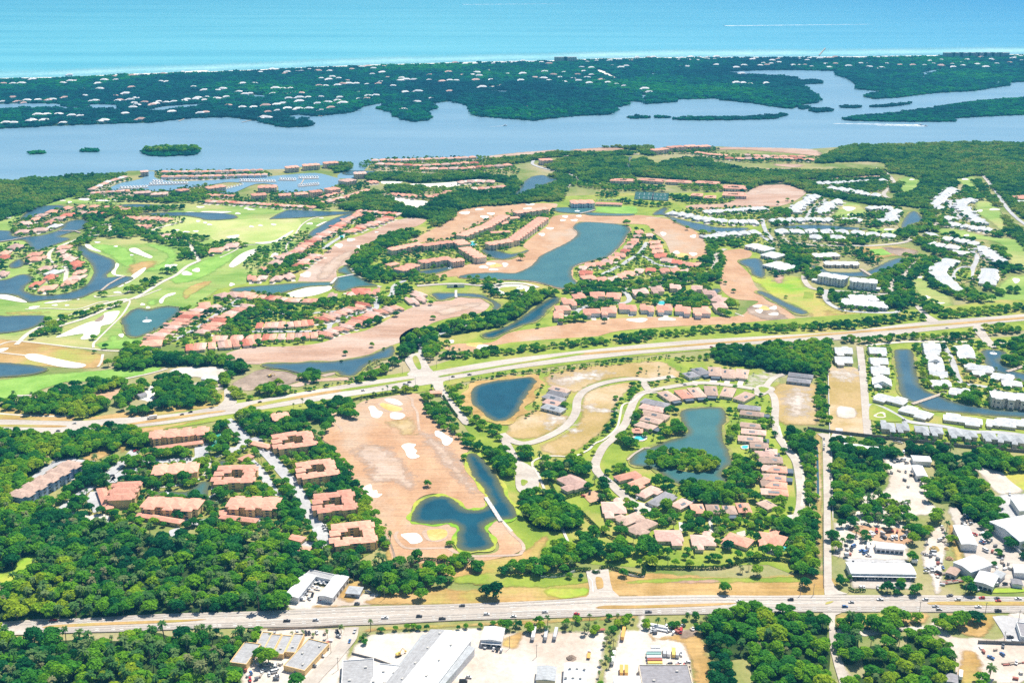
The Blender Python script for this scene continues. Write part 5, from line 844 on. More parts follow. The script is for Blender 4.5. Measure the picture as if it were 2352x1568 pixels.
for a, lab, ww in ((('31', 480, 950, 720, 990, 19), 'left white four storey apartment building by the canal', 'wwall'), (('31', 755, 1000, 1000, 1020, 19), 'right white four storey apartment building by the canal', 'wwall'), (('31', 20, 850, 210, 900, 34), 'bulky white flat topped building left of the canal', 'wwall'), (('31', -20, 760, 110, 790, 30), 'white building at the village car park', 'wwall'), (('31', -170, 680, 20, 730, 26), 'long white and blue building above the dark pond', 'wwall'), (('31', 420, 780, 640, 770, 20), 'white village clubhouse with flat grey roof behind', 'cream'), (('31', 520, 850, 830, 855, 17), 'white village clubhouse wing on the canal bend', 'cream'), (('31', 680, 1200, 900, 1220, 26), 'left half of the long white roofed care home', 'wwall'), (('31', 900, 1225, 1090, 1235, 26), 'right half of the long white roofed care home', 'wwall'), (('31', 750, 1165, 1000, 1170, 22), 'back wing of the long white roofed care home', 'wwall'), (('31', 1690, 745, 1840, 765, 24), 'flat white hall inside the village arc', 'wwall'), (('31', 410, 1000, 650, 1040, 8), 'left low white garage row below the canal buildings', 'wwall'), (('31', 780, 1065, 1030, 1085, 8), 'right low white garage row below the canal buildings', 'wwall'), (('32', 2050, 490, 2400, 520, 18), 'cream three storey block on the canal bank', 'cream')):
    low = 'garage' in lab or 'hall' in lab
    condo(*a, lab, roof='white', wall=ww, group=g, name='white_building', h=3.2 if low else (12 if 'storey' in lab else 5), floors=1 if low else (4 if 'four' in lab else 2), bays=not low)
condo('31', 2270, 250, 2400, 240, 26, 'tan roofed house at the far right edge', roof='coral', wall='wwall', h=6, name='large_house', cat='house', floors=1); condo('31', 2290, 285, 2420, 290, 16, 'white house below the tan roofed one at the far right edge', roof='white', wall='wwall', h=4, name='large_house', cat='house', floors=1)
# ---- industrial and roadside buildings
def shed(tile, x1, y1, x2, y2, W, label, roof='white', wall='wwall', h=6, pitch=.14, doors=0, cat='warehouse', name='warehouse', flatroof=False, vents=0, porch=False, halfgrey=False):
    c, ang, L = frame(tile, x1, y1, x2, y2, h)
    t = empty(name, (c[0], c[1], 0.5), ang, label, cat, 'sheds and shops along the bottom highway')
    m, r = MB(), MB(); m.box(-L / 2, L / 2, -W / 2, W / 2, -.5, h)
    if flatroof:
        m2 = MB(); a, b = L / 2, W / 2
        r.box(-a + .4, a - .4, -b + .4, b - .4, h + .002, h + .06)
        for x0, x1_, y0, y1_ in ((-a - .1, a + .1, -b - .1, -b + .4), (-a - .1, a + .1, b - .4, b + .1), (-a - .1, -a + .4, -b + .4, b - .4), (a - .4, a + .1, -b + .4, b - .4)): m2.box(x0, x1_, y0, y1_, h + .003, h + .7)
        m2.build('parapet', M[wall], t)
    else: r.hip(0, 0, L, W, h, pitch, o=.5, gable=True)
    m.build('wall', M[wall], t); ro = r.build('roof', M[roof], t)
    if halfgrey:
        hb = W / 2 + .5; q = MB(); q.add([(-L / 2 - .5, hb, h + .28), (L / 2 + .5, hb, h + .28), (L / 2 + .5, 5, h + .28 + pitch * (hb - 5)), (-L / 2 - .5, 5, h + .28 + pitch * (hb - 5))], [(0, 1, 2, 3)]); q.build('grey_roof_sheets', M['flat'], ro)
    for k in range(doors):
        x = -L / 2 + (k + .5) * L / doors
        opening(t, 'roll_up_door' if k % 2 else 'window', 2.6, 2.3, x, -W / 2 if math.cos(ang) >= 0 else W / 2, 1.2, 0)
    for k in range(vents):
        v = MB(); v.box(-.9, .9, -.7, .7, 0, 1.1); zx = h + .05 if flatroof else h + .25 + pitch * (W / 2) * .55
        link('roof_vent', shared('roof_vent', lambda: v, M['conc']), ro, ((k + .5) * L / vents - L / 2, (W * .2 if k % 2 else -W * .22), zx))
    if porch:
        p = MB(); p.box(-L / 2, L / 2, -W / 2 - 2.5, -W / 2 - .1, h * .62, h * .62 + .25)
        for k in range(5): p.cyl((-L / 2 + .3 + k * (L - .6) / 4, -W / 2 - 2.3, -.5), (-L / 2 + .3 + k * (L - .6) / 4, -W / 2 - 2.3, h * .62), .12, .12, 6)
        p.build('porch', M[roof], t)
    foot(c, ang, L, W, 1.5); return t
shed('13', 325, 780, 490, 580, 12, 'left white wing of the boat shop beside the highway', h=5, doors=5); shed('13', 480, 555, 710, 605, 8, 'dark grey back wing of the boat shop', roof='flat', h=4.5, flatroof=True, doors=4); shed('13', 640, 780, 790, 590, 12, 'right white wing of the boat shop beside the highway', h=5, doors=5)
condo('13', 845, 715, 965, 725, 10, 'small grey roofed cottage on the dry lawn', roof='silver', wall='grey', h=3, name='cottage', cat='house', floors=1, bays=False)
shed('13', 1330, 1700, 1790, 1130, 34, 'huge white gabled warehouse at the bottom', roof='white', wall='wwall', h=8, pitch=.22, vents=8, halfgrey=True); shed('13', 1560, 1700, 1960, 1240, 9, 'lean-to grey aisle on the right of the huge warehouse', roof='silver', h=6.5); shed('13', 1200, 1640, 1580, 1140, 9, 'lean-to white aisle on the left of the huge warehouse', roof='silver', h=5.5)
shed('13', 790, 1500, 1080, 1480, 34, 'grey flat roofed workshop at the bottom', roof='flat', h=5, flatroof=True, vents=2); shed('13', 1080, 1510, 1370, 1540, 30, 'white flat roofed hall with rooftop units', roof='white', h=6, flatroof=True, vents=6)
shed('13', 2085, 1115, 2270, 1130, 17, 'white gabled office on stilted porch by the truck yard', h=5, doors=4, porch=True)
shed('13', 350, 1440, 580, 1190, 18, 'long flat grey roofed shop building beside the side street', roof='flat', wall='tan', h=3.8, flatroof=True, vents=3)
for k, (x, y) in enumerate(((55, 1190), (140, 1210), (240, 1220), (350, 1205))): shed('13', x - 40, y, x + 55, y + 6, 24, f"flat grey shop unit with ribbed canopy, {ORD[k]} from the left", roof='flat', wall='tan', h=3.3 + .1 * k, flatroof=True, vents=1)
shed('13', -170, 1290, -20, 1310, 26, 'low grey shop half hidden by the bottom wood', roof='flat', wall='tan', h=4.5, flatroof=True)
shed('23', 230, 1480, 400, 1490, 16, 'silver sided shed with yellow gable', roof='silver', wall='cream', h=5); shed('23', 480, 1490, 680, 1500, 26, 'white shed with skylight strips at the bottom', h=5.5, vents=6); shed('23', 935, 1550, 1175, 1550, 10, 'white roof at the very bottom under two orange boxes', h=5); shed('23', 1180, 1510, 1640, 1510, 26, 'black flat roofed building at the bottom', roof='slate', wall='cream', h=5, flatroof=True, vents=2)
shed('32', 700, 955, 1015, 995, 12, 'long white shed below the dark estate wall', h=4, doors=5); shed('32', 1325, 1075, 1490, 1085, 13, 'white shed beside the sandy yard', h=4.5); shed('32', 1345, 1190, 1440, 1195, 24, 'taller white shed beside the sandy yard', h=5, doors=2); shed('33', 1000, -15, 1055, -10, 10, 'little white hut among the yard trees', h=3)
shed('33', 990, 305, 1240, 325, 10, 'open white roofed workshop in the upper yard', h=4, doors=6); shed('33', 740, 515, 1330, 525, 17, 'longest white roofed shop row with blue fronts', h=5, doors=14, porch=True)
shed('33', 1740, 210, 1880, 220, 34, 'upper white warehouse of three on the right', h=6); shed('33', 1800, 430, 1960, 520, 26, 'middle white warehouse of three on the right', h=6); shed('33', 1920, 590, 2090, 640, 20, 'lower white warehouse of three on the right', h=5, doors=4); shed('33', 2200, 60, 2480, 240, 40, 'big white warehouse cut by the right edge', h=8); shed('32', 2270, 1500, 2500, 1510, 26, 'white office cut by the right edge below the car park', h=6, doors=4)
shed('33', 1655, 530, 1745, 560, 12, 'tan roofed shed beside the lumber', roof='brown', wall='grey', h=4, doors=2); shed('33', 2260, 520, 2400, 540, 14, 'white roof at the right edge above the highway', h=4); shed('33', 2080, 560, 2160, 590, 10, 'grey roofed shed behind the lower warehouse', roof='silver', h=3.5); shed('33', 1640, 1520, 1740, 1540, 10, 'small dark grey roofed house at the bottom', roof='slate', wall='blue', h=3.2); shed('33', 2240, 640, 2330, 650, 8, 'dark solar canopy by the highway shops', roof='slate', h=3)
shed('33', 2300, 1080, 2450, 1100, 20, 'dark flat building at the right edge below the highway', roof='slate', h=4, flatroof=True); shed('02', 1870, 330, 2020, 345, 12, 'white works shed in the sandy lot', h=4); shed('02', 1270, 500, 1340, 480, 8, 'small grey shelter under the oaks', roof='slate', h=3.2); shed('32', 625, 810, 680, 815, 6, 'white trailer hut in the vacant strip', h=3)
# pavilion by the estate pool
def pavilion():
    c, ang, L = frame('22', 1115, 825, 1190, 828, 3); t = empty('pavilion', (c[0], c[1], .5), ang, 'square pavilion with red two tier roof beside the pool', 'pavilion')
    r = MB(); r.hip(0, 0, 11, 10.9, 3.2, .42); r.hip(0, 0, 4.5, 4.4, 5.6, .42, o=.3); r.build('roof', M['coral'], t)
    for sx in (-1, 1):
        for sy in (-1, 1): p = MB(); p.cyl((sx * 4.8, sy * 4.8, -.5), (sx * 4.8, sy * 4.8, 3.2), .25, .25); p.build('post', M['wwall'], t)
    b = MB(); b.box(-2, 2, -2, 2, -.5, 3.2); b.box(-2.1, 2.1, -2.0, 2.0, 3.3, 5.6); b.build('wall', M['cream'], t); foot(c, ang, 12, 12)
pavilion()
# swimming pools
for k, (t_, s, lab) in enumerate((('22', "1120,890 1160,868 1215,875 1220,895 1190,910 1130,905", 'kidney shaped turquoise pool beside the red pavilion'), ('12', "325,745 345,725 400,740 395,770 340,775", 'turquoise clubhouse pool above the courtyard condominium'), ('21', "1345,1205 1420,1205 1410,1230 1350,1230", 'long turquoise resort pool inside the house ring'), ('11', "1960,665 1990,655 2020,670 2000,690 1965,685", 'turquoise pool at the apartment court corner'), ('33', "75,330 170,320 160,350 80,355", 'turquoise pool behind the coral house at the field corner'), ('22', "440,1290 475,1290 470,1315 440,1310", 'small turquoise pool beside the rose roofed house'), ('22', "480,1360 525,1360 520,1390 485,1390", 'small green pool behind the hedge'), ('02', "640,1240 690,1230 695,1255 650,1270", 'turquoise hotel pool among palms'), ('22', "2115,965 2165,960 2160,985 2120,985", 'small turquoise pool by the lake bank trees'), ('11', "770,605 800,600 805,618 775,622", 'small turquoise pool by the villa lane'))):
    P = smooth(world(t_, s), 3); t = empty('swimming_pool', (*np.mean(P, 0), 0), 0, lab, 'pool'); o = np.mean(P, 0)
    dk = MB(); q = [((x - o[0]) * 1.45 + 0, (y - o[1]) * 1.45) for x, y in P]; n = len(q); dk.add([(x, y, .75) for x, y in q], [tuple(range(n)) if sum(q[i][0] * q[(i + 1) % n][1] - q[(i + 1) % n][0] * q[i][1] for i in range(n)) > 0 else tuple(range(n))[::-1]]); dk.build('deck', M['path'], t)
    wv = MB(); q = [(x - o[0], y - o[1]) for x, y in P]; wv.add([(x, y, .83) for x, y in q], [tuple(range(n)) if sum(q[i][0] * q[(i + 1) % n][1] - q[(i + 1) % n][0] * q[i][1] for i in range(n)) > 0 else tuple(range(n))[::-1]]); wv.build('water', M['pool'], t); keep(P)
# houses on the barrier island (small, far)
def ime(roof, k):
    m = MB(); L, W = 30, 16; m.box(-L / 2, L / 2, -W / 2, W / 2, -.5, 6.5, 0); m.box(-L / 2 - 4, -L / 2 + 8, -W / 2 - 7, W / 2 - 4, -.5, 4.5, 0)
    m.hip(0, 0, L, W, 6.5, .6, o=.8, mi=1); m.hip(-L / 2 + 2, -W / 2 - .5, 12, 13, 4.5, .4, o=.6, mi=1); return m.mesh('island_house', [M['wwall'], M[roof]])
IH = [ime(r, k) for k, r in enumerate(('bright', 'rose', 'white', 'bright', 'bright'))]
def ih(s, hh):
    for q in s.split():
        x, y = (float(v) for v in q.split(',')); p = at('00', x, y, 4); r = random.Random(int(x * 7 + y)); sc = r.uniform(.6, 1.0)
        o = link('island_house', IH[r.randrange(5)], None, (*p, .7), r.uniform(-.5, .5)); o.scale = (sc * 1.1, sc, sc)
        tag(o, 'pale house among the dark trees of the barrier island', 'house', 'houses on the barrier island'); keep([(p[0] - 19, p[1] - 26), (p[0] + 19, p[1] - 26), (p[0] + 19, p[1] + 12), (p[0] - 19, p[1] + 12)])
ih("30,770 120,768 200,770 580,765 650,748 690,746 300,733 960,740 1065,735 900,770 1480,748 1530,750 640,690 1050,705 1220,695 1300,690 1500,680 1680,660 120,900 250,925 220,945 450,922 480,920 600,900 350,920 30,935 160,935 840,930 880,928 1080,928 1100,925 780,880 760,815 920,820 1060,880 1210,805 1160,865 1250,905 1200,920 1230,950 1220,990 1260,970 1400,965 1430,960 1330,940 1460,935 1530,940 1600,935 1690,930 1720,915 1800,915 1820,905 1880,920 1900,895 1990,910 2010,905 1780,800 1880,830 2000,830 2050,820 2230,770 2200,845 2250,865 2080,890 2300,860 2340,770 350,1055 540,1055 660,1062 740,1065 430,1055 1150,1045 1840,1040 1890,1035 270,1112 300,1108 410,1112 60,1130 130,1130 580,1130 920,1115 960,1110 1300,1100 1580,1030 2230,985 2330,985 2100,970", 0)
ih(' '.join(f"{2352 + int(p.split(',')[0])},{p.split(',')[1]}" for p in "40,665 150,640 190,640 290,665 270,680 380,660 420,655 490,640 570,655 680,655 970,617 1030,612 1170,612 1080,630 880,640 1070,682 1160,670 1340,720 1330,745 1450,738 1210,712 1150,755 670,735 760,720 580,790 640,792 750,785 800,775 850,772 920,770 1020,775 840,742 1710,752 1780,740 1840,742 1890,690 1770,665 1830,580 1920,590 2010,588 2100,580 2180,585 2280,580 2030,672 2050,700 1990,690 2160,735 2310,682 2020,740 1590,735 1600,690 2080,805 180,815 250,815 320,810 160,860 260,862 350,850 420,858 300,905 400,902 480,895 590,895 770,895 90,975 250,955 400,935 570,955 660,945 750,930 800,950 290,1000 390,1005 490,1000 600,1015 690,990 190,965 110,1030 200,1015 80,1080 110,1085 940,850 1030,885 1100,880 1020,905 945,910 1490,845 1370,850 1780,840 1610,905 1480,940 1355,1010 600,720 700,710 1130,770 1260,790 1380,735".split()), 0)
ih(' '.join(f"{4704 + int(p.split(',')[0])},{p.split(',')[1]}" for p in "20,575 100,560 180,570 270,575 340,590 420,565 500,560 560,545 590,550 690,570 780,560 900,560 920,605 980,550 1050,610 1090,560 730,625 1000,622 640,620 100,680 300,662 290,725 340,740 210,715 480,665 440,715 600,690 690,720 710,765 480,755 610,745 730,690 80,740 820,735 880,760 960,775 1030,790 560,725 950,725 1220,820 1260,850 1150,525 1250,530 1300,528 1560,535 1640,528 1720,530 1800,528 1880,525 1540,550 1620,552 1700,555 1790,548 1860,545 1990,530 2210,550 2310,580 2130,605 2280,605 2060,625 1540,615 1610,618 1880,600 2120,765 2190,770 2060,762 2330,768 2340,600 2110,680 660,655 380,690".split()), 0)
ih(' '.join(f"{7056 + int(p.split(',')[0])},{p.split(',')[1]}" for p in "30,585 100,578 90,545 40,560 290,548 380,540 360,555 480,540 560,535 620,530 700,532 760,530 850,530 900,528 1010,530 1080,528 230,600 290,600 340,598 530,592 620,588 400,618 560,622 740,610 850,585 910,590 930,620 1000,635 1040,628 1090,585 1210,600 1330,600 1440,602 1520,585 1590,605 1620,610 1700,620 1690,590 1780,580 1790,605 1920,595 1960,530 1830,550 2070,555 2220,580 2270,525 2320,520 2100,590 2050,545 1590,550 1860,520 2000,620 2200,515 2250,540 2330,560 1490,560".split()), 0)
# beach front blocks
for k, x in enumerate((8720, 8790, 8860, 8950, 9010, 9080, 9150, 9210, 5240, 5150)):
    c = at('00', x, 514 if x > 8000 else 555, 10); t = empty('beach_block', (c[0], c[1], .7), 0, f"{'grey' if x > 8000 else 'pale'} beach front apartment block, {ORD[k] if x > 8000 else ORD[k - 8]} from the {'left in the right hand row' if x > 8000 else 'right in the middle of the beach'}", 'apartment building', 'beach front apartment blocks')
    m = MB(); m.box(-30, 30, -9, 9, -.7, 24); m.box(-12, 12, -12, -9.05, -.7, 22); m.build('wall', M['silver' if x > 8000 else 'cream'], t); r = MB(); r.box(-30.5, 30.5, -9.5, 9.5, 24.01, 25); r.build('roof', M['flat'], t)
    for j in range(24): opening(t, 'balcony_opening', 5.0, 1.8, -24 + (j % 6) * 9.6, -9 if j % 6 not in (2, 3) else -12, 3 + (j // 6) * 5.6, 0)
# ================================================================== VEGETATION
def leaf_cloud(lobes, per, size, r_, flatz=0.5):
    V, Fc = [], []
    for (cx, cy, cz, rx, rz) in lobes:
        n = int(per * (rx / 2.2) ** 1.6) + 8
        u = r_.normal(size=(n, 3)); u /= np.linalg.norm(u, axis=1)[:, None]
        u[:, 2] = np.where(u[:, 2] < -0.35, -u[:, 2], u[:, 2])
        rad = r_.uniform(0.72, 1.08, n)[:, None]
        c = np.array([cx, cy, cz]) + u * rad * np.array([rx, rx, rz])
        nn = u * 0.9 + r_.normal(scale=0.38, size=(n, 3)); nn[:, 2] += 0.25; nn /= np.linalg.norm(nn, axis=1)[:, None]
        t = np.cross(nn, r_.normal(size=(n, 3))); t /= np.linalg.norm(t, axis=1)[:, None] + 1e-9; b = np.cross(nn, t)
        s = (size * r_.uniform(0.6, 1.35, n))[:, None]
        k = len(V)
        q = np.stack([c - t * s - b * s * .6, c + t * s * .3 - b * s * .75, c + t * s + b * s * .5, c - t * s * .4 + b * s * .8], 1).reshape(-1, 3)
        V += [tuple(v) for v in q]; Fc += [(k + 4 * i, k + 4 * i + 1, k + 4 * i + 2, k + 4 * i + 3) for i in range(n)]
    return V, Fc
def crown_lobes(r_, Rd, H, base, n):
    L = []
    for k in range(n):
        a = 2.4 * k + r_.uniform(-.4, .4); rr = Rd * math.sqrt((k + .4) / n) * r_.uniform(.75, 1.05)
        z = base + H * (1 - (rr / Rd) ** 2 * .75) * r_.uniform(.7, 1.0)
        lr = Rd * r_.uniform(.30, .46); L.append((rr * .8 * math.cos(a), rr * .8 * math.sin(a), z, lr, lr * r_.uniform(.6, .85)))
    return L
def trunk_mb(r_, h, rd, limbs):
    m = MB(); m.cyl((0, 0, -.3), (0, 0, h), rd, rd * .7, 7)
    for k in range(limbs):
        a = k * 6.283 / limbs + r_.uniform(-.4, .4); l = r_.uniform(2.2, 3.6)
        m.cyl((0, 0, h - .3), (l * math.cos(a), l * math.sin(a), h + r_.uniform(1.2, 2.2)), rd * .55, rd * .2, 5)
    return m
OAK, OAKL, PALM, MANG, COAST = [], [], [], [], []
for k in range(6):
    r_ = np.random.default_rng(100 + k)
    L = crown_lobes(r_, 5.2, 4.6, 3.0, 13 + k % 3)
    V, Fc = leaf_cloud(L, 52, 0.62, r_)
    me = bpy.data.meshes.new('oak_crown'); me.from_pydata(V, [], Fc); me.materials.append(M['oakleaf'])
    OAK.append((trunk_mb(r_, 3.2, .32, 4).mesh('oak_trunk', M['bark']), me))
    V, Fc = leaf_cloud(L, 30, 0.82, r_); mb = MB(); mb.add(V, Fc, 0); tm = trunk_mb(r_, 3.2, .32, 2); mb.add(tm.v, tm.f, 1); OAKL.append(mb.mesh('oak_mass', [M['oakleaf'], M['bark']]))
def palm_crown(r_, n, droop):
    m = MB()
    for k in range(n):
        a = 2.4 * k + r_.uniform(-.3, .3); el = r_.uniform(-.5, 1.2); l = r_.uniform(1.7, 2.5); wd = .42
        pr = None
        for j in range(4):
            t = j / 3; x = l * t * math.cos(el * .8); z = l * (math.sin(el) * t - droop * t * t)
            c = np.array([x * math.cos(a), x * math.sin(a), z]); s = np.array([-math.sin(a), math.cos(a), 0]) * wd * (.35 + 1.2 * t * (1.25 - t)) 
            if pr is not None:
                k0 = len(m.v); dz = np.array([0, 0, -.16])
                m.v += [tuple(pr[0] - pr[1] + dz), tuple(pr[0]), tuple(pr[0] + pr[1] + dz), tuple(c - s + dz), tuple(c), tuple(c + s + dz)]
                m.f += [(k0, k0 + 1, k0 + 4, k0 + 3), (k0 + 1, k0 + 2, k0 + 5, k0 + 4)]; m.mi += [0, 0]
            pr = (c, s)
    return m
for k in range(4):
    r_ = np.random.default_rng(300 + k); h = (5.2, 6.2, 7.4, 4.4)[k]
    tm = MB(); bx = r_.uniform(-.5, .5); tm.cyl((0, 0, -.3), (bx, .2, h * .55), .24, .2, 6); tm.cyl((bx, .2, h * .55), (bx * 1.2, .1, h), .2, .17, 6)
    cr = palm_crown(r_, 30, .55); cr.v = [(x + bx * 1.2, y + .1, z + h) for x, y, z in cr.v]
    a, b = tm.mesh('palm_trunk', M['bark']), cr.mesh('palm_crown', M['palmleaf'])
    mb = MB(); mb.add(cr.v, cr.f, 0); mb.add(tm.v, tm.f, 1); PALM.append((a, b, mb.mesh('palm_mass', [M['palmleaf'], M['bark']])))
for k in range(5):
    r_ = np.random.default_rng(500 + k); Lb = []
    for j in range(16):
        a, rr = r_.uniform(0, 6.28), 10 * math.sqrt(r_.uniform(0, 1)); lr = r_.uniform(2.2, 4.2)
        Lb.append((rr * math.cos(a), rr * math.sin(a), r_.uniform(1.5, 4.2 + (k == 4) * 3), lr, lr * .85))
    V, Fc = leaf_cloud(Lb, 16, 1.15, r_); me = bpy.data.meshes.new('mangrove_clump'); me.from_pydata(V, [], Fc); me.materials.append(M['mangleaf']); MANG.append(me); m2 = me.copy(); m2.name = 'coastal_clump'; m2.materials[0] = M['coastleaf_hazed']; COAST.append(m2)
PT = {'oak': [], 'palm': [], 'mang': [], 'coast': []}      # x, y, scale, label, group, forced
def sample(poly, sp):
    q = np.array(poly); x0, y0 = q.min(0); x1, y1 = q.max(0)
    gx, gy = np.meshgrid(np.arange(x0, x1, sp), np.arange(y0, y1, sp * .87)); gx = gx + (np.arange(gx.shape[0]) % 2)[:, None] * sp / 2
    P = np.stack([gx.ravel(), gy.ravel()], 1); P = P + rng.uniform(-.36, .36, P.shape) * sp
    return P[inside(q, P)]
def free(P, m=None):
    ok = np.ones(len(P), bool)
    for k in KEEP: ok &= ~inside(k, P)
    return P[ok]
def wood(tile, s, sp, mix, label, group, size=(.7, 1.35), respect=True, z=5.0, floor=True, thin=1.0):
    poly = smooth(world(tile, s, z), 3)
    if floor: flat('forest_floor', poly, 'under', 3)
    P = sample(poly, sp)
    if thin < 1: P = P[rng.random(len(P)) < thin]
    if respect: P = free(P)
    for x, y in P:
        u = rng.random(); kd = 'oak' if u < mix else 'palm'
        PT[kd].append((x, y, rng.uniform(*size) * (1.0 if kd == 'oak' else 1.3), label if kd == 'oak' else label.replace('tree', 'palm').replace('oak', 'palm'), group.replace('trees', 'palms') if kd == 'palm' else group, 0))
def belt(tile, s, wd, sp, mix, label, group, **k):
    c = smooth(world(tile, s, 4.0), 4, False); poly = ribbon_poly(c, wd)
    P = sample(poly, sp); P = free(P) if k.get('respect', True) else P
    sz = k.get('size', (.6, 1.0))
    for x, y in P:
        kd = 'oak' if rng.random() < mix else 'palm'
        PT[kd].append((x, y, rng.uniform(*sz), label if kd == 'oak' else label.replace('tree', 'palm'), group if kd == 'oak' else group.replace('trees', 'palms'), 0))
def mang(tile, s, sp=15, respect=True, z=3.0, floor=True, size=(.75, 1.1)):
    poly = smooth(world(tile, s, z), 3)
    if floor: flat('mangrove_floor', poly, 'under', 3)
    P = sample(poly, sp); P = free(P) if respect else P
    for x, y in P: PT['mang'].append((x, y, rng.uniform(*size), '', '', 0))
def trees(tile, s, label, group, kind='oak', base=1.0, zc=5.0):
    n = len(s.split())
    for k, q in enumerate(s.split()):
        v = [float(t) for t in q.split(',')]; sc = (v[2] if len(v) > 2 else 1) * base; x, y = at(tile, v[0], v[1], zc * sc)
        PT[kind].append((x, y, sc, (f"{label}, {ORD[k]} of {n}" + (" from the left" if len(label.split()) < 11 else "")) if 1 < n < 20 else label, group, 1))
# near woods
for x, y, L in COURT:
    for k in range(7): PT['oak' if k < 3 else 'palm'].append((x + rng.uniform(-.2, .14) * L, y + rng.uniform(-.14, .12) * L, rng.uniform(.4, .6), 'garden tree in a condominium courtyard' if k < 3 else 'palm in a condominium courtyard', 'trees in the courtyards' if k < 3 else 'palms in the courtyards', 1))
W1 = 'leafy tree in the dense wood along the upper side of the bottom highway'
wood('03', "-300,-250 0,-120 300,-60 500,20 700,120 850,140 1050,90 1300,130 1500,215 1700,210 1900,190 2352,230 2600,300 2850,390 3250,430 3500,450 3800,470 3850,580 3750,680 3560,730 3400,620 3100,570 2820,540 2620,760 2590,850 2430,870 2352,860 1500,880 800,920 0,960 -300,980", 6.8, .55, W1, 'trees of the wood above the highway', size=(.5, 1.5), thin=.94)
wood('03', "-200,1110 60,1080 150,1150 700,1120 1080,1130 1400,1050 1600,1100 1850,1050 2100,1100 2352,1030 2390,1080 2330,1150 2250,1260 2150,1440 2020,1640 -200,1700", 6.8, .5, 'leafy tree in the bottom left wood below the highway', 'trees of the bottom left wood', size=(.5, 1.5), thin=.95)
wood('02', "-200,840 60,820 430,860 440,960 380,1060 470,1100 430,1180 300,1290 150,1370 50,1440 0,1600 -200,1620", 7.2, .95, 'dark oak in the wood left of the blue hotel', 'trees left of the hotel')
wood('02', "440,980 500,870 650,830 800,800 960,770 1150,780 1300,840 1380,900 1280,960 1100,930 1000,1010 900,960 740,1060 560,1060 470,1040", 7.2, .97, 'dark oak in the wood between boulevard and hotel', 'trees above the hotel')
wood('02', "560,1400 720,1250 860,1100 1000,1050 1120,1040 1100,1120 980,1220 1000,1290 940,1350 860,1400 720,1530 500,1580 380,1560 300,1600 200,1560 420,1460", 7.5, .85, 'oak in the belt right of the blue hotel', 'trees right of the hotel', floor=False)
wood('02', "20,1480 350,1520 700,1560 850,1650 1300,1760 1700,1800 1400,1800 800,1720 0,1650 -200,1600", 7.5, .8, 'oak between hotel and car park', 'trees below the hotel')
for s in ("1440,1030 1650,985 1780,1000 1800,1060 1450,1090", "1150,1110 1250,1060 1400,1050 1420,1110 1200,1180", "1030,1350 1100,1340 1080,1420 1000,1440", "1150,1220 1400,1240 1420,1300 1250,1280", "1520,1250 1800,1220 1830,1280 1500,1310", "1590,1370 1800,1360 1900,1450 1880,1500 1700,1450", "1860,850 1950,800 2050,700 2060,800 1940,900 1900,1040 1850,1000", "2070,870 2130,900 2090,1000 1960,990", "2180,700 2300,620 2500,650 2700,640 2800,700 2700,800 2352,830 2250,780", "2000,1370 2200,1400 2352,1350 2500,1340 2352,1440 2050,1440", "1500,840 1900,850 1880,880 1500,880", "1340,1550 1800,1560 1900,1600 1800,1640 1400,1590", "2450,1340 2550,1300 2680,1560 2750,1620 2650,1660 2480,1500", "2580,1200 2660,1180 2750,1540 2700,1560", "2360,1330 2500,1290 2560,1380 2400,1420", "2800,960 2950,900 3000,940 2900,1010 2790,1000", "2100,500 2160,440 2250,460 2200,520", "1850,1640 2050,1640 2080,1690 1900,1690", "2440,1780 2700,1760 2800,1860 2600,1900 2450,1830", "700,860 760,850 800,900 740,920", "1880,1050 1950,1030 1920,1120 1860,1180 1830,1160"):
    wood('02', s, 7.5, .85, 'oak shading the car parks between coral condominiums', 'trees among the condominiums', floor=False)
wood('02', "1000,1230 1250,1000 1900,980 2150,720 2700,660 2950,900 3200,1150 3400,1450 3500,1800 3300,1950 2700,1930 2200,1730 1500,1660 850,1620 870,1400", 7.8, .8, 'oak shading the car parks between coral condominiums', 'trees among the condominiums', floor=False, thin=.9, size=(.5, 1.0))
wood('12', "450,600 560,590 690,650 690,740 600,740 460,690", 8, 1, 'oak in the clump left of the fairway top', 'trees at the fairway top', floor=False); wood('12', "580,550 720,520 860,510 915,560 900,680 800,680 740,600 600,590", 8, 1, 'oak in the clump at the fairway top corner', 'trees at the fairway top', floor=False)
trees('12', "640,780,1.3 870,1165,.8 600,850,.8 680,985,.8 1910,1060,.7", 'round oak on the rim of the big dormant fairway', 'oaks round the dormant fairway')
trees('12', "1575,1305,.75", 'lone twin-crowned tree on the dormant fairway above the pond', 'oaks round the dormant fairway'); trees('13', "1780,280,.7", 'lone lollipop tree beside the pond arm and cart path', 'oaks round the dormant fairway')
belt('12', "560,960 650,1000 740,1080 760,1180 740,1260 850,1320 900,1420 950,1510 1020,1600 1060,1700", 12, 7.5, .9, 'oak in the belt between condominiums and fairway', 'trees between condominiums and fairway', size=(.7, 1))
belt('13', "820,-60 1000,60 1110,110 1150,200 1150,300 1020,330 900,400 750,400", 13, 7.5, .9, 'oak wrapped round the lowest courtyard condominium', 'trees round the lowest condominium', size=(.7, 1))
belt('12', "1560,460 1600,560 1680,680 1760,760 1900,860 2050,960 2150,1000 2250,1100 2320,1250", 16, 8.5, .85, 'bright green street tree along the estate drive', 'trees along the estate drive', size=(.75, 1.05))
belt('12', "1780,400 1830,520 1900,620 1980,700 2100,760 2250,860 2352,960 2500,1060", 15, 8.5, .8, 'bright green tree between estate drive and blue pond', 'trees along the estate drive', size=(.75, 1.05)); belt('12', "1700,560 1760,640 1830,740", 8, 8, .7, 'street tree in the drive median', 'trees along the estate drive')
wood('12', "2170,1060 2300,1020 2400,1080 2380,1200 2250,1230 2170,1150", 8, 1, 'bright green tree right of the narrow pond', 'trees right of the pond', floor=False)
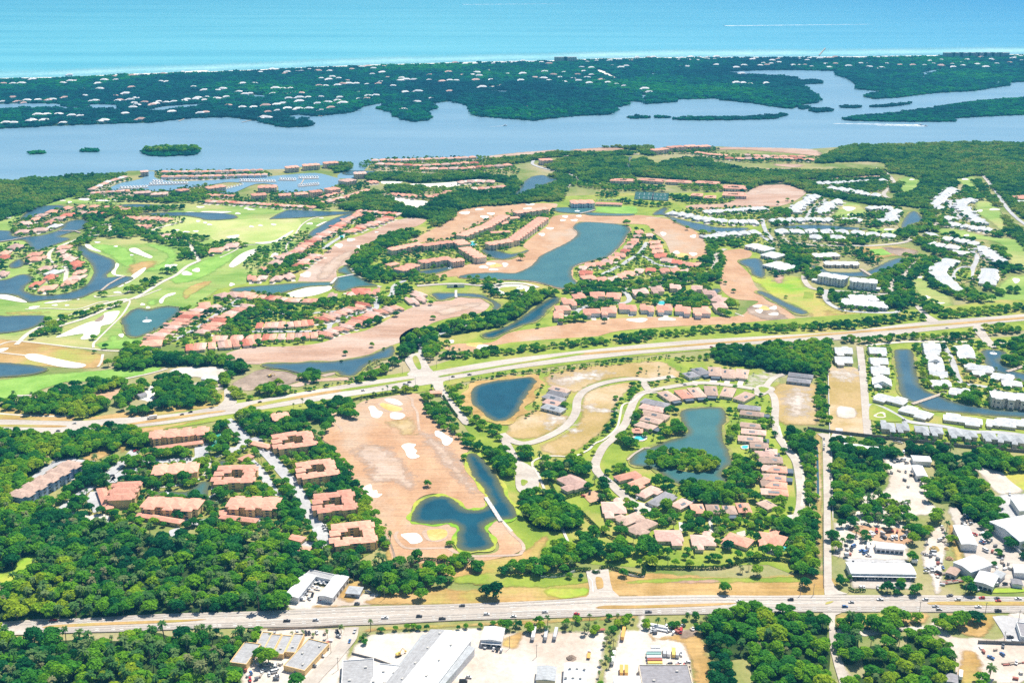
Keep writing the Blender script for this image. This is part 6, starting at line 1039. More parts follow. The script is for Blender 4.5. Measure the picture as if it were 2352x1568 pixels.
wood('22', "-180,1000 60,960 180,1000 150,1060 -60,1100 -150,1200 -180,1100", 8, .9, 'bright oak at the entrance plaza', 'trees at the entrance plaza', floor=False)
wood('22', "80,1420 200,1370 380,1360 430,1450 600,1530 640,1640 500,1700 250,1680 100,1560", 8, .95, 'oak in the wood below the entrance plaza', 'trees below the entrance plaza')
wood('22', "270,1080 480,1090 700,1080 690,1180 520,1200 280,1170 260,1120", 8, .8, 'tree in the double belt above the rose roofed house', 'trees above the rose roofed house', floor=False); wood('22', "290,1190 500,1210 640,1180 680,1220 500,1250 300,1240", 8, .9, 'tree in the double belt above the rose roofed house', 'trees above the rose roofed house', floor=False)
wood('22', "1250,1110 1280,1010 1400,970 1600,1000 1800,1020 1880,1100 1860,1160 1750,1180 1600,1170 1450,1150", 7.5, .97, 'dark tree packed on the lake island', 'trees of the lake island', respect=False, floor=False, size=(.75, 1.05))
wood('22', "1560,1330 1700,1260 1850,1270 1900,1320 2080,1350 2090,1400 1950,1440 1800,1460 1650,1430", 8.5, 1, 'yellow-green tree on the lower lake bank', 'trees on the lower lake bank', floor=False); wood('22', "1960,1150 2100,1130 2240,1200 2230,1290 2100,1340 1990,1280", 8.5, 1, 'big green tree on the lower right lake bank', 'trees on the lower lake bank', floor=False)
for s in ("830,1170 1000,1130 1120,1140 1110,1190 900,1210", "1440,760 1540,740 1570,800 1460,840", "1000,850 1100,830 1150,900 1080,950 980,900", "1330,790 1440,770 1420,850 1310,840", "1960,800 2080,760 2090,840 1990,900", "2030,1040 2110,1040 2110,1110 2030,1100", "2150,1060 2250,1060 2280,1150 2160,1140", "680,1270 800,1230 860,1310 920,1400 1000,1420 980,1480 850,1400 700,1320", "1050,1380 1150,1420 1140,1500 1060,1480", "1380,1430 1480,1430 1400,1530", "1180,1400 1320,1480", "2300,740 2400,720 2400,800 2310,790", "1130,580 1180,560 1170,680 1120,660", "1420,590 1500,590 1500,640 1420,630", "1070,700 1160,690 1140,760 1080,770"):
    if len(s.split()) > 2: wood('22', s, 8.5, .8, 'garden tree between the houses of the lake estate', 'garden trees of the lake estate', floor=False)
wood('22', "1100,540 1400,900 1500,1000 1300,980 1000,900", 13, .6, 'garden tree left of the island lake', 'garden trees of the lake estate', floor=False, size=(.4, .75)); wood('22', "1200,230 2250,240 2350,620 2000,620 1200,450", 17, .7, 'small garden tree along the upper estate street', 'garden trees of the lake estate', floor=False, size=(.35, .62))
wood('22', "1950,600 2450,620 2500,1500 2000,1300 1980,1000", 15, .75, 'garden tree in the right house stack', 'garden trees of the lake estate', floor=False, size=(.4, .8)); wood('22', "820,1230 1500,1260 2500,1450 2700,1800 2600,1900 900,1560", 10, .8, 'garden tree in the lower house rows', 'garden trees of the lake estate', floor=False, size=(.5, 1.05)); wood('23', "950,40 2352,0 2600,300 2300,440 1500,470 1300,320 900,200", 11.5, .7, 'garden tree above the clipped hedge', 'garden trees of the lake estate', floor=False, size=(.5, .95))
belt('22', "980,500 960,620 950,700 900,780 780,900 680,960", 9, 8, .85, 'small tree along the estate footpath', 'trees along the estate footpath', size=(.45, .7)); belt('22', "1090,380 1140,410 1080,490 1040,600", 9, 8, .9, 'small tree at the road fork', 'trees along the estate footpath', size=(.5, .75)); belt('22', "200,1050 450,1050 600,1020 740,1000 780,940", 7, 9, .5, 'small tree along the lower footpath', 'trees along the estate footpath', size=(.45, .7)); belt('22', "260,380 240,460 200,520 220,580 120,690", 6, 8, .9, 'bush on the blue pond bank', 'trees along the estate footpath', size=(.3, .5))
trees('22', "485,575,.95 370,325,.4 460,280,.4 560,1000,.55 1440,335,.6 1520,345,.6 1340,370,.6 1290,380,.6", 'small lone tree on the vacant lots', 'lone trees on vacant lots')
wood('22', "1850,60 2000,40 2200,60 2352,30 2900,0 2890,120 2890,260 2800,270 2352,230 2280,220 2100,190 1950,180 1860,140", 8, .96, 'bushy green tree in the wood between boulevard and estate', 'trees of the boulevard wood')
belt('22', "-100,300 0,285 300,255 600,222 900,180 1200,150 1450,125", 14, 6.5, .5, 'shrubby tree in the planted belt under the boulevard', 'trees in the boulevard belt', size=(.4, .65)); belt('12', "1830,430 1900,390 2100,330 2352,290", 14, 7, .6, 'shrubby tree in the planted belt under the boulevard', 'trees in the boulevard belt', size=(.4, .7)); belt('22', "1480,150 1700,140 1860,130", 14, 8, .7, 'shrubby tree in the planted belt under the boulevard', 'trees in the boulevard belt', size=(.5, .8))
belt('32', "480,280 500,400 480,520 500,620 520,740", 13, 7, .95, 'tree in the strip left of the white wall', 'trees left of the white wall', size=(.6, .9)); belt('32', "200,820 270,860 300,920 330,1000 380,1100 360,1250 350,1400 350,1568 330,1800 300,2000", 16, 7.5, .9, 'tree in the belt left of the canal strip', 'trees left of the canal strip', size=(.6, .95)); wood('32', "170,830 350,790 440,880 420,1080 330,1120 250,1040 180,960", 7.5, .9, 'tree in the corner wood by the curving road', 'trees left of the canal strip', floor=False)
wood('33', "60,90 250,0 440,40 440,200 430,420 400,560 300,560 240,500 220,400 180,280 150,180", 7.5, .85, 'tree in the belt beside the long straight side road', 'trees left of the canal strip'); belt('32', "400,1180 400,1400 400,1568 410,1900 420,2100", 5, 6, .9, 'bush on the canal strip', 'trees left of the canal strip', size=(.35, .55)); belt('32', "530,30 530,120", 8, 7, .9, 'tree at the head of the white wall', 'trees left of the white wall')
wood('32', "560,930 680,900 880,910 1000,900 1160,960 1180,1050 1060,1020 800,1020 700,1000 600,980", 8, .95, 'dark oak above the yards', 'trees of the yards'); wood('32', "600,1000 1000,1030 1040,1100 1100,1200 1010,1300 980,1400 860,1400 800,1500 790,1568 600,1568 585,1300", 8.5, .9, 'yellowish oak in the yard wood', 'trees of the yards', thin=.85); wood('32', "820,1440 1000,1400 1120,1450 1250,1450 1310,1540 1280,1640 1000,1620 850,1560", 8, .7, 'tree among the yard vehicles', 'trees of the yards', floor=False)
wood('32', "1260,940 1600,950 1700,1010 1760,1080 1900,1120 1950,1250 2060,1380 2150,1500 2100,1640 1850,1600 1700,1450 1560,1440 1480,1280 1560,1180 1500,1020 1300,1010", 8.2, .9, 'dark oak in the wedge of wood right of the yards', 'trees of the yards wood'); wood('32', "1800,1040 2000,990 2250,1050 2500,1080 2500,1180 2200,1170 2000,1120 1850,1090", 7.6, .97, 'oak in the belt below the dark estate wall', 'trees of the yards wood'); wood('32', "1440,1240 1520,1240 1560,1440 1450,1420", 8, .9, 'tree beside the white sheds', 'trees of the yards', floor=False)
for s in ("600,180 780,130 830,180 760,300 700,340 610,300", "830,180 920,190 910,260 830,250", "600,490 740,490 760,640 620,650", "1010,640 1200,630 1360,640 1350,720 1020,720", "1290,140 1390,130 1400,280 1300,270", "1390,90 1530,180 1500,270 1400,230", "1640,130 1740,100 1730,270 1650,260", "1780,560 1890,580 1930,700 1800,720 1770,640", "1280,350 1390,340 1400,420 1290,430", "1360,560 1420,550 1450,720 1380,720", "640,-20 780,0 790,100 650,120", "1050,-20 1260,20 1260,130 1060,110", "900,20 1050,40 1040,110 890,80", "2040,350 2220,330 2200,480 2060,480", "1930,80 2050,100 2060,240 1950,200", "2080,40 2260,200 2352,260 2500,400 2500,500 2352,420 2200,260 2100,140", "2000,-40 2180,-30 2200,60 2060,60", "1480,-30 1630,-20 1620,90 1500,80"):
    wood('33', s, 8.5, .8, 'oak between the yards beside the highway', 'trees between the yards', floor=False, thin=.75, size=(.5, 1.1))
wood('33', "-120,880 60,860 280,870 380,860 480,930 550,960 550,1150 580,1250 570,1400 580,1560 500,1640 -100,1640", 8.2, .85, 'round green tree in the wood below the highway', 'trees of the lower right wood', size=(.5, 1.35), thin=.85); wood('23', "1750,1080 1800,950 1960,880 2200,870 2352,850 2352,1640 2250,1480 2200,1300 2000,1310 1900,1340 1800,1200", 8.2, .85, 'round green tree in the wood below the highway', 'trees of the lower right wood', size=(.5, 1.35), thin=.85); wood('23', "1840,1400 1980,1370 2060,1480 2000,1600 1850,1560", 8, .97, 'tree on the dry clearing', 'trees of the dry clearing', floor=False)
wood('33', "640,970 900,930 930,1050 700,1070 630,1030", 7.5, .9, 'low oak on the verge island below the highway', 'trees on the verge islands'); wood('33', "930,930 1130,920 1290,960 1280,1040 950,1050", 7.5, .95, 'low oak on the verge island below the highway', 'trees on the verge islands'); wood('33', "1540,950 1740,950 1740,1040 1560,1040", 7.5, 1, 'low oak on the second verge island', 'trees on the verge islands', floor=False); wood('33', "1790,940 2010,940 2010,1010 1800,1000", 7.5, 1, 'low oak on the second verge island', 'trees on the verge islands', floor=False)
wood('33', "650,1150 800,1110 850,1250 780,1350 660,1300", 7.5, .7, 'scrub tree beside the sandy tracks', 'scrub trees'); wood('33', "870,1260 950,1180 1150,1170 1280,1200 1300,1080 1460,1050 1560,1130 1690,1200 1720,1350 1680,1500 1620,1640 760,1640 780,1480 900,1450", 8.6, .8, 'dark tree in the scrub wood at the bottom right', 'trees of the bottom right scrub', size=(.45, 1.25), thin=.85); wood('33', "1930,1480 2060,1450 2080,1600 1940,1600", 8, .9, 'scrub tree by the lumber', 'scrub trees', floor=False)
trees('33', "1380,960,1.0 1170,1110,.8 1080,1140,.5 340,650,.95", 'single round tree near the highway corner', 'single trees by the highway'); trees('13', "1515,745,1.15 2200,715,1.5 2120,725,1.2", 'broad oak standing in the dry verge', 'single trees by the highway'); trees('23', "1960,690,1.1 2255,530,1.1 530,575,.7 635,590,.55 1025,555,.75 1170,460,.6", 'round tree on the verge right of the gate drive', 'single trees by the highway')
for s in ("1500,500 1650,470 1740,520 1830,560 1820,650 1700,660 1560,640", "1380,400 1490,390 1480,470 1380,470", "1800,410 1930,400 2080,450 2060,520 1850,500", "2210,460 2500,470 2690,440 2680,560 2300,540", "2680,330 2800,250 2950,380 2960,500 2800,540 2690,450", "2560,-20 2900,-60 3000,60 2800,130 2600,80", "2960,200 3150,190 3180,380 2980,390", "3260,280 3400,280 3420,400 3270,400", "3530,270 3680,260 3680,440 3560,440", "3000,380 3080,380 3080,440 3000,440", "1680,400 1760,400 1740,450 1680,450"):
    wood('13', s, 8, .92, 'dark oak in the clumps round the estate gate', 'trees round the estate gate', floor=False)
belt('13', "1000,610 1250,590 1450,560 1500,640 1350,700 1150,680", 12, 7, .95, 'oak at the end of the highway wood', 'trees of the wood above the highway')
for s in ("600,960 760,950 770,1070 620,1070", "840,940 1000,930 1150,960 1140,1020 980,1020 860,1010", "850,1040 990,1030 980,1130 860,1130", "830,1150 940,1150 940,1280 850,1280", "800,1290 920,1280 880,1440 820,1568 800,1600 800,1400", "1240,970 1580,960 1600,1020 1250,1030", "1660,930 1830,920 1820,1050 1680,1060", "240,980 340,970 330,1060 250,1060", "40,980 180,1000 170,1060 20,1060", "480,970 550,970 550,1030 480,1030"):
    wood('23', s, 7, .5, 'tree with palms along the truck yard hedge', 'trees along the truck yard', floor=False, size=(.55, .85))
trees('13', "110,1320,1.45 40,1300,1.2", 'spreading oak over the parked cars behind the shops', 'oaks behind the shops'); trees('13', "370,1540,1.2", 'leafy tree at the very bottom by the side street', 'oaks behind the shops'); trees('13', "1150,1075,.55 1280,1065,.45 1385,1050,.5 1450,1045,.55 1495,1055,.5 1570,1055,.5 1860,1055,.4 1930,1045,.45 2060,1040,.45 2180,1015,.45 2260,1020,.7 2310,1035,.8", 'small round tree in the row below the highway', 'row of small trees below the highway'); trees('13', "1465,1315,.5 970,1155,.4 1000,1185,.55", 'bush in the sandy yard', 'bushes of the sandy yard')
trees('13', "130,1110,.75 225,1110,.75 330,1105,.75 430,1105,.75 525,1100,.75 655,1105,.85 780,1040,1.2 1050,1030,1.1 990,1120,.9", 'slim palm in the row before the flat shops', 'palms before the flat shops', 'palm', 1, 6); trees('13', "1230,200,1.3 1210,250,1.0", 'tall palm beside the lowest condominium', 'palms by the fairway', 'palm', 1, 6)
trees('23', "1610,920,1.1 2100,500,.9 2120,510,.9 2180,480,.9", 'palm by the highway hedge', 'palms by the highway', 'palm', 1, 6)
# boulevard woods and resort
wood('02', "10,530 300,490 560,420 740,380 760,430 860,350 1120,330 1150,370 900,450 860,510 1000,560 900,640 700,680 560,650 230,640 120,600 20,590", 8, .97, 'dark oak left of the sandy lots above the boulevard', 'trees above the boulevard'); wood('02', "1080,480 1200,420 1380,370 1350,420 1280,490 1180,540 1100,590 1380,600 1480,620 1180,660 1140,610 1060,570", 8, .97, 'dark oak beside the sandy lots above the boulevard', 'trees above the boulevard', floor=False); wood('02', "1430,340 1600,300 1780,360 1800,420 1860,370 1970,360 1960,430 2000,460 2020,540 1900,580 1820,540 1700,600 1450,570 1440,480", 8, .97, 'dark oak left of the side entrance', 'trees above the boulevard')
wood('02', "1050,190 1150,30 1290,20 1400,90 1650,100 1800,130 2150,130 2220,200 2290,230 2120,300 2080,400 2020,400 2020,340 2110,240 2000,200 1700,200 1500,190 1250,240 1060,230", 8, .97, 'dark oak in the thick belt above the sandy lots', 'trees of the thick belt'); wood('02', "1780,240 1960,220 1970,290 1800,290", 8, .97, 'dark oak on the works lot', 'trees above the boulevard', floor=False); trees('02', "990,190,1.2 965,40,.8 865,90,.6", 'lone oak on the left golf course', 'lone oaks on the golf course')
wood('12', "30,420 140,380 240,400 260,460 30,470", 8, .95, 'oak by the dark dirt works', 'trees at the dirt works', floor=False); wood('12', "410,310 480,270 580,290 580,340 430,350", 8, .97, 'oak on the creek bank', 'trees at the dirt works', floor=False); wood('12', "450,120 590,110 580,180 450,180", 9, .97, 'lone oak on the dormant fairway', 'trees at the dirt works', floor=False); trees('12', "820,105,.7 1065,30,.7 1175,65,.5 785,180,.45", 'lollipop tree on the pink dormant fairway', 'lollipop trees on the fairway')
belt('12', "-50,520 100,490 350,450 600,410 900,350 1000,310", 12, 7, .8, 'shrubby tree in the hedge above the boulevard', 'trees of the boulevard hedge', size=(.4, .65)); belt('12', "330,410 480,390 620,370 690,360", 10, 11, 0, 'palm tree in the row above the boulevard hedge', 'palm trees above the boulevard', size=(.8, 1.1)); belt('12', "1010,230 1080,190 1130,160", 12, 8, .0, 'palm tree cluster on the creek bank', 'palm trees above the boulevard', size=(.8, 1.2)); wood('12', "950,300 1040,270 1150,220 1300,160 1310,220 1100,300 1060,340 960,350", 8, .7, 'garden tree at the resort entrance', 'trees at the resort entrance', floor=False)
wood('12', "1310,120 1320,0 1330,-90 1480,-160 1640,-60 1640,20 1500,60 1420,80 1380,150", 8.5, .97, 'dark oak at the resort entrance drive', 'trees at the resort entrance'); wood('12', "1500,60 1620,20 1700,100 1580,190 1530,150", 9, .9, 'dark oak right of the entrance drive', 'trees at the resort entrance', floor=False); wood('12', "1450,120 1510,130 1510,200 1460,200", 8, .7, 'tree in the entrance median', 'trees at the resort entrance', floor=False, size=(.5, .7))
belt('12', "1620,60 1750,30 1900,90 1900,110", 20, 11, .0, 'palm tree in the grove right of the entrance', 'palm trees right of the entrance', size=(.9, 1.2)); belt('12', "1700,120 1900,120 2000,110 2352,70", 18, 8, .85, 'tree in the belt along the boulevard', 'trees along the boulevard'); belt('22', "-20,70 150,60 400,30 700,0 1000,-20 1250,-40", 20, 8, .65, 'tree in the belt along the boulevard', 'trees along the boulevard'); belt('21', "1000,1550 1250,1500 1500,1480 1800,1460 2100,1440 2352,1440", 22, 8, .8, 'tree in the belt along the boulevard', 'trees along the boulevard'); belt('31', "0,1450 300,1430 600,1410 900,1390 1300,1330 1450,1340", 26, 8.5, .85, 'tree in the belt along the boulevard', 'trees along the boulevard'); belt('31', "1550,1310 1800,1300 2100,1270 2400,1240", 26, 8.5, .9, 'tree in the belt along the boulevard', 'trees along the boulevard')
belt('12', "1150,450 1250,430 1390,440 1520,420", 10, 8.5, .6, 'tree between boulevard and dormant fairway', 'trees along the boulevard'); trees('12', "1612,385,1.3", 'stout date palm at the boulevard junction', 'palms at the junction', 'palm', 1, 6); trees('12', "425,545,.9 970,500,.8 1020,520,.9 1080,470,1 1100,480,.9 345,580,.9", 'palm on the boulevard edge', 'palms at the junction', 'palm', 1, 6); belt('02', "2070,720 2130,710 2200,760", 12, 9, .1, 'palm tree at the condominium gate', 'palm trees at the condominium gate')
belt('31', "1900,1480 2100,1440 2300,1470", 30, 8.5, .9, 'tree above the white roofed estate', 'trees above the canal estate'); belt('31', "700,1555 1200,1530 1500,1520 1880,1520", 18, 8.5, .9, 'tree in the belt above the canal estate', 'trees above the canal estate'); wood('32', "-20,40 150,10 540,0 540,240 480,270 200,260 0,240", 8, .97, 'bushy green tree in the wood between boulevard and estate', 'trees of the boulevard wood')
wood('32', "900,30 1130,30 1130,420 900,450", 8.5, .7, 'garden tree of the canal estate', 'garden trees of the canal estate', floor=False, size=(.35, .6)); wood('32', "1340,20 2352,20 2400,560 1700,560 1400,450", 9, .8, 'garden tree of the canal estate', 'garden trees of the canal estate', floor=False, size=(.4, .9)); wood('32', "940,720 1300,760 2400,880 2400,980 1800,930 1000,860", 8, .7, 'garden tree before the front row', 'garden trees of the canal estate', floor=False, size=(.4, .75)); wood('32', "1800,500 1940,480 1930,580 1820,570", 8, 1, 'dark oak on the canal bank', 'garden trees of the canal estate', floor=False); wood('32', "2200,-20 2500,-40 2500,120 2300,100", 9, .95, 'dark oak right of the fountain pond', 'garden trees of the canal estate', floor=False); wood('32', "2170,120 2300,140 2260,240 2190,200", 9, .95, 'oak on the fountain pond bank', 'garden trees of the canal estate', floor=False); wood('32', "1420,290 1560,300 1560,350 1430,380", 9, .95, 'dark oak by the canal', 'garden trees of the canal estate', floor=False)
# resort belts
TB = 'trees of the resort'
belt('11', "1480,560 1300,600 1120,680 1000,780 930,870 940,920", 45, 9.5, .97, 'dark tree in the curved avenue belt', TB, size=(.9, 1.2)); belt('11', "1000,900 1150,960 1300,960 1350,980", 55, 9.5, .97, 'dark tree in the curved avenue belt', TB, size=(.9, 1.2)); belt('11', "1400,960 1600,1000 1700,1010", 45, 9.5, .97, 'dark tree below the apartment court', TB); belt('11', "1950,1000 2100,1010 2200,1080 2300,1150", 40, 9.5, .97, 'dark tree by the round plaza', TB); belt('11', "1250,1060 1350,1080 1390,1130", 30, 9, .97, 'dark tree by the villa drive', TB)
wood('11', "2352,1130 2700,1080 2740,1150 2600,1200 2480,1330 2352,1380 2200,1410 1700,1500 1620,1440 1850,1370 2200,1300 2300,1250 2352,1200", 9.5, .97, 'dark tree in the wood below the round plaza', TB); belt('11', "1400,1540 1550,1560 1620,1600 1450,1650", 40, 9.5, .95, 'dark tree at the entrance bend', TB); trees('11', "1605,1215,.7 1625,1345,.75 1285,1310,1 1490,1475,1 1820,585,1.1 1595,635,1.1 665,720,1.1", 'lollipop tree on a dormant resort fairway', 'lollipop trees on the fairway'); trees('21', "240,1420,.8 850,1375,.8 1960,1025,.7 2035,1100,.75 1610,525,.9 1495,465,.7 1055,470,1.5 80,790,1.2", 'lollipop tree on the resort fairway by the lake', 'lollipop trees on the fairway')
for t, s, wd in (('21', "500,1070 750,1080 1000,1060 1300,1040 1600,990 1800,940 1900,880", 50), ('21', "540,1110 900,1110 1000,1090", 25), ('21', "1800,800 1820,880 1930,880", 35), ('21', "1820,1000 1900,960", 40), ('21', "1800,1110 1760,1060 1700,1040", 30), ('21', "1150,1180 1250,1180 1500,1200 1700,1230 1950,1200 2000,1240", 30), ('21', "1500,1130 1650,1170 1750,1200", 45), ('21', "620,1230 700,1200 750,1240 950,1190", 22), ('21', "450,1360 560,1370 620,1330", 26), ('21', "610,1370 650,1350", 20), ('21', "1900,1300 2000,1300", 30), ('21', "1680,570 1780,580", 30), ('21', "1760,660 1790,720", 26), ('21', "1850,700 1900,820 1950,880", 26), ('21', "1830,670 2000,650 2100,690", 24)):
    belt(t, s, wd, 9.5, .95, 'dark tree in the resort tree belt', TB, size=(.85, 1.2))
belt('21', "530,540 560,580 470,620 420,650 340,690 290,720", 10, 10, .9, 'round tree in the lakeside row', TB, size=(.7, 1)); belt('21', "300,400 240,500 160,600 60,680", 14, 10, .6, 'tree along the lakeside apartments', TB)
belt('21', "550,100 700,120 900,150 1100,150 1400,160", 55, 9.5, .95, 'dark tree among the club buildings', TB); belt('21', "1550,150 1800,150 1900,180", 55, 9.5, .95, 'dark tree among the club buildings', TB); belt('21', "1500,220 1650,270 1900,280 2150,250 2180,180 2150,110", 40, 9.5, .95, 'dark tree round the town house square', TB); belt('21', "1000,270 1250,300 1500,310", 30, 9.5, .8, 'tree below the tennis courts', TB); belt('21', "820,200 950,230", 40, 9.5, .9, 'tree at the club car park', TB)
for t, s in (('21', "1000,560 1300,560 1420,720 1700,840 1600,960 1000,1040 600,980 650,860 1000,760"), ('11', "-200,1120 560,1180 1200,1120 1400,1180 1000,1300 600,1560 -500,1560"), ('11', "0,720 900,400 1350,370 1250,440 700,660 300,930 0,1020 -100,900"), ('11', "1180,640 2352,380 2700,340 2700,440 2352,690 2100,830 1500,920 1150,850"), ('01', "800,160 1180,60 1500,180 1900,120 2352,300 1700,290 900,230"), ('01', "1480,0 2352,0 2450,60 1480,70"), ('11', "0,180 600,180 900,80 1050,150 700,330 0,330"), ('10', "1050,1470 2100,1440 2400,1540 2300,1600 1100,1560"), ('11', "1200,170 2352,120 2352,200 1600,270 1200,230"), ('20', "1650,1390 2352,1430 2800,1440 2750,1490 1900,1470"), ('20', "1290,1380 1830,1340 1850,1390 1300,1420"),
             ('01', "150,420 600,320 1200,310 1200,400 900,420 560,520 300,590 100,580"), ('01', "250,760 650,680 780,820 830,920 780,1040 620,1120 380,1140 230,1100 300,990"), ('01', "0,680 280,690 320,800 200,820 0,900"), ('01', "1130,410 1650,420 1650,480 1300,540 1180,530"), ('01', "1350,1568 1800,1210 2352,1100 2352,1568"), ('31', "0,400 620,420 1200,330 1210,490 900,500 0,500"), ('31', "30,530 1190,570 1190,640 300,650 0,620"), ('31', "220,380 460,200 680,270 560,400"), ('31', "420,90 1100,70 1080,160 900,240 540,180"), ('31', "1500,340 1720,140 2000,480 2070,560 1620,500 1600,400"), ('31', "1450,570 1960,670 2200,850 2150,1000 1760,1130 1500,950 1640,830 1460,680"), ('31', "-20,640 420,660 1000,740 980,880 700,780 250,930 0,930"), ('21', "1420,370 2352,330 2352,480 1900,490"), ('21', "1750,570 2300,560 2300,660 1800,660"), ('31', "540,1110 1200,1120 1250,1280 1100,1300 660,1280")):
    wood(t, s, 9.0, .72, 'garden tree among the villas', 'garden trees of the resort villas', floor=False, size=(.4, .9), z=3, thin=.8)
for t, s, wd in (('01', "820,500 900,400 1050,370 1250,400", 45), ('01', "1150,420 1120,500 1250,560 1450,570", 40), ('01', "900,470 1000,560 1250,570", 55), ('01', "1350,600 1600,640 1750,700 1750,800", 40), ('01', "1500,570 1700,600 1900,620", 28), ('01', "1750,790 1900,740 2100,660 2250,690", 40), ('01', "1230,1110 1350,1040 1480,980", 28), ('01', "1530,930 1560,900", 26), ('01', "700,230 1000,260 1300,260 1650,280", 30), ('01', "1520,220 1800,240 1850,180", 50), ('01', "400,1380 450,1420 500,1350", 40), ('01', "380,1470 430,1500", 40), ('01', "640,680 780,640 850,560", 25), ('01', "600,1370 800,1300 1000,1240 1180,1170", 14), ('01', "820,1540 850,1540", 20), ('01', "920,1130 960,1120", 20), ('01', "1200,360 1400,350 1700,330", 26), ('01', "2000,1400 2100,1380 2250,1450", 35), ('01', "2230,1310 2352,1290", 40), ('11', "0,1230 100,1290 260,1280 400,1340", 30), ('11', "600,1210 750,1190 900,1180 1050,1210", 32), ('11', "1150,1200 1300,1180", 30), ('11', "900,1420 1000,1400 1150,1360", 22), ('11', "60,930 250,870 400,760", 24), ('11', "300,920 450,870 580,790 640,740", 12), ('11', "980,470 1050,410 1000,390", 24), ('11', "200,270 350,250 620,330 680,340", 20)):
    belt(t, s, wd, 9.5, .93, 'dark tree among the left golf holes', 'trees of the left golf holes', size=(.75, 1.1))
for t, s, wd in (('31', "1290,600 1400,640 1560,740 1700,760", 26), ('31', "1350,780 1300,860 1200,900 1100,960 1050,1060", 40), ('31', "1480,800 1350,900 1220,960 1200,1100 1280,1160 1400,1200", 45), ('31', "1280,1220 1150,1220 1100,1170", 30), ('31', "1400,1220 1550,1290", 30), ('31', "1480,900 1520,1020 1680,1130", 16), ('31', "1750,1160 1950,1130", 55), ('31', "2030,1090 2100,1080", 45), ('31', "2200,1080 2300,1090", 30), ('31', "2050,860 2250,890 2280,920", 30), ('31', "2080,690 2150,760 2220,800", 24), ('31', "1780,160 1850,180 1920,260", 30), ('31', "280,780 300,900", 40), ('31', "400,900 400,1000", 30), ('31', "180,690 250,760", 40), ('31', "800,730 900,800 960,840", 18), ('31', "540,1110 580,1180", 26), ('31', "650,1240 900,1270 1090,1280", 8), ('31', "1650,580 1750,620 1940,630", 20), ('31', "2100,560 2200,590", 55), ('31', "700,470 740,480", 45), ('31', "120,490 180,480", 45), ('31', "60,370 200,380", 45), ('31', "430,590 700,660 900,640", 26), ('31', "1200,600 1290,560 1450,520", 30), ('31', "1400,360 1480,470 1500,540", 26), ('31', "1580,440 1600,500", 20), ('31', "970,420 1060,400", 30), ('31', "940,490 1050,500", 35), ('31', "1060,1180 1150,1200 1200,1260", 26)):
    belt(t, s, wd, 9.5, .97, 'dark tree among the white village roofs', 'trees of the white village', size=(.85, 1.2))
trees('31', "1512,1195,.8 1548,1210,.8 165,1155,.6 90,295,.8 180,262,.8 225,285,.7", 'lone round tree on the right hand golf course', 'lone trees on the right golf course')
wood('11', '1380,1420 1560,1440 1640,1500 1640,1568 1450,1580 1400,1540', 9, .95, 'dark tree at the entrance bend', TB, floor=False)
for off in (-75, 75): belt('12', ' '.join(f'{x + off},{y}' for x, y in ((1530, 60), (1490, 0), (1520, -50))), 9, 7.5, .97, 'dark oak at the resort entrance drive', 'trees at the resort entrance', size=(.9, 1.2))
# mangroves and barrier island
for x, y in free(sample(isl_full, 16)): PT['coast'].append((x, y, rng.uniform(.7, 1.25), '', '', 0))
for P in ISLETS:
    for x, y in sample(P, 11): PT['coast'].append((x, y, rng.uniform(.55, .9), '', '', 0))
for x, y in sample(smooth([at('00', a, b) for a, b in pts("1330,1402 1500,1380 1700,1378 1815,1388 1810,1400 1700,1408 1500,1412")], 3), 9): PT['oak'].append((x, y, rng.uniform(1.3, 2.0), 'tall dark tree on the lagoon islet', 'trees on the lagoon islet', 0))
mang('01', "-400,100 0,95 130,100 300,65 450,70 700,50 1150,30 1060,80 850,170 700,215 400,310 100,415 0,445 -400,560", 12)
for s in ("790,330 900,240 1050,200 1180,225 1250,265 1340,315 1460,345 1560,330 1700,230 1900,180 2100,200 2352,190 2352,300 2000,320 1850,370 1800,430 1650,500 1580,440 1350,410 1150,360 880,355", "1030,60 1100,20 1500,25 2000,20 2352,65 2352,110 2050,70 1800,95 1500,110 1350,90 1100,85", "820,1 860,-60 780,-60 700,-40 740,0", "1200,130 1400,140 1540,150 1520,190 1250,190"): mang('11', s, 12)
for s in ("-200,1475 100,1440 430,1400 540,1405 900,1400 1030,1390 1160,1405 1180,1412 700,1425 360,1438 200,1470 50,1490 -200,1520", "320,1530 500,1455 1010,1437 1045,1475 1050,1560 1070,1600 1150,1680 900,1665 640,1655 560,1600 400,1568", "1085,1500 1200,1450 1350,1490 1700,1445 2030,1530 2352,1560 2900,1570 3400,1560 3450,1640 3350,1740 3060,1750 3000,1700 2900,1660 2352,1690 1900,1670 1400,1630 1150,1610 1090,1560", "2800,1490 2870,1440 3060,1345 3300,1335 3700,1330 4100,1310 4700,1320 5100,1330 5100,1900 4700,1850 4400,1620 4200,1610 3900,1650 3600,1600 3480,1570 3400,1480 3000,1480", "560,1370 850,1345 1120,1345 1130,1370 900,1358 600,1368", "1180,1345 1280,1350 1270,1420 1190,1400"): mang('20', s, 12)
for s in ("180,110 420,110 480,180 800,240 1080,260 1300,250 1480,270 1500,340 1300,320 1000,300 650,250 420,200", "1170,130 1230,100 1210,170 1130,190", "1430,80 1700,70 1720,130 1600,180 1480,250 1300,250 1200,250 1240,220 1420,160", "1900,80 2000,150 2100,300 2200,440 2352,560 2500,700 2500,800 2300,620 2230,560 2150,380 2060,270 1950,170", "2000,20 2352,10 2500,400 2352,430 2200,280 2100,180", "1430,420 1500,380 1480,330 1560,360 1500,480 1440,520 1330,560 1280,540 1400,500"): mang('31', s, 12)
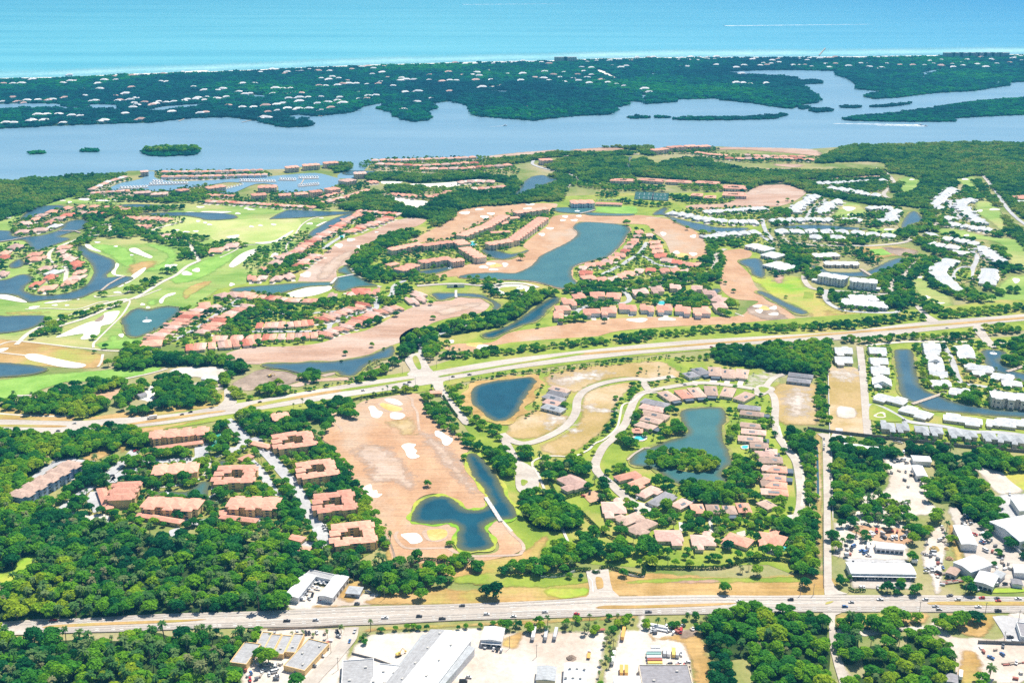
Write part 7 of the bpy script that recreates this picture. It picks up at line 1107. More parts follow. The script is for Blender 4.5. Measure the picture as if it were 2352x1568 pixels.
for s in ("0,230 60,230 200,180 350,120 430,90 540,60 550,110 480,200 430,260 300,270 100,290 0,300", "-30,130 100,90 110,100 60,180 0,220 -60,215", "300,50 450,20 500,60 380,70", "600,30 900,50 1150,40 1400,60 1900,100 2352,120 2352,20 600,0", "2160,120 2250,200 2352,160 2352,110"): mang('21', s, 12)
# ---- build: forced and nearest ones are things with trunk and crown, the rest one mass per kind
def make_tree(kind, p, k):
    x, y, s, lab, grp, f = p
    if kind == 'oak':
        tr, cr = OAK[k % 6]; name, cat = 'oak_tree', 'tree'
    else:
        tr, cr, _ = PALM[k % 4]; name, cat = 'palm_tree', 'palm tree'
    t = empty(name, (x, y, .3), rng.uniform(0, 6.28), lab, cat, grp); t.scale = (s * rng.uniform(.85, 1.2), s * rng.uniform(.85, 1.2), s * rng.uniform(.85, 1.2))
    link('trunk', tr, t); link('crown', cr, t)
def scatter(name, P, meshes, label):
    hold = bpy.data.collections.new(name + '_kinds')
    for k, me in enumerate(meshes): hold.objects.link(bpy.data.objects.new(f"{name}_kind", me))
    me = bpy.data.meshes.new(name); me.from_pydata([(p[0], p[1], .3) for p in P], [], [])
    n = len(P)
    for an, ty, vals in (('rot', 'FLOAT', rng.uniform(0, 6.28, n)), ('scl', 'FLOAT_VECTOR', (np.array([p[2] for p in P])[:, None] * rng.uniform(.82, 1.2, (n, 3))).ravel()), ('idx', 'INT', rng.integers(0, len(meshes), n))):
        a = me.attributes.new(an, ty, 'POINT'); a.data.foreach_set('vector' if ty == 'FLOAT_VECTOR' else 'value', np.array(vals, dtype=np.int32 if ty == 'INT' else np.float32))
    o = link(name, me, kind='stuff'); o['label'] = label
    g = bpy.data.node_groups.new(name, 'GeometryNodeTree')
    g.interface.new_socket('Geometry', in_out='INPUT', socket_type='NodeSocketGeometry'); g.interface.new_socket('Geometry', in_out='OUTPUT', socket_type='NodeSocketGeometry')
    N = g.nodes; gi, go = N.new('NodeGroupInput'), N.new('NodeGroupOutput')
    m2p = N.new('GeometryNodeMeshToPoints'); ci = N.new('GeometryNodeCollectionInfo'); ci.inputs[0].default_value = hold; ci.inputs[1].default_value = True; ci.inputs[2].default_value = True
    ip = N.new('GeometryNodeInstanceOnPoints'); ip.inputs['Pick Instance'].default_value = True
    def attr(nm, ty):
        a = N.new('GeometryNodeInputNamedAttribute'); a.data_type = ty; a.inputs[0].default_value = nm; return a.outputs['Attribute']
    cx = N.new('ShaderNodeCombineXYZ'); g.links.new(attr('rot', 'FLOAT'), cx.inputs[2])
    e2r = N.new('FunctionNodeEulerToRotation'); g.links.new(cx.outputs[0], e2r.inputs[0])
    L = g.links; L.new(gi.outputs[0], m2p.inputs[0]); L.new(m2p.outputs[0], ip.inputs['Points']); L.new(ci.outputs[0], ip.inputs['Instance'])
    L.new(attr('idx', 'INT'), ip.inputs['Instance Index']); L.new(e2r.outputs[0], ip.inputs['Rotation']); L.new(attr('scl', 'FLOAT_VECTOR'), ip.inputs['Scale']); L.new(ip.outputs[0], go.inputs[0])
    md = o.modifiers.new('scatter', 'NODES'); md.node_group = g
for kind, meshes, lab, nm in (('oak', OAKL, 'mass of leafy trees beyond the nearest ones', 'oak_trees'), ('palm', [p[2] for p in PALM], 'mass of palms beyond the nearest ones', 'palm_trees')):
    A = PT[kind]; pr = [proj(p[0], p[1], 4) for p in A]
    order = sorted(range(len(A)), key=lambda i: (-A[i][5], 0 if (0 < pr[i][0] < 9408 and -50 < pr[i][1] < 6260) else 1, pr[i][2] / A[i][2]))
    for k, i in enumerate(order[:300]): make_tree(kind, A[i], k)
    scatter(nm, [A[i] for i in order[300:] if -600 < pr[i][0] < 10000], meshes, lab)
Pm = [p for p in PT['mang'] if -700 < proj(p[0], p[1])[0] < 10100]
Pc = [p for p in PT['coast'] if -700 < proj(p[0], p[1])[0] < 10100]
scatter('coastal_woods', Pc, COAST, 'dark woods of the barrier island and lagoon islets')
scatter('mangrove_canopy', Pm, MANG, 'low dense canopy of mangroves and coastal woods')
print('TREES', {k: len(v) for k, v in PT.items()}, len(Pm))
# hedges
def hedge(tile, s, wd, h, label, name='hedge'):
    c = smooth(world(tile, s, 1), 4, False); o = c[0]; r_ = np.random.default_rng(int(abs(c[0][0])) + 5); m = MB()
    d = [0]
    for a, b in zip(c, c[1:]): d.append(d[-1] + math.hypot(b[0] - a[0], b[1] - a[1]))
    lob = []
    for t in np.arange(0, d[-1], 1.6):
        i = max(j for j in range(len(d)) if d[j] <= t); i = min(i, len(c) - 2); f = (t - d[i]) / (d[i + 1] - d[i])
        lob.append((c[i][0] + f * (c[i + 1][0] - c[i][0]) - o[0], c[i][1] + f * (c[i + 1][1] - c[i][1]) - o[1], h * .5, wd * .6, h * .55))
    V, Fc = leaf_cloud(lob, 40, .5, r_); m.add(V, Fc); ob = m.build(name, M['hedge'], None, (*o, .4)); tag(ob, label, 'hedge')
hedge('23', "265,580 400,585 500,560 560,530 720,525", 3.2, 2.6, 'curving clipped hedge left of the gate drive'); hedge('23', "820,515 900,500 980,530 1080,560 1200,580 1215,500", 3.2, 2.6, 'curving clipped hedge right of the gate drive'); hedge('23', "1240,505 1500,510 1850,510 2000,490 2150,440 2352,430 2500,440 2600,470", 3.2, 2.6, 'long clipped hedge below the bottom house row'); hedge('22', "340,1280 400,1390 450,1440 580,1410 690,1380", 2.4, 2.4, 'dark hedge round the rose roofed house garden'); hedge('22', "720,1495 870,1450 880,1430", 2.0, 2, 'dark hedge under the brick drive'); hedge('23', "640,0 750,110 850,200 1000,270 1150,320", 2.4, 2.4, 'dark diagonal hedge left of the brown roofs'); hedge('23', "750,545 770,555 805,545", 3, 2, 'small hedge island in the gate drive'); hedge('13', "1480,450 1560,430 1700,440 1850,440", 2.4, 2.4, 'dark hedge along the dry ground by the oaks'); hedge('33', "750,700 800,720 900,715", 2.2, 2, 'short hedge before the white shop row'); hedge('12', "830,560 950,520 1150,490 1300,470 1450,430", 3, 2.2, 'long hedge between boulevard and dormant fairway'); hedge('12', "1720,500 1780,600 1850,690", 2.4, 2.2, 'dark hedge along the estate drive')
# ================================================================== VEHICLES AND SMALL THINGS
def car_meshes(kind):
    b, g = MB(), MB()
    L, W = {'sedan': (4.7, 1.85), 'suv': (4.9, 1.95), 'pickup': (5.6, 2.0), 'van': (6.2, 2.2)}[kind]
    prof = {'sedan': [(-.5, .35), (-.5, .78), (-.30, .85), (.24, .85), (.46, .72), (.5, .4)], 'suv': [(-.5, .4), (-.5, 1.0), (-.3, 1.02), (.22, 1.02), (.45, .9), (.5, .45)], 'pickup': [(-.5, .5), (-.5, 1.0), (-.08, 1.0), (.2, 1.02), (.46, .95), (.5, .5)], 'van': [(-.5, .4), (-.5, 1.5), (-.2, 1.55), (.34, 1.5), (.48, 1.05), (.5, .45)]}[kind]
    roofp = {'sedan': [(-.40, .84), (-.26, 1.42), (.06, 1.44), (.24, .84)], 'suv': [(-.49, 1.0), (-.44, 1.68), (.06, 1.72), (.24, 1.0)], 'pickup': [(-.10, 1.0), (-.07, 1.75), (.10, 1.77), (.24, 1.0)], 'van': [(-.49, 1.5), (-.47, 2.4), (.30, 2.4), (.42, 1.4)]}[kind]
    def ext(m, pr, wd, wt=None, mi=0):
        n = len(pr); zs = [p[1] for p in pr]; zlo, zhi = min(zs), max(zs)
        vs = []
        for sgn in (-1, 1):
            for x, z in pr:
                ww = wd / 2 if wt is None else (wd + (wt - wd) * (z - zlo) / (zhi - zlo)) / 2
                vs.append((x * L, sgn * ww, z))
        m.add(vs, [tuple(range(n)), tuple(range(2 * n - 1, n - 1, -1))] + [(i, n + i, n + (i + 1) % n, (i + 1) % n) for i in range(n)], mi)
    ext(b, prof, W); ext(g, roofp, W * .93, W * .74)
    xs = sorted(p for p in roofp if p[1] > min(q[1] for q in roofp) + .4)
    x0, x1 = xs[0][0] * L, xs[-1][0] * L; zt = max(p[1] for p in roofp)
    b.box(x0 + .05, x1 - .05, -W * .36, W * .36, zt + .005, zt + .06)
    if kind == 'pickup': b.box(-.5 * L, -.1 * L, -W / 2, -W / 2 + .1, 1.0, 1.3); b.box(-.5 * L, -.1 * L, W / 2 - .1, W / 2, 1.0, 1.3)
    return b.mesh('car_body', M['cwhite']), g.mesh('car_windows', M['glass']), L, W
CARM = {k: car_meshes(k) for k in ('sedan', 'suv', 'pickup', 'van')}
_wm = MB(); _wm.cyl((0, -.12, 0), (0, .12, 0), .36, .36, 12); WHEEL = _wm.mesh('wheel', M['black'])
_hl = MB(); _hl.box(-.03, .03, -.2, .2, -.08, .08); LAMP = _hl.mesh('headlight', M['wwall'])
CN = dict(w='cwhite', b='cblack', s='csilver', r='cred', u='cblue', g='cgrey')
CW = dict(w='white', b='black', s='silver', r='red', u='blue', g='dark grey')
def car(x, y, ang, col, kind, label, group, z=.85):
    bm_, gm, L, W = CARM[kind]; nm = {'sedan': 'car', 'suv': 'car', 'pickup': 'pickup_truck', 'van': 'van'}[kind]
    t = empty(nm, (x, y, z), ang, label, nm.replace('_', ' '), group)
    b = link('body', bm_, t); b.material_slots[0].link = 'OBJECT'; b.material_slots[0].material = M[CN[col]]
    link('windows', gm, t)
    for sx in (-.31, .31):
        for sy in (-1, 1): link('wheel', WHEEL, t, (sx * L, sy * (W / 2 - .1), .36))
    for sy in (-1, 1): link('headlight', LAMP, b, (L * .492, sy * W * .33, .66))
    return t
def cars(tile, s, where, group, dirtile=None):
    # "x,y,colour,kind,dx,dy" direction in survey units
    K = dict(s='sedan', u='suv', p='pickup', v='van'); it = s.split(); cnt = {}
    for q in it:
        v = q.split(','); cnt[(v[2], v[3])] = cnt.get((v[2], v[3]), 0) + 1
    seen = {}
    for q in it:
        v = q.split(','); x, y = float(v[0]), float(v[1]); dx, dy = (float(v[4]), float(v[5])) if len(v) > 4 else (1, 0)
        a, b = at(tile, x, y, 1.2), at(tile, x + dx * 30, y + dy * 30, 1.2); kd = K[v[3]]
        kk = (v[2], v[3]); seen[kk] = seen.get(kk, 0) + 1
        ttl = {'sedan': 'saloon car', 'suv': 'tall car', 'pickup': 'pickup truck', 'van': 'van'}[kd]
        pos = '' if cnt[kk] == 1 else f", {ORD[seen[kk] - 1]} such from the left"
        car(a[0], a[1], math.atan2(b[1] - a[1], b[0] - a[0]), v[2], kd, f"{CW[v[2]]} {ttl} {where}{pos}", group)
g = 'vehicles driving on the bottom highway'
cars('03', "490,990,r,p,-1,.04", 'on the left end of the highway', g)
cars('13', "285,997,b,p,1,-.03 550,990,s,u,1,-.03 1185,968,w,p,1,-.03 1500,955,b,u,1,-.03 1712,977,b,p,1,-.03 1893,858,g,u,-1,.03 2120,935,w,u,1,-.03", 'on the highway left of the gate drive', g)
cars('23', "15,955,w,s,1,-.03 305,915,w,u,1,-.03 595,935,r,u,1,-.03 1255,915,g,p,1,-.02 2085,813,w,s,-1,.01", 'on the highway below the gate drive', g)
cars('33', "115,873,w,s,1,0 208,802,b,u,-1,0 708,866,u,u,1,0 765,826,s,s,-1,0 1030,800,w,p,-1,0 1445,802,w,u,-1,0 1540,863,s,p,1,0 1572,893,s,u,1,0 1670,765,g,p,-1,.15 1742,803,w,u,-1,0 1932,868,w,p,1,0 1965,787,r,u,-1,0 2103,788,g,s,-1,0 2115,813,r,s,-1,0 2115,902,b,p,1,0 2298,793,w,p,-1,0", 'on the highway near the side road junction', g)
g = 'vehicles driving on the upper boulevard'
cars('02', "535,820,g,s,1,-.03 685,750,w,s,-1,0 985,737,s,s,-1,.1 1672,670,g,s,-1,.15 1750,648,b,u,-1,.15", 'on the left half of the boulevard', g); cars('12', "35,555,b,s,-1,.15 985,450,w,u,1,-.15 1365,390,s,s,1,-.15 1410,375,b,u,1,-.15 1390,397,s,u,1,-.15 1810,323,b,s,1,-.15 1962,305,g,p,1,-.15", 'on the boulevard near the entrance junction', g); cars('22', "1832,50,r,s,1,-.08", 'on the boulevard above the estate', g); cars('31', "765,1458,g,u,-1,.06 445,1543,s,s,1,-.06 590,1543,g,s,1,-.06 1155,1498,g,s,1,-.06 1645,1443,w,s,1,-.06 15,1580,g,s,1,-.05", 'on the right end of the boulevard', g)
g = 'vehicles parked in the yards and car parks'
cars('13', "170,1112,s,s,-.3,1 380,1105,s,u,.5,1 460,1108,b,u,.5,1 490,1105,b,s,.5,1 560,1100,w,s,.5,1 748,1095,b,p,.6,1 908,1090,s,p,.4,-1 860,1183,u,s,-.3,1 645,1245,b,p,.9,.5 600,1315,s,p,1,.2 525,1408,g,p,1,.1 185,1530,g,s,1,0 180,1430,s,p,1,.1 70,1450,s,s,1,-.3 360,1475,s,s,.3,1", 'by the flat roofed shops', g)
cars('13', "610,805,r,s,-1,0 590,780,b,u,1,-.8 520,755,b,p,.3,-1 490,790,s,s,1,.8 460,745,s,u,1,.5 1030,730,g,p,1,.3 930,835,g,s,1,0 440,770,w,s,1,.6", 'in the boat shop court', g); cars('13', "2110,1230,s,p,.4,-1 2185,1250,w,s,.4,-1 2220,1258,b,u,.4,-1 2255,1265,w,u,.4,-1 1955,1510,w,s,1,.1 1905,1555,b,v,1,0", 'by the gabled office', g)
cars('33', "800,610,b,u,-.25,-1 832,605,b,s,-.25,-1 860,605,b,u,-.25,-1 915,605,w,u,-.25,-1 950,605,w,s,-.25,-1 980,605,w,u,-.25,-1 1198,605,w,v,-.2,-1 1258,605,s,u,-.2,-1 1010,690,s,p,-.3,-1 850,685,w,u,-.3,-1 880,685,w,s,-.3,-1 780,465,b,u,-.2,1 805,468,w,s,-.2,1 962,468,w,u,0,1 1460,515,s,p,1,0 1455,545,w,s,1,0", 'round the white shop row', g); cars('33', "2095,665,w,v,1,-.1 2180,655,b,u,1,-.1 1920,715,w,s,1,-.4 2225,1145,b,p,1,0 2275,1195,w,v,1,.1 765,340,b,p,.6,1 1140,240,w,v,.3,1 1180,235,w,v,.3,1 1225,240,w,p,.3,1 1875,330,s,s,.3,-1 1890,300,g,u,.3,-1 1870,225,g,p,.4,-1", 'in the right hand yards', g)
cars('32', "768,880,w,u,1,0 835,232,w,u,-.1,1 835,255,s,s,-.1,1 515,895,g,s,0,1 517,950,w,u,0,1 512,990,g,u,0,1 575,1130,b,u,0,1 575,1250,g,p,0,1 1250,718,w,u,1,.1 1265,1195,g,s,.2,1 1320,1230,b,u,1,0 1245,1020,w,v,.1,1 1180,1090,s,v,1,0 1300,1465,b,s,0,1 730,1525,s,u,1,.2 760,1530,b,s,1,.2 880,1505,s,s,1,0 2220,1400,w,u,.3,1 2075,1140,w,v,.3,-1 905,890,w,s,1,0 1170,920,g,p,1,0 1215,930,s,u,1,.1", 'along the side road and upper yards', g)
cars('02', "1250,1005,r,p,1,-.2 520,1080,s,u,1,-.5 490,1110,w,s,1,-.5 545,1075,g,s,1,-.5 1290,1165,g,s,.8,-.5 1030,1230,g,u,.8,-.4 1560,1095,g,s,.1,1 1600,1092,s,u,.1,1 1640,1088,w,s,.1,1 1720,1082,g,u,.1,1 1750,1080,b,s,.1,1 2320,1180,b,u,.8,-.4 2420,1000,s,s,.1,1 2150,1040,r,u,1,0", 'in the condominium car parks', g); cars('13', "625,120,w,s,1,-.2 635,145,s,u,1,-.2 645,165,w,u,1,-.2 485,130,g,u,.8,-.3 515,355,w,p,.3,-1 365,325,s,s,.2,1", 'beside the lowest condominium', g); cars('22', "655,1418,r,s,1,0 715,1390,b,v,.2,-1 820,1435,w,u,1,.2 1150,1440,w,s,.5,-.5 1240,1490,g,p,.7,-.6 1590,395,s,s,1,-.1 110,1380,w,s,.2,1 900,1280,s,s,.8,.3", 'on the estate drives', g)
belt_r = random.Random(5)
k = 0
for x in range(780, 1060, 14):
    for y in (268, 276):
        k += 1
        if belt_r.random() < .7: a = at('21', x, y, 1); car(*a, math.pi / 2, belt_r.choice('wwsgb'), belt_r.choice(('sedan', 'suv')), 'car in the packed club car park above the low coral wing', 'cars in the club car park')
for x in range(610, 750, 13):
    a = at('31', x, 1130, 1); car(*a, math.pi / 2, belt_r.choice('wwsgb'), 'sedan', 'car in the row behind the care home', 'cars behind the care home')
for x in range(430, 640, 13):
    a = at('31', x, 722, 1); car(*a, math.pi / 2, belt_r.choice('wwsgb'), 'sedan', 'car in the village club car park', 'cars at the village club')
# delivery truck, trailers, containers
def boxtruck(tile, x, y, dx, dy, L, col, label, name='truck_trailer', cat='trailer', cab=False, group='trailers and containers in the truck yard', h=4.0, floor=1.15, z=.5):
    a, b = at(tile, x, y, 2), at(tile, x + dx * 30, y + dy * 30, 2); t = empty(name, (*a, z), math.atan2(b[1] - a[1], b[0] - a[0]), label, cat, group)
    m = MB(); m.box(-L / 2, L / 2, -1.25, 1.25, floor, h)
    for k in range(int(L / 1.2)): m.box(-L / 2 + .3 + k * 1.2, -L / 2 + .4 + k * 1.2, -1.29, 1.29, floor + .1, h - .1)
    m.build('cargo_box', M[col], t)
    d = MB(); d.box(-L / 2 - .03, -L / 2 - .005, -1.1, 1.1, floor + .15, h - .15); d.build('rear_door', M['cgrey'], t)
    if floor > .5:
        f = MB(); f.box(-L / 2 + .2, L / 2 - .4, -.5, .5, .8, floor - .002); f.build('chassis', M['black'], t)
        for xx in (-L / 2 + 1.2, -L / 2 + 2.5) + ((L / 2 + 1.2,) if cab else ()):
            for sy in (-1, 1): w_ = link('wheel', WHEEL, t, (xx, sy * 1.05, .5)); w_.scale = (1.4, 1.4, 1.4)
        if not cab: p = MB(); p.box(L / 2 - 2.6, L / 2 - 2.4, -.9, -.7, 0, .85); p.box(L / 2 - 2.6, L / 2 - 2.4, .7, .9, 0, .85); p.build('landing_leg', M['black'], t)
    if cab:
        c = MB(); c.add([(L / 2 + .1, -1.15, .6), (L / 2 + 2.2, -1.15, .6), (L / 2 + 2.2, 1.15, .6), (L / 2 + .1, 1.15, .6), (L / 2 + .1, -1.1, 2.7), (L / 2 + 1.5, -1.1, 2.7), (L / 2 + 1.5, 1.1, 2.7), (L / 2 + .1, 1.1, 2.7), (L / 2 + 2.2, -1.15, 1.6), (L / 2 + 2.2, 1.15, 1.6)], [(0, 3, 2, 1), (0, 1, 8, 5, 4), (2, 3, 7, 6, 9), (1, 2, 9, 8), (8, 9, 6, 5), (4, 5, 6, 7), (0, 4, 7, 3)]); c.build('cab', M['cwhite'], t)
        wsh = MB(); wsh.add([(L / 2 + 2.2, -1.0, 1.7), (L / 2 + 2.2, 1.0, 1.7), (L / 2 + 1.62, .95, 2.6), (L / 2 + 1.62, -.95, 2.6)], [(0, 1, 2, 3)]); o = wsh.build('windscreen', M['glass'], t, (.03, 0, .01))
    return t
boxtruck('02', 1408, 697, -1, .12, 8.5, 'cwhite', 'white box truck on the upper boulevard', 'box_truck', 'truck', True, 'vehicles driving on the upper boulevard', 3.8, z=.85)
for a, lab in (((200, 1120, -.22, 1, 14, 'cwhite'), 'white trailer, leftmost of three in the truck yard'), ((312, 1128, -.15, 1, 12, 'csilver'), 'grey topped trailer, middle of three in the truck yard'), ((400, 1120, -.22, 1, 13, 'csilver'), 'beige topped trailer, right of three in the truck yard'), ((1022, 1120, -.2, 1, 14, 'orange'), 'orange trailer alone by the yard gate'), ((930, 1340, -.2, 1, 14, 'cwhite'), 'white trailer beside the dark tree strip'), ((1005, 1460, 0, 1, 10, 'orange'), 'left of two orange boxes at the bottom'), ((1050, 1460, 0, 1, 10, 'orange'), 'right of two orange boxes at the bottom')): boxtruck('23', *a, lab)
for a, lab in (((1318, 1245, 1, 0, 7, 'cwhite'), 'short white container at the head of the stack'), ((1305, 1280, 1, 0, 11, 'cwhite'), 'white container lying across, second in the stack'), ((1300, 1308, 1, 0, 11, 'teal'), 'teal container lying across the stack'), ((1305, 1335, 1, 0, 11, 'cwhite'), 'white container under the teal one'), ((1312, 1362, 1, 0, 11, 'rust'), 'rust red container lying across the stack'), ((1314, 1390, 1, 0, 11, 'yellow'), 'yellow container lying across the stack'), ((1316, 1418, 1, 0, 11, 'teal'), 'lowest teal container of the stack'), ((1403, 1280, 0, 1, 9, 'csilver'), 'beige container, first of four standing upright side by side'), ((1440, 1283, 0, 1, 9, 'cwhite'), 'cream container, second of four side by side'), ((1485, 1288, 0, 1, 9, 'yellow'), 'orange yellow container, third of four side by side'), ((1520, 1292, 0, 1, 9, 'csilver'), 'silver container, last of four side by side')): boxtruck('23', *a, lab, 'shipping_container', 'container', h=3.0, floor=.15)
boxtruck('23', 705, 1310, .15, -1, 7, 'orange', 'orange flat truck with blue cab end standing in the yard', 'flatbed_truck', 'truck', True, h=1.6); boxtruck('33', 1770, 1500, -.1, 1, 9, 'cwhite', 'white trailer at the bottom beside the dark house'); boxtruck('33', 920, 320, 0, 1, 9, 'cwhite', 'white trailer behind the upper yard'); boxtruck('33', 720, 395, 1, 0, 4, 'csilver', 'small grey trailer by the side road'); boxtruck('33', 1345, 455, 1, .1, 5, 'cwhite', 'small white box trailer right of the shop row'); boxtruck('23', 795, 1075, 1, -.05, 10, 'rust', 'rust red flatbed under the hedge', h=1.7)
# boats
def boat_mesh(L):
    h, c = MB(), MB(); W = L * .32
    st = [(-.5, .9, 0), (-.1, 1, 0), (.2, .85, .1), (.38, .5, .25), (.5, .02, .4)]; vs = []
    for x, wv, up in st: vs += [(x * L, -W / 2 * wv, L * .12 + up * L * .1), (x * L, 0, -L * .03 + up * L * .06), (x * L, W / 2 * wv, L * .12 + up * L * .1)]
    fs = []
    for i in range(4):
        a, b = 3 * i, 3 * i + 3; fs += [(a, a + 1, b + 1, b), (a + 1, a + 2, b + 2, b + 1), (a + 2, a, b, b + 2)]
    fs.append((0, 2, 1)); h.add(vs, fs)
    z = L * .12; c.box(-L * .22, L * .12, -W * .3, W * .3, z, z + L * .12); c.box(-L * .2, L * .02, -W * .26, W * .26, z + L * .125, z + L * .2)
    return h.mesh('boat_hull', M['cwhite']), c.mesh('boat_cabin', M['wwall'])
BO = {k: boat_mesh(k) for k in (7, 14, 18)}
def boat(p, ang, L, label, group, z=.35):
    t = empty('boat', (*p, z), ang, label, 'boat', group); link('hull', BO[L][0], t); link('cabin', BO[L][1], t); return t
def boats(tile, s, n, L, label):
    a = world(tile, s)
    for k in range(n):
        f = (k + .5) / n; boat((a[0][0] + f * (a[1][0] - a[0][0]), a[0][1] + f * (a[1][1] - a[0][1])), math.pi / 2 + random.uniform(-.1, .1), L, f"{label}, {ORD[k]} from the left", 'boats in the marina')
boats('01', "1100,168 1360,155", 9, 18, 'white boat at the lower left marina pier'); boats('01', "1370,132 1730,118", 13, 18, 'white boat at the middle marina pier'); boats('01', "1400,105 1500,105", 4, 18, 'white boat at the upper left marina pier'); boats('01', "1520,75 2300,60", 18, 14, 'white boat along the town house quay'); boats('11', "-150,95 180,105", 14, 18, 'white boat at the long pier in the round basin'); boats('11', "215,85 370,88", 7, 18, 'white boat at the middle pier in the round basin'); boats('11', "390,75 575,70", 8, 18, 'white boat at the upper pier in the round basin'); boats('11', "390,148 580,130", 9, 18, 'white boat at the lower pier in the round basin'); boats('01', "2010,190 2240,130", 9, 14, 'white boat in the inner marina canal')
def pier(tile, s, wd, label, name='pier', cat='pier', rail=False, z=1.2, mat='wood'):
    c = world(tile, s); o = c[0]; m, pl = MB(), MB()
    for a, b in zip(c, c[1:]):
        d = np.array(b) - np.array(a); L = np.linalg.norm(d); d /= L; n = np.array((-d[1], d[0])) * wd / 2
        q = [np.array(a) - n - o, np.array(b) - n - o, np.array(b) + n - o, np.array(a) + n - o]
        m.add([(*v, z) for v in q] + [(*v, z + .35) for v in q], [(0, 3, 2, 1), (4, 5, 6, 7), (0, 1, 5, 4), (1, 2, 6, 5), (2, 3, 7, 6), (3, 0, 4, 7)])
        for t in np.arange(2, L, 8.0):
            for sg in (-1, 1): p = np.array(a) + d * t + n * sg * .9 - o; pl.cyl((*p, -.5), (*p, z + (1.2 if rail else .3)), .2, .2, 6)
    t = empty(name, (*o, 0), 0, label, cat, 'piers and footbridges'); m.build('deck', M[mat], t); pl.build('posts', M['wood'], t, kind=None)
pier('01', "1090,176 1370,164", 3, 'lower left marina pier'); pier('01', "1360,142 1740,128", 3, 'middle pier among the white marina boats'); pier('11', "-160,105 190,113", 3, 'long pier in the round basin'); pier('11', "200,95 370,97", 3, 'middle pier in the round basin'); pier('11', "385,140 420,120 440,82 580,78", 3, 'bent pier in the round basin'); pier('11', "390,155 585,138", 3, 'lower pier in the round basin')
pier('01', "930,1108 1000,1050 1080,1005 1155,972", 4, 'curved wooden footbridge on the left golf lagoon', 'footbridge', 'bridge', True); pier('01', "-50,665 120,640 280,605", 4, 'wooden footbridge at the left lagoon edge', 'footbridge', 'bridge', True); pier('01', "535,556 690,558 740,575", 4, 'wooden footbridge to the upper lagoon loop', 'footbridge', 'bridge', True); pier('12', "2110,1440 2200,1580 2250,1660", 4, 'pale footbridge across the narrow blue pond', 'footbridge', 'bridge', True, mat='conc'); pier('32', "1325,583 1480,530 1625,478", 5, 'long tan footbridge across the canal pond', 'footbridge', 'bridge', True); pier('32', "2195,285 2290,255 2360,230", 5, 'wooden footbridge right of the fountain pond', 'footbridge', 'bridge', True); pier('31', "850,908 945,968", 6, 'grey bridge beside the village club', 'footbridge', 'bridge', True); pier('21', "620,400 690,385 760,365", 5, 'grey bridge below the golf clubhouse', 'footbridge', 'bridge', True); pier('11', "690,1045 740,990 900,957", 5, 'pale bent bridge over the resort pond', 'footbridge', 'bridge', True, mat='conc'); pier('11', "1836,1125 1840,1170", 4, 'white footbridge over the creek by the tunnel', 'footbridge', 'bridge', True, mat='conc'); pier('02', "1850,1245 1940,1255 1960,1300 1955,1370", 3, 'pale footbridge among condominium ponds', 'footbridge', 'bridge', True, mat='conc'); pier('02', "1900,1450 1990,1410", 3, 'small footbridge at the lower condominium pond', 'footbridge', 'bridge', True, mat='conc'); pier('22', "1060,1095 1120,1040 1210,985 1270,985", 2.4, 'winding boardwalk to the lake island', 'boardwalk', 'bridge', False, .9)
pier('20', "150,1060 158,1090", 5, 'white dock on the far lagoon shore below the causeway', mat='conc'); pier('10', "960,935 1030,963", 4, 'left long dock on the barrier island cove'); pier('10', "1140,905 1158,940", 4, 'right long dock on the barrier island cove'); pier('00', "1640,1118 1720,1085", 4, 'dark dock left on the barrier island shore'); pier('00', "2220,1128 2330,1105", 4, 'dark dock right on the barrier island shore'); pier('10', "540,1060 610,1072", 4, 'pale dock below the barrier island villas'); pier('30', "470,515 525,450", 5, 'long fishing pier in the ocean', z=5)
# speed boats with wakes
def wake(tile, s, w0, w1):
    a, b = world(tile, s); d = np.array(b) - np.array(a); L = np.linalg.norm(d); d /= L; n = np.array((-d[1], d[0])); P, Q = [], []
    for k in range(25):
        t = k / 24; wd = (w0 + (w1 - w0) * t) / 2 * (1 + .35 * math.sin(k * 2.3)); c = np.array(a) + d * L * t; P.append(tuple(c + n * wd)); Q.append(tuple(c - n * wd * (.8 + .3 * math.sin(k * 1.7))))
    flat('boat_wake', P + Q[::-1], 'foam', 4)
for t_, s, w0, w1, lab in (('30', "1400,1150 600,1137", 16, 5, 'upper speedboat with white wake on the lagoon'), ('30', "1450,1161 1000,1155", 12, 4, 'lower speedboat with white wake on the lagoon'), ('10', "2290,1158 2150,1165", 4, 1.5, 'small speedboat on the lagoon near mid picture'), ('20', "1950,239 3300,225", 48, 14, 'speedboat far out on the ocean with a long wake'), ('10', "1900,43 2800,36", 60, 20, 'distant speedboat near the top of the ocean')):
    wake(t_, s, w0, w1); a, b = world(t_, s); o = boat(a, math.atan2(a[1] - b[1], a[0] - b[0]), 14, lab, 'speedboats under way', z=.5)
for k, (x, y) in enumerate(((530, 640), (580, 650), (620, 655), (520, 690), (560, 700), (490, 715), (420, 800), (600, 640), (1555, 1295), (400, 790))):
    t_ = '23' if x == 1555 else '13'; a = at(t_, x, y, 1); boat(a, (1.5 if t_ == '23' else 2.4 + .1 * k), 7, f"white boat on land, {ORD[k]} in the boat shop court" if t_ == '13' else 'white boat beside the upright containers', 'boats standing on land', z=1.2)
# small boats racked behind the hedge
for k in range(14): a = at('23', 1275 + k * 11.5, 1045 + k * 2.2, 1); boat(a, 1.3, 7, 'small boat in the tight row behind the hedge of the truck yard', 'boats rowed behind the hedge', z=.9)
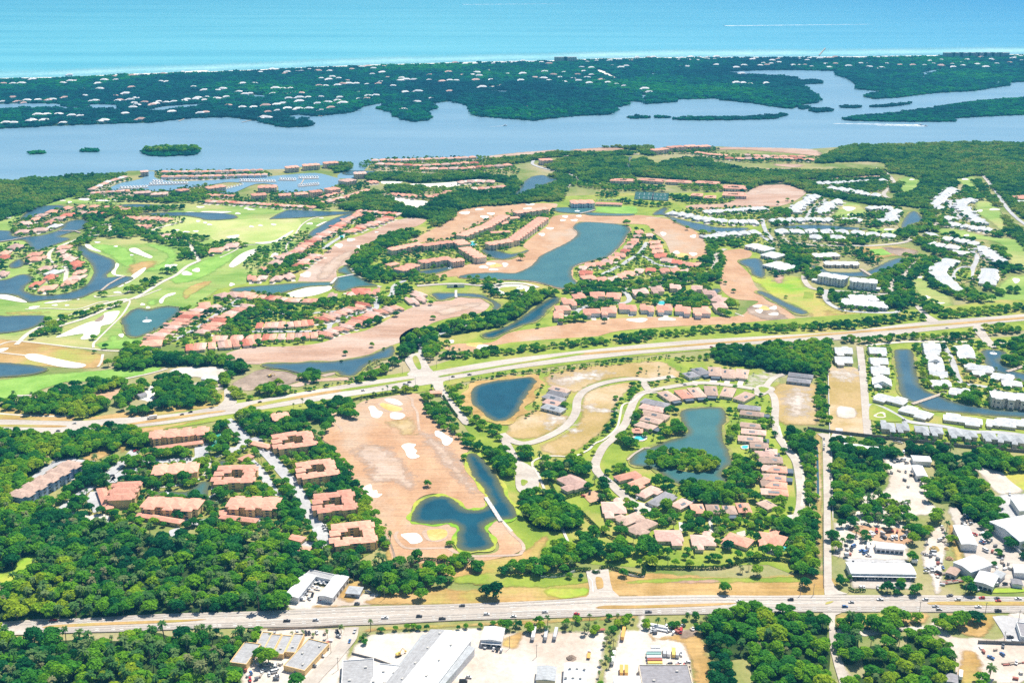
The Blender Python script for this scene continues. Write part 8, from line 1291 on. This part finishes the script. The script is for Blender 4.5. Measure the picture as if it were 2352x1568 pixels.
# poles
def pole(tile, x, y, h, label, arm=True):
    a = at(tile, x, y, 0); t = empty('utility_pole', (*a, .4), .1, label, 'pole', 'poles along the highway'); m = MB(); m.cyl((0, 0, -.4), (0, 0, h), .22, .15, 7); m.build('post', M['metalpole'], t)
    if arm: m = MB(); m.box(-1.4, 1.4, -.08, .08, h - 1.2, h - 1.0); m.box(-.1, .1, .16, .5, h - 3, h - 2); m.build('crossarm', M['metalpole'], t)
for k, (t_, x, y) in enumerate((('13', 853, 620), ('13', 1180, 800), ('13', 690, 1300), ('13', 755, 1450), ('23', 225, 1330), ('33', 295, 765), ('33', 415, 765), ('33', 1810, 765), ('33', 1340, 765), ('33', 750, 720), ('33', 1390, 925), ('33', 1995, 935), ('33', 2300, 1010), ('33', 660, 400), ('33', 2165, 1205), ('12', 1345, 300), ('12', 1465, 410), ('12', 1775, 370), ('12', 1660, 250), ('13', 2330, 1250))):
    pole(t_, x, y, 11, f"wooden utility pole, {ORD[k]} of those along highway and boulevard", k < 15)
# fences and walls
def wall(tile, s, h, th, mat, label, name='boundary_wall', cat='wall', z=.4, slabs=0):
    c = world(tile, s); o = c[0]; m = MB()
    for a, b in zip(c, c[1:]):
        d = np.array(b) - np.array(a); L = np.linalg.norm(d); d /= L; n = np.array((-d[1], d[0])) * th / 2
        q = [np.array(a) - n - o, np.array(b) - n - o, np.array(b) + n - o, np.array(a) + n - o]
        m.add([(*v, -.4) for v in q] + [(*v, h) for v in q], [(0, 3, 2, 1), (4, 5, 6, 7), (0, 1, 5, 4), (1, 2, 6, 5), (2, 3, 7, 6), (3, 0, 4, 7)])
        for t in np.arange(0, L, 6.0): p = np.array(a) + d * t - o; m.cyl((*p, -.4), (*p, h + .25), th * .9, th * .9, 4)
    tag(m.build(name, M[mat], None, (*o, z)), label, cat)
wall('32', "543,30 550,300 556,560 565,830", 2.2, .35, 'wwall', 'long white wall between bushes and vacant strip'); wall('32', "365,808 560,835 950,880 1400,930 1800,975 2352,1020 2500,1035", 3, .5, 'cgrey', 'long dark wall below the white front row'); wall('13', "110,1085 400,1070 760,1050", 1.5, .2, 'wood', 'low brown fence between highway and flat shops', 'rail_fence', 'fence'); wall('33', "1930,1205 2100,1210 2400,1220", 2.6, .4, 'metalpole', 'dark wall at the bottom right below the car park'); wall('33', "505,20 507,300 510,700", 1.8, .12, 'silver', 'pale mesh fence along the long side road', 'mesh_fence', 'fence'); wall('32', "380,1100 380,1568", 1.8, .2, 'wwall', 'thin white fence in the tree belt by the curving road', 'mesh_fence', 'fence'); wall('23', "265,598 400,603 500,580 580,545", 1.6, .3, 'wwall', 'white curved entrance wall left of the gate drive'); wall('23', "1000,560 1100,590 1215,600", 1.6, .3, 'wwall', 'white curved entrance wall right of the gate drive'); wall('13', "880,1305 1100,1360 1380,1460", 1.6, .12, 'cgrey', 'wire fence across the sandy yard', 'mesh_fence', 'fence'); wall('33', "2120,160 2200,260 2352,420 2450,520", 2.4, .35, 'wwall', 'pale wall running to the right edge above the yards'); wall('01', "1140,1360 1200,1290 1280,1262 1360,1282 1450,1257 1550,1247 1645,1258", .8, .5, 'metalpole', 'dark retaining wall round the teal fountain pond'); wall('12', "100,252 250,262 400,298", 1.2, .4, 'metalpole', 'dark silt fence beside the dirt works', 'silt_fence', 'fence')
# tennis courts
def court(tile, x1, y1, x2, y2, D, n, label):
    c, ang, L = frame(tile, x1, y1, x2, y2, .5); t = empty('tennis_courts', (*c, .9), ang, label, 'tennis court', 'tennis courts'); s = MB(); s.box(-L / 2, L / 2, -D / 2, D / 2, -.2, 0); s.build('playing_surface', M['darkcourt' if D > 30 else 'court'], t)
    ln, f = MB(), MB()
    for k in range(n):
        x0 = -L / 2 + (k + .5) * L / n
        for r_ in ((-1 if D > 30 else 0), (1 if D > 30 else 0)):
            yy = r_ * D / 4
            for a in ((x0 - 5.5, x0 - 5.3, yy - 11, yy + 11), (x0 + 5.3, x0 + 5.5, yy - 11, yy + 11), (x0 - 5.5, x0 + 5.5, yy - 11.2, yy - 11), (x0 - 5.5, x0 + 5.5, yy + 11, yy + 11.2), (x0 - 5.5, x0 + 5.5, yy - .1, yy + .1)): ln.add([(a[0], a[2], .02), (a[1], a[2], .02), (a[1], a[3], .02), (a[0], a[3], .02)], [(0, 1, 2, 3)])
            if D <= 30: break
    ln.build('court_lines', M['paint'], t)
    for a in ((-L / 2, L / 2, D / 2, D / 2 + .1), (-L / 2, L / 2, -D / 2 - .1, -D / 2), (-L / 2 - .1, -L / 2, -D / 2, D / 2), (L / 2, L / 2 + .1, -D / 2, D / 2)): f.box(*a, 0, .4); f.box(*a, 2.6, 3)
    for k in range(9):
        for y in (-D / 2, D / 2): f.cyl((-L / 2 + k * L / 8, y, 0), (-L / 2 + k * L / 8, y, 3), .08, .08, 5)
    f.build('fence', M['cgrey'], t); foot(c, ang, L, D)
court('21', 1130, 230, 1300, 235, 80, 4, 'left block of dark green tennis courts behind the club'); court('21', 1290, 238, 1440, 243, 80, 4, 'right block of dark green tennis courts behind the club'); court('02', 1955, 900, 2050, 890, 26, 2, 'light green tennis court beside the longest condominium')
# fountains
def fountain(tile, x, y, h, label):
    a = at(tile, x, y, 0); t = empty('fountain', (*a, .9), 0, label, 'fountain', 'pond fountains'); m = MB(); r_ = np.random.default_rng(int(x))
    for k in range(40): q = r_.uniform(0, 6.28); rr = r_.uniform(.2, 1.6) * h * .22; m.cyl((0, 0, .1), (rr * math.cos(q), rr * math.sin(q), h * r_.uniform(.5, 1)), .12, .05, 4)
    m.build('spray', M['foam'], t); b = MB(); b.cyl((0, 0, -.1), (0, 0, .06), h * .9, h * .9, 20); b.build('ripple', M['foam'], t)
fountain('01', 1352, 1385, 7, 'white jet in the teal pond on the left golf course'); fountain('21', 600, 375, 6, 'small jet in the pond under the golf clubhouse'); fountain('32', 2070, 115, 5, 'jet in the small pond at the right edge'); fountain('02', 1530, 1400, 2.5, 'small jet in the left condominium pond'); fountain('02', 1990, 1490, 2.5, 'small jet in the lower condominium pond'); fountain('11', 1785, 900, 4, 'jet in the canal below the apartment court'); fountain('21', 72, 1085, 6, 'white monument fountain in the round plaza')
# piles of soil and lumber
def pile(tile, x, y, r0, h, mat, label):
    a = at(tile, x, y, 0); m = MB(); r_ = np.random.default_rng(int(x + y)); rings = 5; n = 14; vs = []
    for j in range(rings):
        t = j / (rings - 1)
        for k in range(n): q = k * 6.283 / n; rr = r0 * (1 - t) ** .8 * r_.uniform(.85, 1.15) + .05; vs.append((rr * math.cos(q), rr * math.sin(q) * .8, h * math.sin(t * 1.57) * r_.uniform(.9, 1.1) - .2))
    fs = [(j * n + k, j * n + (k + 1) % n, (j + 1) * n + (k + 1) % n, (j + 1) * n + k) for j in range(rings - 1) for k in range(n)] + [tuple((rings - 1) * n + k for k in range(n))]
    m.add(vs, fs); o = m.build('soil_pile', M[mat], None, (*a, .5)); tag(o, label, 'pile', 'piles in the yards')
pile('33', 1530, 345, 4.5, 3.5, 'putt', 'orange sand pile in the supply yard'); pile('33', 1640, 300, 2.5, 2, 'shell', 'grey gravel pile, upper of the bays'); pile('33', 1640, 340, 2.5, 2, 'putt', 'tan sand pile in the bays'); pile('33', 1665, 430, 3.5, 2.4, 'fair', 'pink soil pile, lowest of the bays'); pile('33', 860, 160, 9, 3, 'fair', 'large brown brush heap beside the yellow oaks'); pile('33', 1430, 380, 3, 2, 'shell', 'grey rubble heap by the dark trees'); pile('23', 545, 1345, 4, 2.6, 'dirt', 'dark mulch heap in the truck yard'); pile('12', 130, 320, 5, 2, 'dirt', 'dark earth heap on the dirt works')
def clutter(tile, s, n, seed):
    poly = world(tile, s); r_ = random.Random(seed); P = free(sample(poly, 4.0)); P = P[rng.permutation(len(P))[:n]]
    for x, y in P:
        u = r_.random()
        if u < .45: car(x, y, r_.uniform(0, 6.28), r_.choice('wwwsbgur'), r_.choice(('sedan', 'suv', 'pickup', 'van')), 'vehicle standing about in the dusty yards', 'vehicles standing about in the yards')
        else:
            m = MB(); L, W, H = r_.uniform(1.5, 4), r_.uniform(1.2, 2.4), r_.uniform(.8, 2.2); m.box(-L / 2, L / 2, -W / 2, W / 2, -.3, H); m.box(-L / 2 - .15, L / 2 + .15, -W / 2 - .15, W / 2 + .15, H + .002, H + .14)
            for q in (-.3, .3): m.box(L * q - .06, L * q + .06, -W / 2 - .05, W / 2 + .05, -.2, H - .01)
            o = m.build('storage_crate', M[r_.choice(('cwhite', 'wood', 'csilver', 'rust', 'conc', 'cgrey'))], None, (x, y, .6), r_.uniform(0, 3)); tag(o, 'crate or stacked goods in the dusty yards', 'crate', 'stored goods in the yards')
KEEP_T = len(KEEP)
KEEP = KEEP[:0]
clutter('32', "830,1450 1000,1420 1300,1480 1320,1640 900,1620", 26, 1); clutter('32', "1080,1080 1300,1080 1420,1300 1180,1400", 10, 2); clutter('33', "940,160 1290,180 1290,260 940,240", 18, 3); clutter('33', "620,300 950,260 960,420 640,400", 10, 4); clutter('33', "1420,380 1500,300 1640,480 1600,700 1540,720", 16, 5); clutter('33', "1890,200 2000,180 2200,420 2250,600 2080,560", 22, 6); clutter('33', "1560,140 1640,130 1640,300 1560,280", 6, 7); clutter('33', "1750,30 1880,40 1860,140 1760,130", 8, 8); clutter('23', "1220,1020 1700,1060 1660,1150 1290,1120", 14, 9); clutter('23', "1400,1380 1650,1380 1650,1480 1400,1480", 14, 10); clutter('13', "-100,1330 250,1400 220,1568 -120,1568", 16, 11); clutter('13', "620,1120 800,1100 760,1200 660,1300", 5, 12); clutter('33', "1900,1180 2400,1230 2400,1560 2050,1560", 10, 13)
def lumber(tile, x, y, n, label):
    a = at(tile, x, y, 0); t = empty('lumber_stack', (*a, .5), .2, label, 'lumber', 'lumber in the yards'); r_ = random.Random(int(x))
    for k in range(n): m = MB(); m.box(-2.4, 2.4, -.5, .5, 0, .9); o = m.build('bundle', M['wood' if k % 3 else 'rust'], t, ((k % 4) * 5.2 - 8, (k // 4) * 1.6 - 2, 0), r_.uniform(-.15, .15))
lumber('33', 1690, 640, 12, 'rows of lumber bundles beside the highway hedge'); lumber('33', 1630, 560, 6, 'stacked lumber left of the tan shed'); lumber('33', 2260, 1380, 6, 'long timber bundles at the bottom right')
# tunnel portal at the creek
def portal():
    c = at('11', 1835, 1062, 2); t = empty('tunnel_portal', (*c, .5), .05, 'white arched tunnel portal above the creek footbridge', 'tunnel'); m = MB(); m.box(-14, 14, 0, 1.2, -.5, 5.2); m.build('wall', M['wwall'], t); a = MB(); a.cyl((0, -.06, 1.4), (0, -.02, 1.4), 3, 3, 18); a.box(-3, 3, -.06, -.02, -.5, 1.4); a.build('opening', M['black'], t)
portal()
# excavator on the dirt works
def digger(tile, x, y, label):
    a = at(tile, x, y, 1); t = empty('excavator', (*a, .6), .6, label, 'excavator', 'diggers on the dirt works'); m = MB(); m.box(-1.9, 1.9, -1.5, -.8, 0, .9); m.box(-1.9, 1.9, .8, 1.5, 0, .9); m.build('tracks', M['black'], t); m = MB(); m.box(-2, 1.2, -1.3, 1.3, 1, 2.3); m.box(0, 1.4, -1.2, 0, 2.31, 3.3); m.build('cab', M['yellow'], t); m = MB(); m.cyl((1, .5, 2), (4, .5, 4.6), .3, .25, 6); m.cyl((4, .5, 4.6), (6.2, .5, 1.6), .25, .2, 6); m.box(5.7, 6.9, -.1, 1.1, .6, 1.6); m.build('boom', M['yellow'], t)
digger('12', 130, 320, 'yellow excavator in the middle of the dark dirt works'); digger('12', 390, 345, 'orange digger right on the dark dirt works'); digger('13', 1310, 1310, 'yellow machine in the empty sandy yard')
# boat-yard monument at plaza: round kerb
# ================================================================== HAZE
hz = MB(); hz.box(-12500, 12500, -1200, 24500, -1.5, 512)
ho = hz.build('haze', plain('haze_air', (1, 1, 1)), kind='stuff'); hm = bpy.data.materials.new('haze_volume'); hm.use_nodes = True; t_ = hm.node_tree
for n_ in list(t_.nodes):
    if n_.type == 'BSDF_PRINCIPLED': t_.nodes.remove(n_)
pv = t_.nodes.new('ShaderNodeVolumePrincipled'); pv.inputs['Color'].default_value = (0.10, 0.56, 1.0, 1); pv.inputs['Density'].default_value = HAZE; pv.inputs['Anisotropy'].default_value = 0.0
t_.links.new(pv.outputs[0], t_.nodes['Material Output'].inputs['Volume']); ho.data.materials.clear(); ho.data.materials.append(hm)
ho['label'] = 'blue summer haze'
